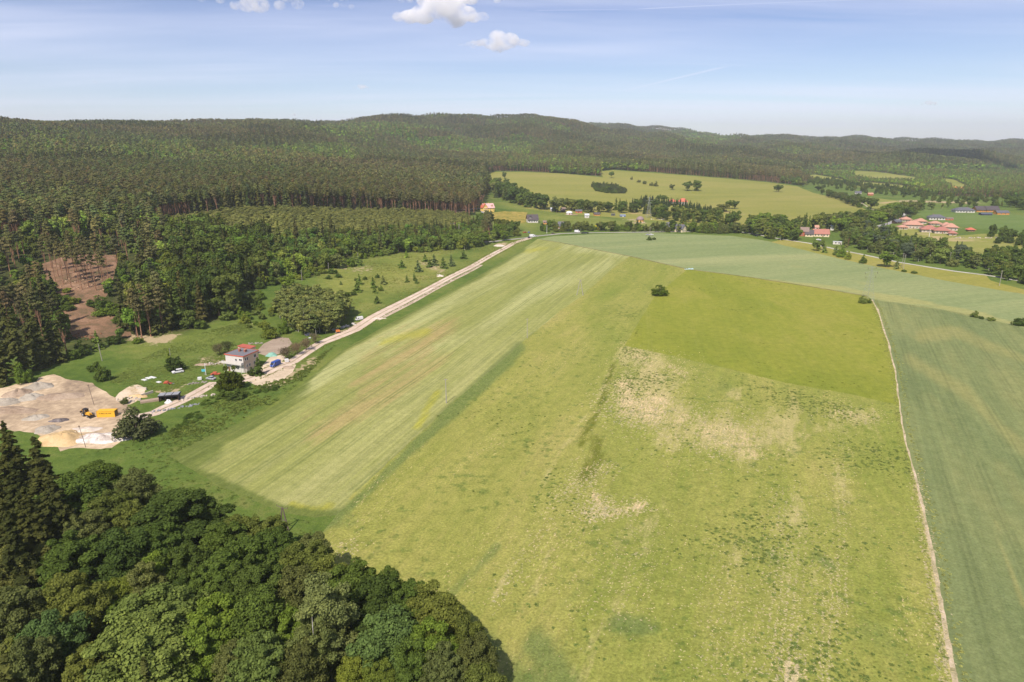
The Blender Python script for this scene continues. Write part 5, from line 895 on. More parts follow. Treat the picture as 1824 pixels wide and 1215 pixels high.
# the distant woods: one object per kind, each an instancer over real tree meshes
def stuff_objects():
    nm = {'pine_lo': ('far_pine_forest', 'far pine forest covering the hills in dull brown-green'), 'broad_lo': ('far_broadleaf_forest', 'lighter green broadleaf woods on the far hills'), 'spruce_lo': ('far_spruce_forest', 'dark pointed spruces scattered over the far hills'),
          'pine': ('pine_forest', 'dense pine forest behind the front row of pines'), 'broad': ('broadleaf_thicket', 'dense green thicket behind the first trees'), 'slender': ('young_scrub', 'pale young scrub in front of the tall pines'), 'spruce': ('spruce_stand', 'spruces mixed into the near forest'), 'tuft': ('grass_tufts', 'scattered tufts of grass and weeds over fields, banks and verges'), 'shrub': ('far_bushes', 'small bushes too many to single out')}
    for key, L in STUFF.items():
        P = np.vstack([l[0] for l in L]); s = np.vstack([l[1] for l in L]); t = np.vstack([l[2] for l in L]); n = len(P)
        if n == 0: continue
        print('STUFF', key, n)
        me = bpy.data.meshes.new(nm[key][0]); me.vertices.add(n); me.vertices.foreach_set('co', P.astype(np.float32).ravel())
        for an, ty, dat, fld in (('scl', 'FLOAT_VECTOR', s, 'vector'), ('tint', 'FLOAT_VECTOR', t, 'vector'), ('rot', 'FLOAT_VECTOR', np.column_stack([rng.normal(size=n) * .03, rng.normal(size=n) * .03, rng.uniform(0, 6.28, n)]), 'vector')):
            a = me.attributes.new(an, ty, 'POINT'); a.data.foreach_set(fld, dat.astype(np.float32).ravel())
        a = me.attributes.new('idx', 'INT', 'POINT'); a.data.foreach_set('value', rng.integers(0, len(KIND[key]), n).astype(np.int32))
        ob = bpy.data.objects.new(nm[key][0], me); C.objects.link(ob); tag(ob, nm[key][1], 'forest', None, 'stuff')
        col = bpy.data.collections.new('tree shapes ' + key)
        for i, (cr, tr) in enumerate(KIND[key]):
            if tr is not None:   # trunk and crown in one mesh
                nc, ntv = len(cr.vertices), len(tr.vertices); V = np.zeros((nc + ntv) * 3, np.float32); a1 = np.zeros(nc * 3, np.float32); a2 = np.zeros(ntv * 3, np.float32)
                cr.vertices.foreach_get('co', a1); tr.vertices.foreach_get('co', a2); V = np.concatenate([a1, a2]).reshape(-1, 3)
                F = [tuple(p.vertices) for p in cr.polygons] + [tuple(v + nc for v in p.vertices) for p in tr.polygons]; lv = np.zeros(nc, np.float32); cr.attributes['lv'].data.foreach_get('value', lv)
                m2 = mesh_np('tree_shape', V, F, [cr.materials[0], tr.materials[0]], np.concatenate([lv, np.full(ntv, .5)]), mi=[0] * len(cr.polygons) + [1] * len(tr.polygons))
            else: m2 = cr
            col.objects.link(bpy.data.objects.new('tree_shape_%d' % i, m2))
        ng = bpy.data.node_groups.new('scatter ' + key, 'GeometryNodeTree'); ng.interface.new_socket('Geometry', in_out='INPUT', socket_type='NodeSocketGeometry'); ng.interface.new_socket('Geometry', in_out='OUTPUT', socket_type='NodeSocketGeometry')
        N = ng.nodes; gi = N.new('NodeGroupInput'); go = N.new('NodeGroupOutput'); ip = N.new('GeometryNodeInstanceOnPoints'); ci = N.new('GeometryNodeCollectionInfo'); ci.inputs[0].default_value = col; ci.inputs[1].default_value = True; ci.inputs[2].default_value = True
        def na(name, ty):
            x = N.new('GeometryNodeInputNamedAttribute'); x.data_type = ty; x.inputs[0].default_value = name; return next(o for o in x.outputs if o.enabled)
        l = ng.links.new; l(gi.outputs[0], ip.inputs['Points']); l(ci.outputs[0], ip.inputs['Instance']); ip.inputs['Pick Instance'].default_value = True
        l(na('idx', 'INT'), ip.inputs['Instance Index']); l(na('rot', 'FLOAT_VECTOR'), ip.inputs['Rotation']); l(na('scl', 'FLOAT_VECTOR'), ip.inputs['Scale']); l(ip.outputs[0], go.inputs[0])
        md = ob.modifiers.new('scatter', 'NODES'); md.node_group = ng
finish_trees()
stuff_objects()
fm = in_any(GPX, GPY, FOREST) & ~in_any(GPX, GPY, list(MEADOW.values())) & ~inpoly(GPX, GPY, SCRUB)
ATT['yellow_grass'] = np.maximum(ATT['yellow_grass'], inpoly(GPX, GPY, SCRUB) * .6)
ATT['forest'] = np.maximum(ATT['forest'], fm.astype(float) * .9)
for k in ATT: ATT[k] = ATT[k]
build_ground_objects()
#---OBJECTS---
# ------------------------------------------------------------------ buildings
def c3(r, g, b): return srgb(r, g, b)
GLASS = plain('window glass', (.03,.035,.045,1), .15, .6, .1); WHITEF = plain('white frame', (.72,.71,.68,1), .5, .3, .05)
def windows_on(t, side, spec, L, Wd, fr=WHITEF):
    # spec: list of (along, sill height, width, height); side: 'x-','x+','y-','y+'
    for a, z, w, h in spec:
        f = MB(); g = MB(); th = .06
        def bx(m, a0, a1, z0, z1, o0, o1):
            if side == 'y-': m.box(a0, a1, -Wd / 2 - o1, -Wd / 2 - o0, z0, z1)
            elif side == 'y+': m.box(a0, a1, Wd / 2 + o0, Wd / 2 + o1, z0, z1)
            elif side == 'x-': m.box(-L / 2 - o1, -L / 2 - o0, a0, a1, z0, z1)
            else: m.box(L / 2 + o0, L / 2 + o1, a0, a1, z0, z1)
        bx(g, a - w / 2, a + w / 2, z, z + h, .004, .03)
        bx(f, a - w / 2 - .08, a - w / 2, z, z + h, .004, .07); bx(f, a + w / 2, a + w / 2 + .08, z, z + h, .004, .07); bx(f, a - w / 2 - .08, a + w / 2 + .08, z + h, z + h + .08, .004, .07); bx(f, a - w / 2 - .08, a + w / 2 + .08, z - .08, z, .004, .09)
        if w > .9: bx(f, a - .03, a + .03, z, z + h, .031, .07)
        o = g.build('window', GLASS, t); f.build('window_frame', fr, o)
def house(loc, rz, L, Wd, h, roof, rh, wall_m, roof_m, label, name='house', cat='house', over=.5, chim=((.2, .1),), wins=(), door=None, plinth=None, group=None, gable_m=None, sc=1, base_drop=1.0, dormer=None, chim_m=None):
    t = empty(name, loc, rz, label, cat, group, sc); w = MB(); x, y = L / 2, Wd / 2
    w.box(-x, x, -y, y, -base_drop, h)
    if roof == 'gable':
        g = MB(); 
        for s in (-1, 1): g.prism([(-y, h), (y, h), (0, h + rh)], s * x - (.12 if s > 0 else -.12) - .12, s * x - (.12 if s > 0 else -.12) + .12)
        V = [(v[1], v[0], v[2]) for v in g.V]; w.add(V, [tuple(reversed(f)) for f in g.F]) if not gable_m else MB().add(V, [tuple(reversed(f)) for f in g.F]).build('gable', gable_m, t)
    w.build('wall', wall_m, t)
    if plinth: MB().box(-x - .06, x + .06, -y - .06, y + .06, -base_drop, plinth[0]).build('plinth', plinth[1], t)
    r = MB(); X, Y = x + over, y + over
    if roof == 'gable':
        dz = rh * over / y; T = .22
        for s in (-1, 1):
            V = [(-X, s * Y, h - dz), (X, s * Y, h - dz), (X, 0, h + rh), (-X, 0, h + rh)]; V += [(a, b, c + T) for a, b, c in V]
            r.add(V, [(0, 1, 2, 3), (7, 6, 5, 4), (0, 4, 5, 1), (1, 5, 6, 2), (2, 6, 7, 3), (3, 7, 4, 0)])
    elif roof == 'hip':
        k = max(0, X - Y); V = [(-X, -Y, h), (X, -Y, h), (X, Y, h), (-X, Y, h), (-k, 0, h + rh), (k, 0, h + rh)] + [(-X, -Y, h - .2), (X, -Y, h - .2), (X, Y, h - .2), (-X, Y, h - .2)]
        F = [(0, 1, 5, 4), (2, 3, 4, 5), (1, 2, 5), (3, 0, 4), (9, 8, 7, 6), (0, 6, 7, 1), (1, 7, 8, 2), (2, 8, 9, 3), (3, 9, 6, 0)]
        r.add(V, F)
    elif roof == 'flat': r.box(-X, X, -Y, Y, h + .003, h + .25)
    elif roof == 'mono':
        V = [(-X, -Y, h + .02), (X, -Y, h + .02), (X, Y, h + rh), (-X, Y, h + rh)]; V += [(a, b, c + .15) for a, b, c in V]; r.add(V, [(3, 2, 1, 0), (4, 5, 6, 7), (0, 1, 5, 4), (1, 2, 6, 5), (2, 3, 7, 6), (3, 0, 4, 7)])
    ro = r.build('roof', roof_m, t)
    cm = chim_m or plain('chimney brick', (.32,.12,.08,1), .9, .1, .2)
    for cx, cy in chim:
        z0 = h + rh * (1 - abs(cy) * 2) * .8; MB().box(cx * L - .35, cx * L + .35, cy * Wd - .35, cy * Wd + .35, z0 - .6, h + rh + .9).build('chimney', cm, ro)
    if dormer:
        for a, sgn in dormer:
            d = MB(); d.box(a - 1.3, a + 1.3, min(0, sgn * y * .8), max(0, sgn * y * .8), h + rh * .15, h + rh * .55); do = d.build('dormer', wall_m, t)
            g = MB(); V = []
            g.add([(a - 1.7, sgn * y * .95, h + rh * .5), (a, sgn * y * .95, h + rh * .92), (a + 1.7, sgn * y * .95, h + rh * .5), (a - 1.7, 0, h + rh * .5), (a, 0, h + rh * .92), (a + 1.7, 0, h + rh * .5)], [(0, 1, 2), (5, 4, 3), (0, 3, 4, 1), (1, 4, 5, 2), (2, 5, 3, 0)])
            g.build('dormer_roof', roof_m, do)
    for side, spec in wins: windows_on(t, side, spec, L, Wd)
    if door:
        side, a, w_, hh, m_ = door; d = MB()
        if side == 'y-': d.box(a - w_ / 2, a + w_ / 2, -y - .06, -y - .004, 0, hh)
        elif side == 'x-': d.box(-x - .06, -x - .004, a - w_ / 2, a + w_ / 2, 0, hh)
        else: d.box(x + .004, x + .06, a - w_ / 2, a + w_ / 2, 0, hh)
        d.build('door', m_, t)
    return t
def face(px, py, deg=0): return R(deg)
W_WHITE = plain('white render', (.60,.57,.52,1), .85, .1, .1); W_TAN = plain('tan render', (.55,.43,.32,1), .9, .1, .12); W_YEL = plain('yellow render', (.82,.58,.15,1), .85, .1, .08)
W_WOOD = plain('brown boards', (.20,.10,.05,1), .8, .1, .25, 3); W_DWOOD = plain('dark boards', (.075,.05,.035,1), .85, .1, .3, 3); W_OR = plain('orange boards', (.55,.24,.06,1), .7, .2, .2, 3); W_REDW = plain('red boards', (.50,.13,.06,1), .7, .2, .15, 3); W_CREAM = plain('cream render', (.68,.58,.40,1), .85, .1, .08)
R_RED = ribbed('red tiles', (.54,.15,.09,1), .45, 1); R_ROSE = ribbed('weathered red tiles', (.38,.16,.12,1), .45, 1); R_SAL = ribbed('salmon tiles', (.48,.26,.185,1), .45, 1); R_GRY = ribbed('slate grey tiles', (.12,.12,.14,1), .45, 1); R_DK = ribbed('dark brown tiles', (.085,.07,.075,1), .45, 1)
R_BRN = ribbed('brown weathered tiles', (.24,.17,.14,1), .45, 1); R_FELT = plain('grey roofing felt', (.17,.17,.185,1), .9, .1, .12); R_PINK = ribbed('pale red tiles', (.66,.42,.40,1), .45, 1); R_TIN = ribbed('corrugated tin', (.36,.37,.39,1), .25, 0, .15); R_SHING = plain('purple-brown shingles', (.27,.20,.20,1), .9, .1, .2, 2)
R_LGREY = plain('light grey roof', (.50,.52,.55,1), .6, .3, .08)
# the main house by the dirt road: 9.5 x 9.8 m, flat roof falling slightly, white front with long balcony, tan side wall
def main_house():
    F_, R_, L_ = [Vector(Pz(*q, 8.0)) for q in ((432, 634.4), (458.5, 623.8), (401.5, 629.8))]
    c = (R_ + L_) / 2; rz = math.atan2((R_ - F_).y, (R_ - F_).x); Lx = (R_ - F_).length; Ly = (L_ - F_).length
    t = empty('house', (c.x, c.y, 0), rz, 'two-storey white and tan house with flat grey roof and balcony by the dirt road', 'house')
    x, y = Lx / 2, Ly / 2                  # local +x = along the tan wall, local -x end = white front, local -y = tan wall
    m = MB(); m.box(-x, x, -y, y, -.5, 7.7); b = m.build('wall', W_TAN, t)
    f = MB(); f.box(-x - .12, -x - .003, -y - .02, y, 4.5, 7.7); f.box(-x - .12, -x - .003, -y - .02, y, -.5, 4.5); f.build('front_wall', W_WHITE, t)
    r = MB(); r.box(-x - .3, x + .3, -y - .3, y + .3, 7.72, 7.9); ro = r.build('roof', R_FELT, t)
    e = MB(); e.box(-x - .42, -x - .3, -y - .42, y + .42, 7.62, 8.02); e.box(x + .3, x + .42, -y - .42, y + .42, 7.62, 8.02); e.box(-x - .3, x + .3, -y - .42, -y - .3, 7.62, 8.02); e.box(-x - .3, x + .3, y + .3, y + .42, 7.62, 8.02); e.build('roof_edge', plain('red flashing', (.55,.12,.07,1), .6, .3, .1), ro)
    for cx, cy, s in ((.6, 1.6, .45), (1.0, -1.3, .6)): 
        ch = MB().box(cx - s, cx + s, cy - .4, cy + .4, 7.9, 9.0).build('chimney', plain('chimney brick', (.32,.12,.08,1), .9), ro); MB().box(cx - s - .1, cx + s + .1, cy - .5, cy + .5, 9.0, 9.12).build('chimney_cap', plain('chimney cap', (.5,.22,.15,1), .9), ch)
    bl = MB(); bl.box(-x - 1.6, -x - .125, -y, y + 1.2, 3.85, 4.05); ba = bl.build('balcony', plain('balcony concrete', (.42,.40,.37,1), .9), t)
    rl = MB(); rl.box(-x - 1.6, -x - 1.5, -y, y + 1.2, 4.05, 5.0); rl.box(-x - 1.5, -x - .125, -y, -y + .1, 4.05, 5.0); rl.box(-x - 1.5, -x - .125, y + 1.1, y + 1.2, 4.05, 5.0); rl.build('railing', W_WHITE, ba)
    for k in (-.9, .1, 1.0): MB().box(-x - 1.55, -x - 1.4, y * k - .08, y * k + .08, -.5, 3.85).build('balcony_post', W_WHITE, ba)
    windows_on(t, 'y-', [(-x * .72, 5.4, .8, 1.3), (-x * .48, 5.4, .8, 1.3), (x * .55, 5.3, 1.5, 1.4), (-x * .6, 2.3, 1.0, 1.2), (-x * .25, 2.3, 1.0, 1.2), (x * .4, 2.3, 1.2, 1.3)], Lx, Ly)
    windows_on(t, 'x-', [(-y * .72, 5.6, 1.6, .9), (-y * .2, 5.3, .8, 1.0)], Lx + .25, Ly); windows_on(t, 'x-', [(-y * .3, 1.4, 1.4, 1.6), (y * .3, 1.4, 1.4, 1.6)], Lx + .25, Ly)
    MB().box(-x - .18, -x - .125, y * .7 - .5, y * .7 + .5, 0, 2.1).build('door', W_WOOD, t)
    st = MB(); 
    for k in range(7): st.box(-x + .3 + k * .34, -x + .64 + k * .34, -y - 1.3, -y - .01, 0, 1.9 - k * .26)
    st.build('stairs', plain('stair concrete', (.36,.33,.29,1), .9), t)
    g2 = Pz(436, 616, 5.0)
    house((g2[0] , g2[1] + 2, 0), rz, 3.5, 7.5, 4.0, 'mono', .3, W_TAN, plain('bright red sheet roof', (.45,.11,.07,1), .5, .3, .1), 'low lean-to with bright red sheet roof behind the white house', 'outbuilding', 'shed', .3, chim=())
main_house()
H = house
def g3(px, py): return tuple(G(px, py))
win2 = lambda n, L, z=1.1, w=1.2, h=1.3: [((i - (n - 1) / 2) * L / n, z, w, h) for i in range(n)]
# yellow house at the forest edge
H(g3(869, 376), R(28), 15, 10, 5.2, 'gable', 5.0, W_YEL, R_PINK, 'yellow house with red and pale pink steep roofs at the edge of the forest', over=.8, chim=((.1, .05), (-.3, .12)), wins=[('y-', win2(4, 15, 1.0) + win2(4, 15, 3.4)), ('x-', win2(2, 9, 1.2) + win2(2, 9, 3.6))], dormer=[(4.5, -1)], chim_m=plain('yellow chimney', (.7, .42, .06, 1), .8))
t = H(tuple(Vector(g3(864, 376)) + Vector((-1.5, -1, 0))), R(-62), 8.5, 7.0, 5.4, 'gable', 4.6, W_YEL, R_RED, 'yellow gabled wing with red roof facing the driveway', 'house_wing', 'house', over=.7, chim=(), wins=[('x+', win2(3, 6, 1.0, 1.0) + win2(2, 5, 3.6, 1.0) + win2(1, 1, 6.1, .9, 1.0))], door=('x+', 0, 1.2, 2.2, W_WOOD))
H(g3(847, 366), R(20), 9, 4, 2.8, 'mono', .6, W_OR, R_RED, 'open orange-brown shed left of the yellow house', 'shed', 'shed', .4, chim=(), wins=[('y-', win2(3, 8, .6, 1.8, 1.6))])
H(g3(828, 376), R(15), 12, 6, 2.2, 'mono', .4, W_DWOOD, plain('sandy flat roof', (.5,.38,.27,1), .9), 'low shed with sandy brown flat roof left of the driveway', 'shed', 'shed', .5, chim=())
H(g3(806, 406), R(10), 13, 7, 3.0, 'gable', 2.2, W_WHITE, R_DK, 'low white house with dark roof hidden among trees below the driveway', wins=[('y-', win2(3, 12))], door=('y-', 5, 1, 2, W_WOOD))
H(g3(948, 396), R(12), 13, 9.5, 4.2, 'gable', 5.4, W_WHITE, R_DK, 'timbered house with big dark brown roof and white base above the junction', over=.9, chim=((0, .05),), wins=[('y-', win2(4, 12, .9)), ('x+', win2(2, 8, 1) + win2(2, 6, 4.2))], gable_m=W_WOOD, plinth=(1.0, W_WHITE), dormer=[(-3.2, -1)], door=('x+', -2.5, 1.1, 2.1, W_DWOOD))
H(g3(972, 399), R(-5), 6, 5, 2.6, 'gable', 1.5, W_OR, R_BRN, 'orange wooden annexe right of the dark-roofed house', 'outbuilding', 'shed', chim=(), wins=[('y-', win2(2, 5))])
H(g3(1000, 408), R(-12), 7, 8, 4.2, 'gable', 4.2, W_OR, R_GRY, 'narrow house with steep blue-grey roof over orange boards by the tall spruce', wins=[('y-', win2(2, 6))], over=.7, plinth=(1.4, W_WHITE))
H(g3(985, 376), R(10), 7, 5, 3, 'gable', 2, W_WHITE, R_LGREY, 'little white house below the trees left of the huts', wins=[('y-', win2(2, 6))])
H(g3(1003, 377), R(-8), 6, 5, 2.4, 'gable', 3.4, W_DWOOD, R_BRN, 'brown hut with orange gable boards left of the white round tent', 'hut', 'hut', chim=(), wins=[('y-', win2(1, 5))], gable_m=W_OR, over=.6)
H(g3(1031, 379), R(-6), 9, 5, 2.8, 'gable', 1.5, W_REDW, R_GRY, 'red-orange cabin with grey roof right of the white round tent', 'cabin', 'cabin', chim=(), wins=[('y-', win2(2, 8))], door=('y-', 0, 1, 2, W_DWOOD))
H(g3(1045, 388), R(6), 5.5, 5, 3.8, 'gable', 1.6, W_WHITE, R_LGREY, 'small white hut left of the tall lone spruce among the huts', 'hut', 'hut', chim=(), wins=[('y-', win2(1, 5))])
H(g3(1063, 384), R(8), 8, 5, 2.2, 'gable', 2.0, W_OR, R_DK, 'orange hut with dark roof right of the tall lone spruce', 'hut', 'hut', chim=(), wins=[('y-', win2(2, 6))], over=.5)
H(g3(1092, 384), R(0), 5, 4, 2.4, 'flat', .2, plain('dark grey sheet', (.09, .1, .11, 1), .6), R_GRY, 'dark grey box shed between the orange hut and the blue canopy', 'shed', 'shed', .2, chim=(), door=('y-', 0, 1.2, 2, W_DWOOD))
H(g3(1109, 386), R(4), 7, 5, 1.8, 'gable', .9, plain('blue canvas', (.12, .17, .30, 1), .6), plain('grey-blue canvas', (.22, .27, .38, 1), .7), 'low grey-blue canopy left of the domed hut', 'canopy', 'canopy', .4, chim=(), door=('y-', 0, 1.2, 1.6, WHITEF))
H(g3(1197, 362), R(-14), 12, 8.5, 2.8, 'hip', 3.6, W_WHITE, R_RED, 'smaller left house of the two with bright red hipped roof on the meadow', over=.9, wins=[('y-', win2(3, 11))], door=('y-', 4.4, 1, 2.1, W_WOOD))
t = H(g3(1216, 364), R(-14), 14, 10, 4.6, 'hip', 5.0, W_WHITE, R_RED, 'larger right house of the two with bright red hipped roof on the meadow', over=1.0, chim=((.12, .1),), wins=[('y-', win2(4, 13) + win2(4, 13, 3.0, 1, .9))], door=('y-', 0, 1.2, 2.2, W_WOOD), dormer=[(-3.5, -1), (3.5, -1)])
H(g3(1195, 408), R(-20), 10, 8, 3.4, 'gable', 4.2, W_CREAM, R_GRY, 'cream gabled house with dark roof among trees right of the domed hut', over=.7, wins=[('x+', win2(2, 6)), ('y-', win2(3, 9))])
H(g3(1212, 413), R(-50), 10, 8, 4.4, 'gable', 4.0, W_CREAM, R_GRY, 'cream gable end under a grey roof behind the roadside trees', over=.8, wins=[('x+', win2(2, 6)), ('y-', win2(3, 9))])
H(g3(1341, 411), R(-12), 11, 9, 4.0, 'gable', 4.4, W_WHITE, R_RED, 'house showing only its flat red roof among the roadside trees', wins=[('y-', win2(3, 9))])
H(g3(1431, 420), R(-22), 9, 8, 5.6, 'gable', 3.6, plain('red brick', (.40,.13,.08,1), .9, .1, .2, 2), R_BRN, 'farm building with weathered brown roof and red brick base, left of the farmstead', 'farm_building', 'farmhouse', over=.8, chim=(), wins=[('y-', win2(2, 6, 1.0, .9))], gable_m=W_DWOOD, door=('y-', 2.6, 1.8, 2.4, W_DWOOD))
H(g3(1441, 421), R(-22), 8, 9, 3.0, 'gable', 3.8, W_CREAM, R_DK, 'middle farm building with black gable and cream wall', 'farm_building', 'farmhouse', over=.6, chim=(), wins=[('y-', win2(2, 6))], gable_m=W_DWOOD)
H(g3(1461, 421), R(-10), 16, 9, 3.4, 'gable', 4.4, W_CREAM, R_ROSE, 'long cream farmhouse with faded red tiled roof by the grey lane', 'farmhouse', 'farmhouse', over=.6, chim=((-.2, .08), (.25, .0)), wins=[('y-', win2(5, 15)), ('x+', win2(2, 6) + win2(1, 1, 3.9, .9, 1))], door=('y-', 1.6, 1.0, 2.1, W_WOOD))
H(g3(1485, 410), R(-35), 6, 7, 5.0, 'mono', 1.2, W_WHITE, R_LGREY, 'tall narrow white house with pale blue-grey slanting roof behind the farmhouse', over=.8, chim=(), wins=[('y-', win2(1, 5, 2.8) ), ('x-', win2(1, 4, 2.8))], door=('y-', 1.6, 1, 2, W_WOOD))
H(g3(1454, 410), R(-10), 4, 4, 3.6, 'gable', 2.0, W_WHITE, R_SAL, 'little whitish gable among the trees behind the farmhouse', chim=(), wins=[('y-', win2(1, 3, 1.6))])
H(g3(1491, 435), R(-20), 8, 4, 2.5, 'flat', .1, W_WHITE, R_LGREY, 'flat white cabin beside the lane right of the farmhouse', 'cabin', 'cabin', .15, chim=(), wins=[('y-', win2(2, 6, 1.0))], door=('y-', 3, .8, 2, W_DWOOD))
H(g3(1528, 346), R(-20), 11, 9, 3.0, 'gable', 2.8, W_WHITE, R_GRY, 'small white house with grey roof at the top of the valley meadow', wins=[('y-', win2(3, 10)), ('x+', win2(2, 7))])
H(g3(1550, 348), R(-8), 9, 6, 2.8, 'gable', 2.0, W_REDW, R_SAL, 'small red-brown house left of the dark tree by the valley meadow', wins=[('y-', win2(2, 8))])
H(g3(1605, 325), R(-10), 22, 10, 3.4, 'gable', 3.4, W_WHITE, R_BRN, 'far long white house between the upper meadows', wins=[('y-', win2(5, 20))])
H(g3(1718, 341), R(-15), 13, 10, 4, 'gable', 4.6, W_CREAM, plain('bright orange tiles', (.62, .22, .10, 1), .8), 'far house with steep orange roof beside the dark round tree', wins=[('y-', win2(3, 12))])
H(g3(1700, 340), R(-15), 8, 8, 4, 'gable', 4.2, W_CREAM, plain('bright orange tiles', (.62, .22, .10, 1), .8), 'far smaller orange roof left of the dark round tree', wins=[('y-', win2(2, 7))])
H(g3(1667, 391), R(-14), 19, 11, 3.2, 'hip', 3.4, W_WHITE, R_GRY, 'white bungalow with slate grey hipped roof nearest the red-roofed complex', over=.9, chim=((-.2, .05),), wins=[('y-', win2(5, 17, .9, 1.5, 1.5)), ('x+', win2(2, 8))], door=('y-', 0, 1.4, 2.2, W_DWOOD))
H(g3(1690, 392), R(-14), 9, 4, 2.2, 'gable', 1.0, W_REDW, R_BRN, 'low red-brown shed right of the nearest white bungalow', 'shed', 'shed', chim=(), wins=[('y-', win2(2, 7, .8))])
H(g3(1715, 378), R(-6), 26, 13, 3.2, 'hip', 3.8, W_WHITE, R_GRY, 'far white bungalow with wide slate grey roof by the pale trees', over=1, wins=[('y-', win2(6, 24, .9, 1.5, 1.5))], door=('y-', 2, 1.4, 2.2, W_DWOOD))
H(g3(1747, 377), R(-2), 19, 12, 3.6, 'gable', 4.4, W_OR, R_DK, 'left long wooden house with dark roof and orange walls beyond the crop field', over=1, chim=(), wins=[('y-', win2(4, 17))])
H(g3(1764, 377), R(-2), 17, 12, 3.6, 'gable', 4.4, W_OR, R_DK, 'right long wooden house with dark roof and orange walls beyond the crop field', over=1, chim=(), wins=[('y-', win2(4, 15))])
H(g3(1783, 382), R(-4), 16, 10, 2.8, 'gable', 2.6, W_OR, R_GRY, 'low orange-walled barn with grey roof right of the long wooden houses', 'barn', 'barn', chim=(), wins=[('y-', win2(2, 12, .8))])
H(g3(1755, 383), R(-4), 14, 8, 1.6, 'gable', 1.5, plain('dark blue sheet', (.05, .06, .10, 1), .5), plain('dark blue roof', (.08, .09, .13, 1), .6), 'small dark blue roof in front of the long wooden houses', 'shed', 'shed', chim=(), door=('y-', 2, 1.2, 1.4, W_DWOOD))
for px, py, L, Wd, h, rh, lab in ((1613, 394, 13, 11, 2.8, 3.0, 'salmon hipped roof at the back left of the complex, nearest the road bridge'), (1639, 398, 14, 11, 3.2, 3.2, 'salmon hipped roof at the back middle of the complex'), (1665, 401, 14, 10, 2.6, 2.6, 'salmon hipped roof at the back right of the complex, below the white bungalow'),
                                  (1625, 406, 22, 15, 4.4, 4.4, 'largest salmon hipped roof in the complex with pale walls'), (1607, 408, 11, 8, 2.6, 2.4, 'darker low red roof at the left foot of the largest salmon roof'), (1654, 413, 19, 14, 3.4, 4.2, 'broad reddish hipped roof in the middle front of the complex'),
                                  (1676, 415, 18, 13, 3.4, 3.6, 'orange-red hipped roof at the right front of the complex'), (1684, 407, 11, 9, 4.0, 3.4, 'small tall salmon roof behind the right front one'), (1692, 410, 15, 12, 4.0, 4.0, 'light salmon roof at the right end of the complex'), (1696, 419, 8, 7, 2.6, 2.4, 'tiny red roof at the lower right end of the complex')):
    H(g3(px, py), R(random.uniform(-22, -8)), L * .86, Wd * .86, h, 'hip', rh, plain('pale stone wall', (.52, .44, .36, 1), .9), R_SAL if 'salmon' in lab else R_ROSE, lab, 'villa', 'house', over=1.3, chim=(), wins=[('y-', win2(max(2, int(L / 4)), L * .8, .8, 1.2, 1.4))], door=('y-', 0, 1.0, 2.1, W_WOOD), group='roofs of the red-roofed complex')
H(g3(1728, 412), R(-10), 7, 6, 2.2, 'hip', 2.2, plain('open kiosk boards', (.3, .16, .1, 1), .8), R_RED, 'small red pavilion roof standing alone right of the complex', 'pavilion', 'pavilion', over=1.2, chim=(), wins=[('y-', win2(2, 5, .6))])
H(g3(1597, 398), R(20), 10, 6, 2.6, 'gable', 1.8, W_DWOOD, R_GRY, 'dark low roof under trees between road and complex', 'shed', 'shed', chim=(), wins=[('y-', win2(2, 8))])
# derelict wooden hut above the meadow, and the collapsed shed left of it
H(g3(574, 468), R(18), 7.5, 6.5, 2.8, 'gable', 2.6, W_CREAM, plain('patched grey roof', (.38, .36, .34, 1), .9, .1, .45, 1.2), 'derelict hut with patched grey roof, dark gable and cream base above the meadow', 'hut', 'hut', .5, chim=(), wins=[('y-', win2(2, 6, .8, 1.0, 1.0)), ('x-', win2(1, 3, 3.2, .8, .9))], gable_m=W_DWOOD, door=('x-', 1.5, 1, 2, W_DWOOD))
H(g3(546, 466), R(30), 5, 3.6, 1.5, 'gable', .8, W_DWOOD, plain('patched grey roof', (.38, .36, .34, 1), .9), 'collapsed grey shed half hidden by a bush left of the derelict hut', 'shed', 'shed', .4, chim=(), wins=[('y-', win2(1, 4, .5, .8, .6))])
# corrugated open shed in the yard
def open_shed():
    p = Vector(g3(303, 712)); t = empty('open_shed', p, R(14), 'black open shed with three strips of grey corrugated roof beside the dirt road', 'shed')
    m = MB(); m.box(-3.6, 3.6, 1.9, 2.0, 0, 2.2); m.box(-3.6, -3.5, -1.9, 1.9, 0, 2.4); m.box(3.5, 3.6, -1.9, 1.9, 0, 2.4); m.build('wall', plain('tarred boards', (.03, .03, .035, 1), .8), t)
    for i in range(4): MB().box(-3.6 + i * 2.36, -3.48 + i * 2.36, -2.0, -1.9, 0, 2.6).build('post', W_DWOOD, t)
    for i in range(3):
        r = MB(); x0 = -3.8 + i * 2.6; r.add([(x0, -2.2, 2.7), (x0 + 2.3, -2.2, 2.7), (x0 + 2.3, 2.2, 2.35), (x0, 2.2, 2.35), (x0, -2.2, 2.78), (x0 + 2.3, -2.2, 2.78), (x0 + 2.3, 2.2, 2.43), (x0, 2.2, 2.43)], [(3, 2, 1, 0), (4, 5, 6, 7), (0, 1, 5, 4), (1, 2, 6, 5), (2, 3, 7, 6), (3, 0, 4, 7)]); r.build('roof_sheet', R_TIN, t)
    MB().box(-3.85, 4.05, -2.25, 2.25, 2.2, 2.34).build('roof_deck', plain('tarred boards', (.03, .03, .035, 1), .8), t)
open_shed()
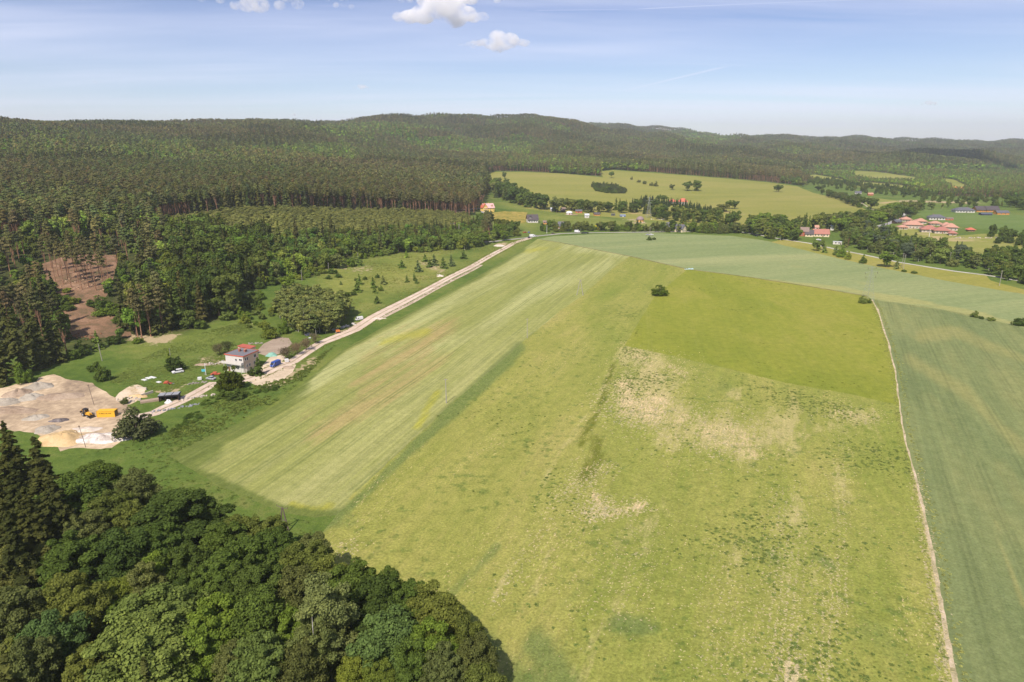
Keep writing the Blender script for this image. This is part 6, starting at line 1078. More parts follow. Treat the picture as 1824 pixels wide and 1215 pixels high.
# white round tent and domed hut
def round_hut(loc, rad, h, rh, wall, roof, label, name, door_m):
    t = empty(name, loc, 0, label, 'hut'); m = MB(); m.tube([(0, 0, -.3), (0, 0, h)], rad, 20); m.build('wall', wall, t)
    prof = [(0, 0, h + rh * math.sin(a)) for a in np.linspace(0, math.pi / 2, 7)]; rr = [rad * 1.06 * math.cos(a) + .02 for a in np.linspace(0, math.pi / 2, 7)]
    r = MB(); r.tube(prof, rr, 20); r.build('roof', roof, t, smooth=True)
    MB().box(-.6, .6, -rad - .12, -rad + .3, 0, min(h, 2)).build('door', door_m, t); return t
t = round_hut(g3(1014, 382), 4.4, 2.2, 2.4, W_WHITE, plain('white canvas', (.78, .76, .74, 1), .8), 'round white tent house on a reddish deck among the huts', 'round_tent', W_WOOD)
MB().box(-7, 11, -7.5, -4.6, -.1, .35).build('deck', plain('reddish deck', (.42, .26, .2, 1), .8), t)
t = round_hut(g3(1140, 395), 4.6, 2.4, 4.6, plain('orange clay wall', (.62, .36, .10, 1), .8), R_SHING, 'hut with tall rounded purple-brown shingle dome and orange entrance', 'domed_hut', W_DWOOD)
MB().box(-3.5, 5, -8.5, -4.7, -.1, .3).build('terrace', plain('pink paving', (.55, .40, .34, 1), .8), t)

# ------------------------------------------------------------------ vehicles
TYRE = plain('tyre rubber', (.02,.02,.02,1), .8); RIM = plain('rim metal', (.35,.35,.36,1), .4, .5)
def wheels(t, xs, ys, r, w, rim=True):
    for x in xs:
        for y in ys:
            m = MB(); m.tube([(x, y - w / 2, r), (x, y + w / 2, r)], r, 14); o = m.build('wheel', TYRE, t)
            if rim: k = 1 if y > 0 else -1; MB().tube([(x, y + k * w / 2, r), (x, y + k * (w / 2 + .02), r)], r * .6, 10).build('rim', RIM, o)
def car(loc, rz, col, label, kind='car', name='parked_car', cat='car', sc=1):
    t = empty(name, loc, rz, label, cat, None, sc); paint = plain('paint ' + str(col), col, .3, .5, .04); w = .86
    if kind == 'van':      # high-roofed delivery van, front at +x
        body = [(-2.75,.35),(2.75,.35),(2.85,.95),(2.55,1.25),(1.75,2.25),(1.45,2.45),(-2.7,2.45),(-2.8,.9)]; glass = [('windscreen', [(2.50,1.32),(1.80,2.20)])]
        m = MB(); m.prism([(x, z) for x, z in body], -.98, .98); b = m.build('body', paint, t, bevel=.09)
        MB().add([(2.56,-.8,1.28),(2.56,.8,1.28),(1.83,.74,2.2),(1.83,-.74,2.2),(2.50,-.8,1.28),(2.50,.8,1.28),(1.77,.74,2.2),(1.77,-.74,2.2)], [(0,1,2,3),(7,6,5,4),(0,4,5,1),(1,5,6,2),(2,6,7,3),(3,7,4,0)]).build('windscreen', GLASS, t)
        for s in (-1, 1): MB().add([(.85,s*1.0,1.3),(1.85,s*1.0,1.3),(1.5,s*1.0,2.0),(.85,s*1.0,2.0),(.85,s*.95,1.3),(1.85,s*.95,1.3),(1.5,s*.95,2.0),(.85,s*.95,2.0)], [(0,1,2,3),(7,6,5,4),(0,4,5,1),(1,5,6,2),(2,6,7,3),(3,7,4,0)]).build('side_window', GLASS, t)
        wheels(t, (-1.8, 1.85), (-.88, .88), .36, .24)
        for s in (-.7, .7): MB().box(2.78, 2.9, s - .16, s + .16, .85, 1.05).build('headlight', plain('lamp', (.7,.7,.7,1), .2), t)
        return t
    m = MB(); m.prism([(-2.1,.28),(2.1,.28),(2.18,.6),(2.05,.82),(1.1,.95),(-1.95,.98),(-2.15,.7)], -w, w); m.build('body', paint, t, bevel=.08)
    hatch = kind == 'estate'; rear = -1.95 if hatch else -1.35
    prof = [(1.15,.93),(.45,1.42),(-1.0 if not hatch else -1.6,1.45),(rear,.96)]
    m = MB(); m.prism(prof, -w + .1, w - .1); c = m.build('cabin', GLASS, t, bevel=.03)
    m = MB(); x1 = .5; x0 = -1.05 if not hatch else -1.65; m.box(x0, x1, -w + .12, w - .12, 1.44, 1.52); m.build('roof', paint, t, bevel=.03)
    for s in (-1, 1):
        p = MB()
        for xx in (-.35,): p.box(xx - .04, xx + .04, s * (w - .1) - .02, s * (w - .1) + .02, .95, 1.45)
        p.build('door_pillar', paint, t)
    for s in (-.6, .6): MB().box(2.08, 2.19, s - .14, s + .14, .58, .72).build('headlight', plain('lamp', (.7,.7,.7,1), .2), t); MB().box(-2.18, -2.1, s - .14, s + .14, .66, .8).build('tail_light', plain('red lamp', (.4,.02,.02,1), .3), t)
    wheels(t, (-1.3, 1.32), (-w + .08, w - .08), .32, .2)
    return t
WHT = (.72,.72,.72,1); SIL = (.38,.39,.41,1); BLK = (.03,.03,.04,1); BLU = (.02,.06,.30,1)
car(g3(317, 664), R(215), WHT, 'white estate car parked on the grass by the dark leafy tree', 'estate', 'parked_car', 'car', 1.12)
car(g3(376, 676), R(160), SIL, 'silver car parked at the dirt road left of the thujas', 'car')
car(g3(491, 652), R(250), BLU, 'bright blue van parked in the sandy yard beside the white house', 'van', 'van', 'van', 1.0)
car(g3(640, 570), R(222), WHT, 'white pickup van standing under the aspens beside the dirt road', 'van', 'van', 'van', .8)
car(g3(551, 598), R(20), (.06,.07,.11,1), 'dark blue car on the grass behind the bare fruit trees', 'car')
car(g3(942, 424), R(100), BLK, 'black car parked at the road junction', 'car', sc=1.15)
car(g3(948, 422), R(15), WHT, 'white van parked right of the black car at the junction', 'van', 'van', 'van', 1.1)
car(g3(953, 421), R(15), SIL, 'pale car behind the white van at the junction', 'car', sc=1.1)
car(g3(935, 415), R(40), (.45,.12,.03,1), 'orange and white car on the asphalt before the dark-roofed house', 'car', sc=1.1)
car(g3(942, 415), R(80), (.05,.10,.25,1), 'blue car on the asphalt before the dark-roofed house', 'car', sc=1.1)
car(g3(1028, 414), R(5), WHT, 'white van on the village road below the round trees', 'van', 'van', 'van', 1.1)
car(g3(985, 417), R(2), (.10,.09,.05,1), 'dark car under the trees at the near end of the village road', 'car', sc=1.1)
car(g3(1154, 419), R(0), SIL, 'first silver car at the field edge behind the bush with a pole', 'car', sc=1.1)
car(g3(1160, 419), R(10), WHT, 'white car at the field edge behind the bush with a pole', 'car', sc=1.1)
car(g3(816, 379), R(10), WHT, 'white car beside the sandy-roofed shed', 'car', sc=1.1)
car(g3(1458, 428), R(-25), WHT, 'white car on the grey lane before the farmhouse', 'car', sc=1.1)
car(g3(1461, 431), R(-25), BLK, 'dark car on the grey lane just behind the white one', 'car', sc=1.1)
car(g3(1563, 405), R(8), SIL, 'silver car where the paved road leaves the trees', 'car', sc=1.2); car(g3(1571, 404), R(8), WHT, 'white car at the roadside left of the complex', 'car', sc=1.2)
car(g3(1611, 384), R(60), WHT, 'white van driving on the paved road near the bridge', 'van', 'van', 'van', 1.3)
for i, (q, n) in enumerate(zip(((1038.5, 416), (1042, 416), (1045.5, 416)), ('left', 'middle', 'right'))): car(g3(*q), R(4), BLK, n + ' one of the three dark cars in a row under the village trees', 'car', sc=1.1)
# backhoe loader
def loader():
    P0 = Vector(g3(155, 741)); t = empty('backhoe_loader', P0, R(-28), 'yellow backhoe loader standing in the sand yard left of the yellow container', 'loader')
    Y = plain('machine yellow', (.70,.36,.03,1), .45, .4, .15); K = plain('machine black', (.035,.03,.03,1), .6)
    MB().prism([(-1.2,.7),(2.1,.7),(2.3,1.0),(2.2,1.55),(.7,1.75),(-1.2,1.5)], -.5, .5).build('body', Y, t, bevel=.05)
    c = MB(); c.prism([(-1.35,1.4),(.65,1.4),(.5,2.7),(-1.2,2.7)], -.68, .68); cb = c.build('cab', GLASS, t, bevel=.03); MB().box(-1.35, .65, -.78, .78, 2.72, 2.86).build('cab_roof', K, cb)
    for s in (-1, 1):
        for x in (-1.25, .55): MB().tube([(x, s * .69, 1.4), (x + (.12 if x < 0 else -.12), s * .69, 2.72)], .05, 5).build('cab_post', Y, cb)
    wheels(t, (-.8,), (-.85, .85), .75, .45); wheels(t, (1.7,), (-.8, .8), .48, .34)
    f = MB()
    for s in (-.45, .45): f.tube([(.8, s, 1.5), (2.3, s, 1.35), (3.1, s, .5)], .11, 5)
    fa = f.build('loader_arms', Y, t); MB().prism([(3.0,.12),(3.9,.1),(3.95,.2),(3.2,.3),(3.1,.95),(2.95,.95)], -1.15, 1.15).build('bucket', K, fa)
    b = MB(); b.tube([(-1.4, 0, .9), (-2.2, 0, 2.5)], .17, 5); bo = b.build('boom', Y, t); d = MB(); d.tube([(-2.2, 0, 2.5), (-3.5, .1, 1.5)], .14, 5); dp = d.build('dipper', Y, t); MB().prism([(-3.5,1.5),(-3.9,1.0),(-3.6,.6),(-3.1,.8)], -.3, .4).build('rear_bucket', K, dp)
    for s in (-1, 1): MB().tube([(-1.3, s * .4, .9), (-1.5, s * 1.1, .15)], .08, 5).build('stabiliser', Y, t)
loader()
def container():
    P0 = Vector(g3(192, 741)); t = empty('container', P0, R(4), 'long bright yellow steel container with a dark line of lettering in the sand yard', 'container')
    Y = ribbed('container yellow', (.80,.46,.04,1), .3, 0, .05); L, D_, h = 6.4, 2.4, 2.4
    MB().box(-L/2, L/2, -D_/2, D_/2, .1, h).build('body', Y, t, bevel=.02); fr = MB()
    for x in (-L/2, L/2):
        for y in (-D_/2, D_/2): fr.box(x - .09, x + .09, y - .09, y + .09, 0, h + .05)
    for y in (-D_/2, D_/2): fr.box(-L/2 + .09, L/2 - .09, y - .08, y + .08, h - .08, h + .04); fr.box(-L/2 + .09, L/2 - .09, y - .08, y + .08, .02, .18)
    fr.build('frame', plain('container frame', (.66,.36,.03,1), .6), t); MB().box(L/2 + .003, L/2 + .05, -1.1, 1.1, .25, h - .15).build('door', plain('container door dark', (.14,.10,.04,1), .7), t)
    random.seed(3); m = MB(); x = -2.4
    while x < 2.3:                       # unreadable block lettering, as dark strokes
        w = random.uniform(.16, .3); m.box(x, x + w * .35, -D_/2 - .10, -D_/2 - .085, 1.35, 1.7); m.box(x + w * .36, x + w, -D_/2 - .10, -D_/2 - .085, random.choice((1.35, 1.48, 1.58)), 1.7); x += w + random.choice((.08, .08, .08, .28))
    m.build('lettering', plain('dark lettering', (.25,.12,.02,1), .8), t)
container()

# ------------------------------------------------------------------ heaps, walls, stacks, debris
def heap(px, py, rx, ry, h, m_, label, name='sand_heap', cat='heap', seed=0, rz=0, lumpy=.25):
    p = g3(px, py); g = np.random.default_rng(seed); n1, n2 = 26, 12; V = []; ph = g.uniform(0, 6, 6)
    for j in range(n2 + 1):
        for i in range(n1):
            a = 2 * math.pi * i / n1; t = j / n2; e = 1 + .16 * math.sin(2 * a + ph[0]) + .1 * math.sin(5 * a + ph[1]); hh = (1 - t) ** 1.0 * (1 + lumpy * math.sin(3 * a + ph[2] + 5 * t)) + .06 * g.normal() * (j < n2)
            V.append((math.cos(a) * rx * t * e, math.sin(a) * ry * t * e, h * min(hh, .86) - (.35 if j == n2 else 0)))
    F = [(j * n1 + i, (j + 1) * n1 + i, (j + 1) * n1 + (i + 1) % n1, j * n1 + (i + 1) % n1) for j in range(n2) for i in range(n1)]
    me = mesh_np(name, V, F, m_, smooth=True); o = bpy.data.objects.new(name, me); C.objects.link(o); o.location = p; o.rotation_euler[2] = rz; return tag(o, label, cat)
MS = dirt_mat('yellow sand', (.44,.31,.15,1), (.54,.39,.20,1), (.60,.45,.26,1), .5); MG = dirt_mat('grey gravel heap', (.26,.225,.175,1), (.34,.30,.24,1), (.42,.38,.31,1), .6); MW = dirt_mat('white rubble', (.34,.27,.22,1), (.58,.52,.46,1), (.80,.77,.72,1), .9); MBR = dirt_mat('brown earth heap', (.24,.175,.12,1), (.33,.25,.18,1), (.42,.33,.24,1), .4); MPK = dirt_mat('pale rubble', (.45,.38,.30,1), (.60,.52,.43,1), (.72,.65,.56,1), .9); MDK = dirt_mat('dark rubble', (.05,.045,.045,1), (.14,.12,.12,1), (.26,.23,.22,1), 1.2)
for a in ((112,782,8.5,7,2.6,MS,'large yellow sand heap at the front of the sand yard',1),(183,781,9.5,5.5,1.8,MW,'wide heap of white and pink rubble at the grass edge of the yard',2),(68,690,5.5,5,2.6,MG,'grey gravel heap at the back of the sand yard',3),(32,702,5.5,5,2.4,MBR,'brown earth heap in the left of the sand yard',4),(55,708,5,4,1.9,MG,'grey-brown heap right of the brown earth heap',5),
          (12,716,6,4,1.6,MG,'grey heap at the left picture edge in the sand yard',6),(25,731,12,3.6,1.2,MBR,'long low brown heap in the left foreground of the yard',7),(84,765,4,5,1.3,MG,'narrow grey gravel strip left of the yellow sand heap',8),(106,749,4.2,1.8,.9,MDK,'heap of dark rubble in front of the loader',9),(65,744,5,3,1.2,MG,'low grey heap left of the dark rubble',10),
          (110,706,9,5,1.1,MBR,'broad low brown mound in the middle of the yard',11),(155,765,5,3,.7,MPK,'low pale mound below the loader',12),(784,492,3.4,2.2,1.0,MPK,'heap of white rubble beside the dirt road in the upper meadow',13),(889,438,7,5,1.6,MPK,'pinkish sand heap next to the tree belt at the junction',14),
          (676,567,5.2,1.3,.35,MPK,'narrow white gravel strip on the field side of the dirt road',15),(514,655,3.2,2.4,.7,MBR,'brown earth heap at the edge of the sandy yard',16),(362,650,5,1.6,.9,MBR,'long earth bank behind the silver car',17),(246,706,4,2,.9,MS,'small pile of orange sand in the ditch',18)):
    heap(*a[:7], 'rubble_heap' if a[5] in (MW, MDK, MPK) else 'sand_heap', 'heap', a[7])
def block(loc, rz, L, D_, h, m_, label, name, cat, tilt=0):
    o = MB().box(-L/2, L/2, -D_/2, D_/2, -.2, h).build(name, m_, None, bevel=.04); o.location = loc; o.rotation_euler = (tilt, 0, rz); return tag(o, label, cat)
CONC = plain('pale concrete', (.50,.44,.36,1), .9, .1, .2, .8, 0, .3); 
block(g3(252, 694), R(-12), 5.0, .45, 1.1, CONC, 'broken pale concrete wall at the top of the ditch', 'concrete_wall', 'wall'); block(g3(262, 703), R(62), 5.5, .4, 1.0, CONC, 'pale concrete wall running down the right side of the ditch', 'concrete_wall', 'wall')
block(g3(269, 715), R(28), 7.5, 2.2, .8, plain('brown slab', (.36,.27,.20,1), .9, .1, .2, .8), 'brown concrete slab between willow and open shed', 'concrete_slab', 'slab')
PAN = plain('white panels', (.66,.66,.64,1), .6, .3, .08)
for px, py, L, n in ((257, 677, 2.6, 'leftmost of the three white panels lying on the grass'), (264, 674, 2.8, 'middle of the three white panels lying on the grass'), (272, 672.5, 3.6, 'rightmost and longest of the three white panels lying on the grass'), (283, 681, 2.2, 'small white board lying between panels and red machine')):
    block(g3(px, py), R(-28), L, 1.3, .22, PAN, n, 'flat_sheet', 'sheet')
def junk(px, py, parts, label, name, cat, rz=0):
    t = empty(name, g3(px, py), R(rz), label, cat)
    for nm, b, m_ in parts: MB().box(*b).build(nm, m_, t, bevel=.02)
RD = plain('faded red paint', (.48,.11,.06,1), .6, .3, .2); GM_ = plain('grey metal', (.26,.27,.29,1), .5, .4, .2)
junk(299, 684, [('frame', (-1.9,1.9,-.5,.5,.3,.55), RD), ('hopper', (-1.2,.3,-.6,.6,.56,1.2), RD), ('drawbar', (1.9,3.0,-.1,.1,.3,.45), GM_), ('wheel', (.7,1.3,-.8,-.6,0,.7), TYRE), ('wheel', (.7,1.3,.6,.8,0,.7), TYRE)], 'faded red farm machine on the grass behind the open shed', 'farm_machine', 'machine', -8)
junk(384, 668, [('frame', (-2,2,-.8,.8,.4,.7), RD), ('tank', (-1,.6,-.7,.7,.71,1.4), RD), ('wheel', (-1.2,-.5,-1,-.8,0,.8), TYRE), ('wheel', (-1.2,-.5,.8,1,0,.8), TYRE)], 'red farm trailer between the silver car and the thujas', 'farm_trailer', 'trailer', 10)
junk(364, 668, [('board', (-.9,.9,-.1,.1,1.6,2.7), plain('turquoise board', (.10,.48,.56,1), .5)), ('post', (-.08,.08,.11,.2,0,2.7), GM_)], 'turquoise board on a post next to the silver car', 'board', 'board', 15)
junk(356, 677, [('tank', (-.8,.8,-.6,.6,.2,1.3), PAN), ('stand', (-.7,.7,-.5,.5,0,.19), GM_)], 'white plastic tank at the roadside left of the silver car', 'water_tank', 'tank', 20)
junk(511, 645, [('tank', (-.8,.8,-.7,.7,.15,1.5), PAN), ('pallet', (-.8,.8,-.7,.7,0,.14), W_WOOD)], 'white liquid tank at the foot of the leftmost bare fruit tree', 'water_tank', 'tank', 30)
junk(602, 593, [('hopper', (-1,1,-.8,.8,.6,1.6), plain('orange paint', (.62,.20,.05,1), .5)), ('frame', (-1.4,1.4,-.5,.5,.35,.59), GM_), ('wheel', (-.4,.4,-1,-.81,0,.8), TYRE), ('wheel', (-.4,.4,.81,1,0,.8), TYRE)], 'orange spreader at the roadside below the aspen grove', 'spreader', 'machine', 25)
junk(552, 603, [('box', (-.6,.6,-.4,.4,0,.5), GM_), ('lid', (-.65,.65,-.45,.45,.51,.58), PAN)], 'small grey crate in the grass near the dark blue car', 'crate', 'crate')
def lumps(px, py, n, ex, ey, s, m_, label, name, cat, seed, rz=0):
    g = np.random.default_rng(seed); m = MB(); ca, sa = math.cos(R(rz)), math.sin(R(rz)); c = G(px, py)
    for i in range(n):
        a, b = g.uniform(-ex, ex), g.uniform(-ey, ey); q = s * g.uniform(.5, 1.3); x, y = a * ca - b * sa, a * sa + b * ca; z = float(terrain(c[0] + x, c[1] + y)) - c[2]; V = []
        for k in range(8): V.append((x + (1 if k & 1 else -1) * q * g.uniform(.4, .8), y + (1 if k & 2 else -1) * q * g.uniform(.4, .8), z + (q * g.uniform(.4, 1.0) if k & 4 else -.1)))
        m.add(V, [(0, 2, 3, 1), (4, 5, 7, 6), (0, 1, 5, 4), (1, 3, 7, 5), (3, 2, 6, 7), (2, 0, 4, 6)])
    o = m.build(name, m_); o.location = tuple(c); tag(o, label, cat); o['kind'] = 'stuff'; return o
lumps(612, 583, 34, 7.5, 1.4, .9, plain('pale boulders', (.52,.49,.45,1), .9, .1, .25), 'row of pale boulders along the dirt road below the aspens', 'boulders', 'rocks', 1, 50)
lumps(315, 727, 46, 9, 1.0, .5, GM_, 'grey scrap and stones along the lower edge of the dirt road', 'roadside_scrap', 'debris', 2, 32)
lumps(352, 708, 40, 7, .9, .5, CONC, 'pale stones along the road edge near the open shed', 'roadside_stones', 'debris', 3, 32)
lumps(385, 648, 30, 5, 1.2, .6, CONC, 'low ruin of pale stones left of the white house', 'stone_ruin', 'debris', 4, 20)
lumps(352, 683, 24, 3.5, .9, .5, plain('grey timber', (.30,.27,.23,1), .9), 'pile of grey timber below the white tank', 'timber_pile', 'debris', 5, 20)
lumps(455, 612, 26, 3.5, 1.1, .5, plain('grey timber', (.30,.27,.23,1), .9), 'pile of grey logs behind the red lean-to roof', 'log_pile', 'debris', 6, 10)
lumps(782, 490, 10, 1.6, .8, .5, W_WHITE, 'white sacks on the rubble heap in the upper meadow', 'white_sacks', 'debris', 7, 10)
lumps(230, 712, 40, 5, 3, .45, CONC, 'scattered pale stones around the ditch', 'scattered_stones', 'debris', 8, 0)
lumps(130, 600, 40, 12, 5, .5, W_WOOD, 'cut branches and stumps on the lower part of the clearing', 'cut_branches', 'debris', 9, 10)
lumps(160, 505, 60, 16, 14, .6, plain('stump wood', (.42,.28,.18,1), .9), 'stumps and brash scattered over the reddish clearing', 'stumps', 'debris', 10, 10)
lumps(1736, 424, 30, 22, 3, 1.0, CONC, 'pale blocks in the yard right of the red-roofed complex', 'stone_blocks', 'debris', 11, -10)
lumps(1171, 391, 14, 10, 1.5, .8, W_WHITE, 'white garden chairs and stones right of the domed hut', 'garden_clutter', 'debris', 12, -5)
lumps(1228, 480, 8, 3.5, .9, .8, plain('pale blue plastic', (.40,.55,.58,1), .5), 'pale blue plastic sheeting on the grass field near the wheat', 'plastic_sheeting', 'debris', 13)
o = heap(300, 717, 1.5, 1.2, 1.5, PAN, 'white bulging tarpaulin in front of the open shed', 'white_tarpaulin', 'tarpaulin', 31); o = heap(484, 634, 2.6, 1.9, 2.0, plain('green tarpaulin', (.20,.40,.32,1), .6), 'green tarpaulin heap between the gravel lot and the blue van', 'green_tarpaulin', 'tarpaulin', 32)
block(g3(1064, 410), R(4), 7.5, .3, 5.6, plain('yellow board', (.85,.68,.04,1), .5), 'large plain bright yellow board standing in the grass behind the village road', 'yellow_board', 'board')
# ------------------------------------------------------------------ poles and pylons
PW = plain('weathered pole', (.34,.31,.28,1), .9, .1, .2); PD = plain('dark pole wood', (.15,.12,.10,1), .9, .1, .2); PS = plain('galvanised steel', (.30,.32,.29,1), .5, .4, .1); INS = plain('insulator', (.10,.06,.05,1), .3)
def pole(px, py, h, label, m_=PW, r=.14, arm=1.4, lean=0, name='power_pole', rz=20, lamp=False):
    t = empty(name, g3(px, py), R(rz), label, 'pole'); MB().tube([(0, 0, -.3), (lean, 0, h)], [r, r * .65], 8).build('post', m_, t)
    if arm: 
        a = MB().box(lean - arm / 2, lean + arm / 2, -.06, .06, h - .35, h - .22).build('crossarm', m_, t)
        for x in (-arm / 2 + .1, 0, arm / 2 - .1): MB().tube([(lean + x, 0, h - .22), (lean + x, 0, h + (.05 if x else .2))], .05, 6).build('insulator', INS, a)
    return t
pole(795, 718, 10.2, 'single concrete pole at the edge of the dark grass strip', PW, .2, 1.6)
pole(939, 602, 10.5, 'slim pole farther up between strip field and grass field', PW, .16, 1.6)
pole(363, 562, 8.5, 'pale leaning pole before the dark spruce stand', PW, .17, 0, -.3); pole(182, 643, 8.5, 'pale pole at the forest edge above the sand yard', PW, .18, 0, -.4); pole(306, 652, 8.5, 'thin pole behind the dark leafy tree by the white car', PW, .13, 0)
pole(538, 500, 7.6, 'short pale pole in the meadow near the bright round tree', PW, .17, .8); pole(586, 487, 7.8, 'pale pole in the meadow below the derelict hut', PW, .17, .8); pole(690, 442, 8, 'pale pole in the thicket edge at the top of the meadow', PW, .18, .8); pole(638, 466, 7, 'grey pole beside the dense conifer bush', PW, .16, .8)
pole(818, 425, 15, 'tall pale trunk-like pole in the thicket below the low white house', PW, .35, 1.8)
pole(168, 722, 8.5, 'thin dark pole in the middle of the sand yard', PD, .10, .6, -.8); pole(153, 797, 8.0, 'thin dark pole on the white rubble heap', PD, .10, .5, -.8)
pole(974, 416, 9, 'white pole beside the trees at the near end of the village road', WHITEF, .2, 0); pole(1157, 424, 12, 'concrete pole in the small bush of the pale wheat field', PW, .25, 2.2)
pole(1609, 480, 12, 'pale pole on the strip right of the grey conifer', PW, .2, 2.4); pole(1606, 477, 12, 'second pole close behind the one by the grey conifer', PW, .18, 2.4); pole(1690, 473, 11, 'pale pole in the tree strip by the lane', PW, .2, 2); pole(1780, 509, 11, 'pale pole before the dark thicket at the right', PW, .2, 2); pole(1654, 427, 11, 'white pole on the pasture before the red-roofed complex', WHITEF, .25, 1.4); pole(367, 668, 5.5, 'white post next to the turquoise board', WHITEF, .14, 0)
def aframe(px, py, h, sp, m_, label, rz, arm=3.2):
    t = empty('twin_leg_pole', g3(px, py), R(rz), label, 'pole')
    for s in (-1, 1): MB().tube([(s * sp, 0, -.3), (s * .12, 0, h)], [.22, .15], 8).build('leg', m_, t)
    MB().box(-sp * .55, sp * .55, -.06, .06, h * .45, h * .45 + .12).build('crosspiece', m_, t)
    a = MB(); a.tube([(-arm * .5, 0, h + .45), (0, 0, h - .1), (arm * .5, 0, h + .1)], .08, 5); a = a.build('crossarm', m_, t)
    for x, z in ((-arm * .5, .45), (0, .1), (arm * .5, .1)): MB().tube([(x, 0, h + z), (x, 0, h + z + .35)], .07, 6).build('insulator', INS, a)
aframe(507, 945, 6.8, 1.25, PD, 'dark twin-leg wooden power pole at the edge of the wood in front', -15); aframe(1033, 526, 10.5, 2.2, PW, 'pale twin-leg power pole on the boundary of strip field and grass field', -12)
def pylon(px, py, h, w, label, rz=10, r=.09):
    t = empty('lattice_pylon', g3(px, py), R(rz), label, 'pylon'); m = MB(); n = 9; lev = []
    for i in range(n + 1):
        k = i / n; ww = w * (1 - k) ** 1.2 * .5 + .35; z = h * k; lev.append([(sx * ww, sy * ww, z) for sx, sy in ((-1, -1), (1, -1), (1, 1), (-1, 1))])
    for i in range(n):
        for j in range(4): a, b = lev[i], lev[i + 1]; m.tube([a[j], b[j]], r, 4); m.tube([a[j], b[(j + 1) % 4]], r * .6, 4); m.tube([a[(j + 1) % 4], b[j]], r * .6, 4); m.tube([b[j], b[(j + 1) % 4]], r * .6, 4)
    m.build('mast', PS, t)
    for z, L in ((h * .98, 3.2), (h * .84, 5.0), (h * .72, 4.0)):
        a = MB(); a.tube([(-L, 0, z), (L, 0, z)], r, 4); a.tube([(-L, 0, z), (0, 0, z + 1.0)], r * .7, 4); a.tube([(L, 0, z), (0, 0, z + 1.0)], r * .7, 4); ao = a.build('crossarm', PS, t)
        for s in (-1, 1): MB().tube([(s * L * .95, 0, z), (s * L * .95, 0, z - 1.2)], .1, 5).build('insulator', INS, ao)
pylon(1545, 535, 22, 5, 'pale lattice pylon at the tip of the gravel path', 15, .035); pylon(1155, 388, 27, 6, 'grey lattice pylon in the trees behind the domed hut', 5, .08)
for a, b, lab in (((1155, 388), (1545, 535), 'power_line'),): pass

# ------------------------------------------------------------------ haze, clouds
def haze():
    o = MB().box(-14500, 14500, -900, 10200, -8, 330).build('haze', None) if False else None
    m = bpy.data.materials.new('haze air'); m.use_nodes = True; nt = m.node_tree; nt.nodes.clear(); out = nt.nodes.new('ShaderNodeOutputMaterial'); v = nt.nodes.new('ShaderNodeVolumePrincipled')
    v.inputs['Color'].default_value = (.90, .95, 1.0, 1); v.inputs['Density'].default_value = HAZE; v.inputs['Anisotropy'].default_value = .2; nt.links.new(v.outputs[0], out.inputs['Volume'])
    o = MB().box(-14500, 14500, -900, 10200, -8, 330).build('haze', m); o['kind'] = 'stuff'; o['label'] = 'thin bluish haze over the far hills'; o['category'] = 'haze'
HAZE = .00008
haze()
def cloud(name, loc, puffs, dens, label, seed, nscale=.004, th=.45):
    # a body of overlapping lobes that bounds a noisy volume
    import bmesh
    bm = bmesh.new()
    for (x, y, z, r, fl) in puffs:
        b2 = bmesh.ops.create_icosphere(bm, subdivisions=3, radius=1); bmesh.ops.scale(bm, vec=(r, r, r * fl), verts=b2['verts']); bmesh.ops.translate(bm, vec=(x, y, z), verts=b2['verts'])
    me = bpy.data.meshes.new(name); bm.to_mesh(me); bm.free(); o = bpy.data.objects.new(name, me); C.objects.link(o); o.location = loc
    rm = o.modifiers.new('join', 'REMESH'); rm.mode = 'VOXEL'; rm.voxel_size = max(p[3] for p in puffs) / 9
    m = bpy.data.materials.new('cloud vapour'); m.use_nodes = True; nt = m.node_tree; nt.nodes.clear(); L = nt.links
    out = nt.nodes.new('ShaderNodeOutputMaterial'); v = nt.nodes.new('ShaderNodeVolumePrincipled'); v.inputs['Color'].default_value = (.99, .99, .99, 1); v.inputs['Anisotropy'].default_value = 0
    g = nt.nodes.new('ShaderNodeNewGeometry'); n = nt.nodes.new('ShaderNodeTexNoise'); n.inputs['Scale'].default_value = nscale; n.inputs['Detail'].default_value = 5; n.inputs['Roughness'].default_value = .62; L.new(g.outputs['Position'], n.inputs[0])
    mr = nt.nodes.new('ShaderNodeMapRange'); mr.inputs[1].default_value = th; mr.inputs[2].default_value = th + .30; mr.inputs[4].default_value = dens; L.new(n.outputs[0], mr.inputs[0]); L.new(mr.outputs[0], v.inputs['Density']); L.new(v.outputs[0], out.inputs['Volume'])
    me.materials.append(m); return tag(o, label, 'cloud')
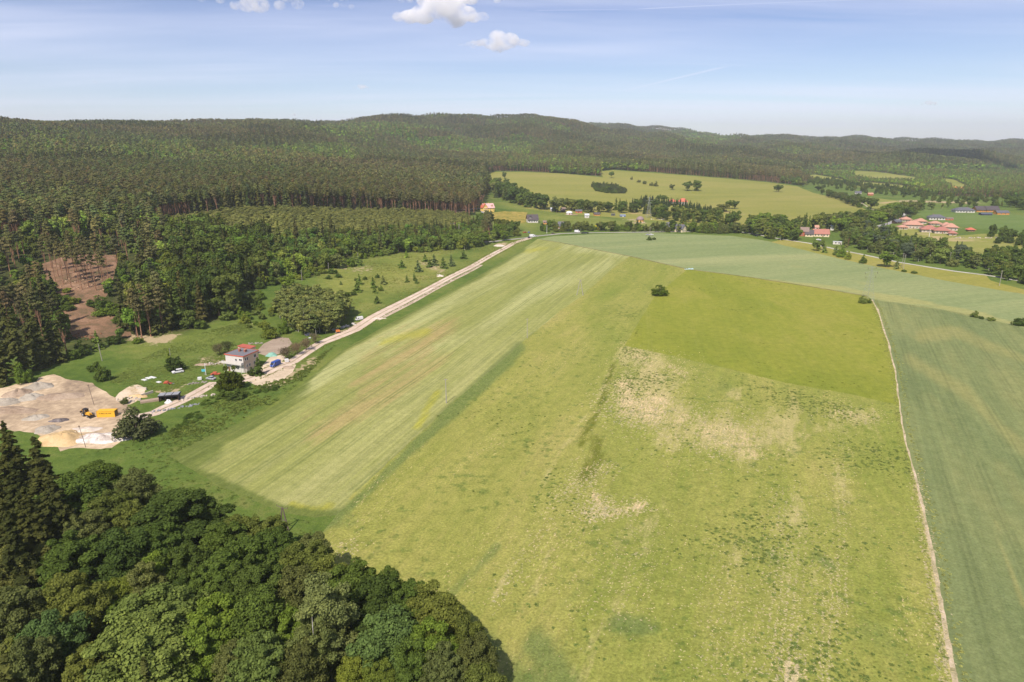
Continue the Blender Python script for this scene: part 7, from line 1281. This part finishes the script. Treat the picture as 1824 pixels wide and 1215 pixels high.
def sky_at(px, py, y):
    s = float(slope(py)); v = (607.5 - py) / 1216; k = (px - 912) / 1216 / (CP + v * SP); return (k * y, y, CAM_H + s * y)
def cum(px, py, y, w, h, label, seed, dens=.016, th=.40, n=18):
    g = np.random.default_rng(seed); m_ = y / 1216 / 1.05; W_, H_ = w * m_, h * m_; P = []
    for i in range(n):
        t = g.uniform(-1, 1); r = H_ * .5 * (1.15 - abs(t)) * g.uniform(.6, 1.1); P.append((t * W_ * .45, g.uniform(-.3, .3) * W_ * .4, g.uniform(-.1, .35) * H_ * (1 - abs(t)), max(r, H_ * .2), .75))
    cloud('cloud', sky_at(px, py, y), P, dens, label, seed, 2.2 / H_, th)
CY = 9500
cum(785, 30, CY, 175, 56, 'larger cumulus cloud right of centre at the top of the sky', 1); cum(800, -2, CY + 300, 230, 34, 'cloud touching the top edge above the larger cumulus', 2); cum(893, 77, CY, 105, 36, 'small white cumulus below and right of the larger one', 3); cum(845, 80, CY, 60, 12, 'flat left tail beside the small white cumulus', 8, .008)
cum(448, 3, CY, 400, 30, 'long cloud at the top edge left of centre', 4, .009); cum(645, 156, CY * 1.3, 34, 9, 'tiny white cloud above the centre of the ridge', 5); cum(1657, 185, CY * 1.2, 30, 13, 'tiny white cloud over the right hills', 6); cum(1395, 167, CY * 1.2, 70, 9, 'faint flat cloud over the right hills', 7, .002); cum(172, 146, CY * 1.2, 40, 7, 'faint flat cloud over the left ridge', 9, .003); cum(524, 205, CY * 1.5, 16, 7, 'tiny cloud touching the left ridge', 10)
# the cloud whose shade lies on the right-hand hill (it stands above the picture)
sh = G(1668, 288); hc = 1300.0; k = hc / math.tan(SUN_EL)
cp = (float(sh[0]) - math.sin(SUN_AZ) * k, float(sh[1]) - math.cos(SUN_AZ) * k, hc)
g_ = np.random.default_rng(5); cloud('cloud', cp, [(g_.uniform(-1, 1) * 130, g_.uniform(-1, 1) * 210, g_.uniform(-40, 40), g_.uniform(80, 120), 1.0) for _ in range(20)], .8, 'cloud above the picture that shades the hill at the right', 11, .012, .3)
